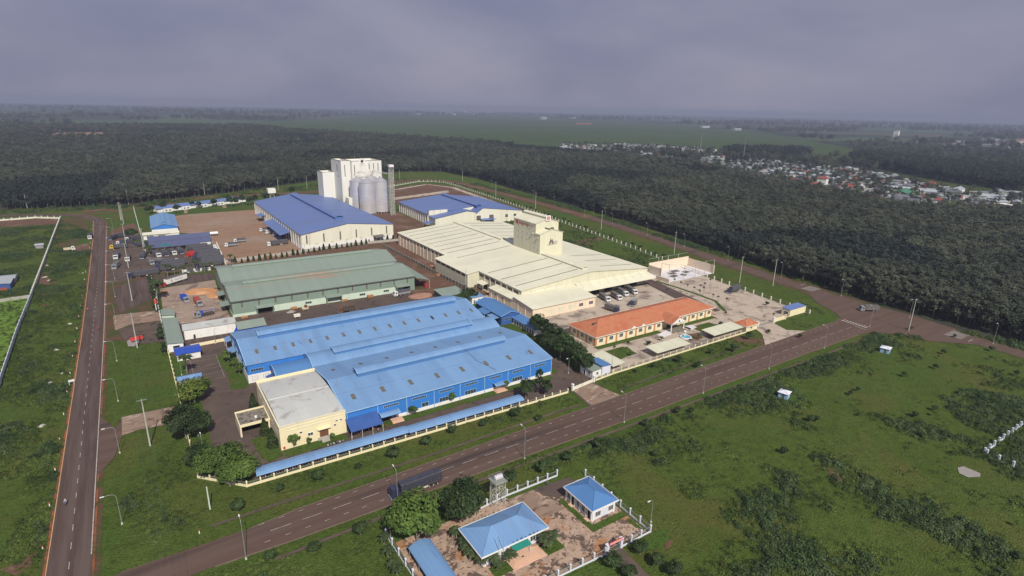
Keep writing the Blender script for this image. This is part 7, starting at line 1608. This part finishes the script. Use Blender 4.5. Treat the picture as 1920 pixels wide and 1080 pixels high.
# ================================================================ village
def house_proto(label, w, d, h, rd, wm, rm, kind='gable', group='village'):
    t = thing('house', label, 'house', (0,0,0), 0, group); MB().box(-w/2,w/2,-d/2,d/2,0,h).build('wall', M[wm], t)
    mb = MB()
    if kind == 'gable': mb.prism([(-d/2-.5,h-.1),(d/2+.5,h-.1),(0,rd)], 'x', -w/2-.4, w/2+.4)
    elif kind == 'flat': mb.prism([(-d/2-.3,h),(d/2+.3,h+.5),(d/2+.3,h+.7),(-d/2-.3,h+.2)], 'x', -w/2-.3, w/2+.3)
    mb.build('roof', M[rm], t) if kind != 'hip' else hip(t, -w/2, w/2, -d/2, d/2, h, rd, rm, oh=.6)
    mb = MB()
    for k in range(3): mb.box(-w/2+.8+k*w/3,-w/2+2.1+k*w/3,-d/2-.06,-d/2+.02,1,h-.8 if h < 4 else 2.4)
    mb.build('window', M['glass'], t); return t
gr = ('low grey roofed house in the village beyond the plantation','pale metal roofed house in the village beyond the plantation','red roofed house in the village beyond the plantation','orange roofed house in the village beyond the plantation','white flat roofed house in the village beyond the plantation','tall white house with red hipped roof in the village')
HP = [house_proto(gr[0], 13, 8, 3.2, 5.0, 'village_wall', 'village_grey', group='grey roofed village houses'), house_proto(gr[1], 16, 8, 3.4, 5.2, 'village_wall', 'village_pale', group='pale roofed village houses'), house_proto(gr[2], 11, 9, 3.4, 6.0, 'village_wall', 'village_red', 'hip', 'red roofed village houses'),
      house_proto(gr[3], 14, 9, 3.6, 6.0, 'village_wall', 'village_orange', 'gable', 'orange roofed village houses'), house_proto(gr[4], 9, 10, 4.4, 0, 'wall_white', 'village_wall', 'flat', 'white village houses'), house_proto(gr[5], 9, 9, 8.0, 11.0, 'wall_white', 'village_red', 'hip', 'tall village houses')]
used_h = set(); placed = []
def put_house(x, y, k, a, s=1.0):
    if k not in used_h: used_h.add(k); HP[k].location = (x, y, 0); HP[k].rotation_euler.z = a; HP[k].scale = (s,)*3
    else: dup(HP[k], (x, y, 0), a, s=s)
    placed.append((x, y))
def fill(poly, n, w, mind, s=(.9,1.4)):
    xs = [p[0] for p in poly]; ys = [p[1] for p in poly]; c = t = 0
    while c < n and t < n*40:
        t += 1; x = rf.uniform(min(xs), max(xs)); y = rf.uniform(min(ys), max(ys))
        if not in_poly(x, y, poly) or any((x-a)**2+(y-b)**2 < mind**2 for a, b in placed[-400:]): continue
        put_house(x, y, int(rf.choice(6, p=w)), R(20+90*int(rf.integers(0,2))+rf.uniform(-12,12)), rf.uniform(*s)); c += 1
fill(VILLAGE, 112, [.50,.34,.03,.01,.11,.01], 12); fill(VILLAGE2, 116, [.47,.30,.09,.02,.09,.03], 12)
# far town, single white halls on the horizon side
fill([(2772.1,1059.5),(3550.1,1134.0),(3842.8,1073.2),(2818.9,781.2),(2703.2,874.7),(2425.2,891.4)], 34, [.1,.3,.25,.1,.15,.10], 20, (1.3,2.0))
fill([(2813.5,6419.5),(4808.2,7855.1),(7897.6,12903.3),(3986.9,9093.6)], 34, [.0,.3,.25,.05,.3,.1], 40, (2.0,3.2))
print('houses', len(placed))
HV = []
for w, d, h, rd, wm, rm in ((12,8,3.0,4.8,'village_wall','village_grey'),(15,8,3.2,5.0,'village_wall','village_pale'),(10,8,3.2,5.2,'village_wall','village_red'),(9,9,4.6,5.0,'wall_white','village_wall'),(18,10,3.6,5.6,'village_grey','village_grey')):
    mb = MB(); mb.box(-w/2,w/2,-d/2,d/2,0,h); mb.k = 1; mb.prism([(-d/2-.5,h-.1),(d/2+.5,h-.1),(0,rd)], 'x', -w/2-.4, w/2+.4)
    me = bpy.data.meshes.new('house'); me.from_pydata(mb.v, [], mb.f); me.materials.append(M[wm]); me.materials.append(M[rm]); me.polygons.foreach_set('material_index', mb.mi); HV.append(me)
qh = []; sh = []
for poly, n, s0 in ((VILLAGE, 150, .85), (VILLAGE2, 260, .85), ([(2505.4,990.5),(3550.1,1134.0),(3842.8,1073.2),(2619.1,724.2),(2510.5,810.7),(2262.2,830.0)], 120, 1.5), ([(2288.1,11701.0),(6506.5,15189.1),(14500.8,33840.5),(2989.5,15272.5)], 60, 3.2), ([(3808.6,8487.1),(6283.8,10266.3),(10622.9,17356.7),(5538.0,12337.8)], 50, 2.8)):
    xs = [p[0] for p in poly]; ys = [p[1] for p in poly]; c = t = 0
    while c < n and t < n*60:
        t += 1; x = rf.uniform(min(xs), max(xs)); y = rf.uniform(min(ys), max(ys))
        if in_poly(x, y, poly) and not any((x-a)**2+(y-b)**2 < 100 for a, b in placed): qh.append((x, y, 0)); sh.append(s0*rf.uniform(.8,1.25)); placed.append((x, y)); c += 1
gn_scatter('small_houses', qh, sh, [R(20+90*int(rf.integers(0,2))+rf.uniform(-14,14)) for _ in qh], rf.choice(5, p=[.38,.26,.12,.12,.12], size=len(qh)), HV, label='small houses filling the distant villages')
def hall(label, x, y, w, d, h, rd, wm, rm, a): t = thing('hall', label, 'hall', (x, y), R(a)); gable(t, 0, w, 0, d, h, rd, 'x', wm, rm, oh=.5); return t
hall('large green roofed hall at the near edge of the village', *(828.8,336.7), 44, 20, 5, 8.5, 'village_wall', 'village_green', 14)
hall('long pale roofed hall near the right end of the village', *(937.2,321.9), 46, 12, 5, 7.5, 'wall_white', 'village_pale', 10)
hall('white block building at the right picture edge', *(819.8,227.0), 14, 16, 7, 8, 'wall_pale_cream', 'wall_white', 20)
hall('white hall standing alone at the edge of the far field', *(3488.0,4780.1), 75, 36, 18, 24, 'village_wall', 'village_pale', 10)
hall('long white shed beyond the far field', *(3233.6,2615.2), 90, 20, 10, 13, 'village_wall', 'village_pale', 10); hall('second long white shed beyond the far field', *(3025.8,2213.9), 85, 20, 10, 13, 'village_wall', 'village_pale', 10)
hall('white tower like block beyond the dark grove', *(3189.2,1399.7), 22, 22, 30, 32, 'wall_white', 'wall_white', 10); hall('small white hall at the young plantation', *(-194.5,2449.8), 30, 14, 7, 9, 'wall_white', 'village_pale', 10)
hall('pale hall on the far side of the field', *(4423.4,5490.9), 90, 40, 12, 16, 'village_wall', 'village_pale', 10); hall('red roofed long hall in the far town', *(2717.1,3309.4), 120, 24, 5, 8, 'village_red', 'village_red', -20)
t = thing('mast', 'thin radio mast over the village', 'mast', (*(1124.9,792.7),0)); MB().tube((0,0,0),(0,0,48),.8,.25,5).build('pole', M['steel'], t)
t = thing('mast', 'thin radio mast left of the dark village grove', 'mast', (*(1183.6,957.7),0)); MB().tube((0,0,0),(0,0,52),.8,.25,5).build('pole', M['steel'], t)
# pale boulders and concrete lumps on the left field, a small frame sign
rk = np.random.default_rng(77)
for i, (u, v, s_) in enumerate([(-36.3,288.1,.9),(-32.5,259.9,.7),(-35.9,252.6,1.0),(-35.3,217.3,1.0),(-47.2,284.6,.6),(-38.3,432.5,1.0),(-32.2,419.5,.6),(-50.0,419.0,1.6),(-47.6,410.1,1.3),(-51.6,449.9,1.1),(-34.1,420.5,.5),(-33.4,321.6,1.0)]):
    o = heap('pale concrete lump lying in the weeds left of the road', 'rock', 'concrete', u, v, 1.1*s_, .8*s_, .6*s_, rk.uniform(0,3), 6, 'rock'); o['group'] = 'pale lumps in the left weeds'
t = thing('frame_sign', 'small white frame sign on legs left of the road', 'sign board', (*(-29.7,245.9),0), R(10)); MB().box(0,1.8,-.04,.04,1.5,2.3).build('board', M['frame_white'], t)
for x in (.1, 1.5): MB().box(x,x+.12,.05,.15,0,2.2).build('leg', M['frame_white'], t)
for i, (x, y, n, lab) in enumerate([(60,290.4,4,'pallet stack by the doorway canopy of the green warehouse'),(86,290.2,3,'low pallet stack before the green warehouse louvres'),(100,289.6,5,'tall pallet stack near the parked grey canopy truck'),(36.5,289.0,3,'pallet stack at the west end of green warehouse'),(6.5,352,4,'pallet stack beside the palm at the pink yard'),(150.5,309,5,'pallet stack against the stained wall'),(70,408,4,'pallet stack at the grey wall of brown yard')]):
    mb = MB()
    for k in range(n):
        for q in range(5): mb.box(-.9+q*.4,-.65+q*.4,-.6,.6,.16*k+.10,.16*k+.14)
        for q in (-.5,0,.5): mb.box(-.9,.95,q-.05,q+.05,.16*k,.16*k+.10)
    o = mb.build('pallet_stack', M['sand']); o.location = (x, y, .3); tag(o, lab, 'pallets'); o.scale = (1.6,1.6,1.6)
for x, y, sh_, lab in ((66.5,288.2,'shirt_red','person in red walking before the green warehouse'),(114.5,282.2,'shirt_lilac','person in pale shirt beside the grey canopy truck'),(211,203.4,'shirt_lilac','person in pale shirt in the cream yard'),(84.3,107.4,'trousers','person in dark clothes behind the deep blue roofed house')): person(lab, (x, y, .1), R(40), sh_, False)
# ================================================================ haze
mb = MB(); mb.box(-15600,15600,-3600,15600,-3,128); hz = mb.build('haze', []); tag(hz, kind='stuff')
hm = bpy.data.materials.new('haze'); hm.use_nodes = True; T = hm.node_tree; T.nodes.clear(); pv = T.nodes.new('ShaderNodeVolumePrincipled'); om = T.nodes.new('ShaderNodeOutputMaterial'); T.links.new(pv.outputs[0], om.inputs['Volume'])
pv.inputs['Color'].default_value = (0.42,0.48,0.66,1); pv.inputs['Density'].default_value = 0.00015; pv.inputs['Anisotropy'].default_value = 0.0
hz.data.materials.append(hm)
sc.cycles.volume_bounces = 0; sc.cycles.max_bounces = 6; sc.cycles.diffuse_bounces = 2; sc.cycles.use_denoising = True
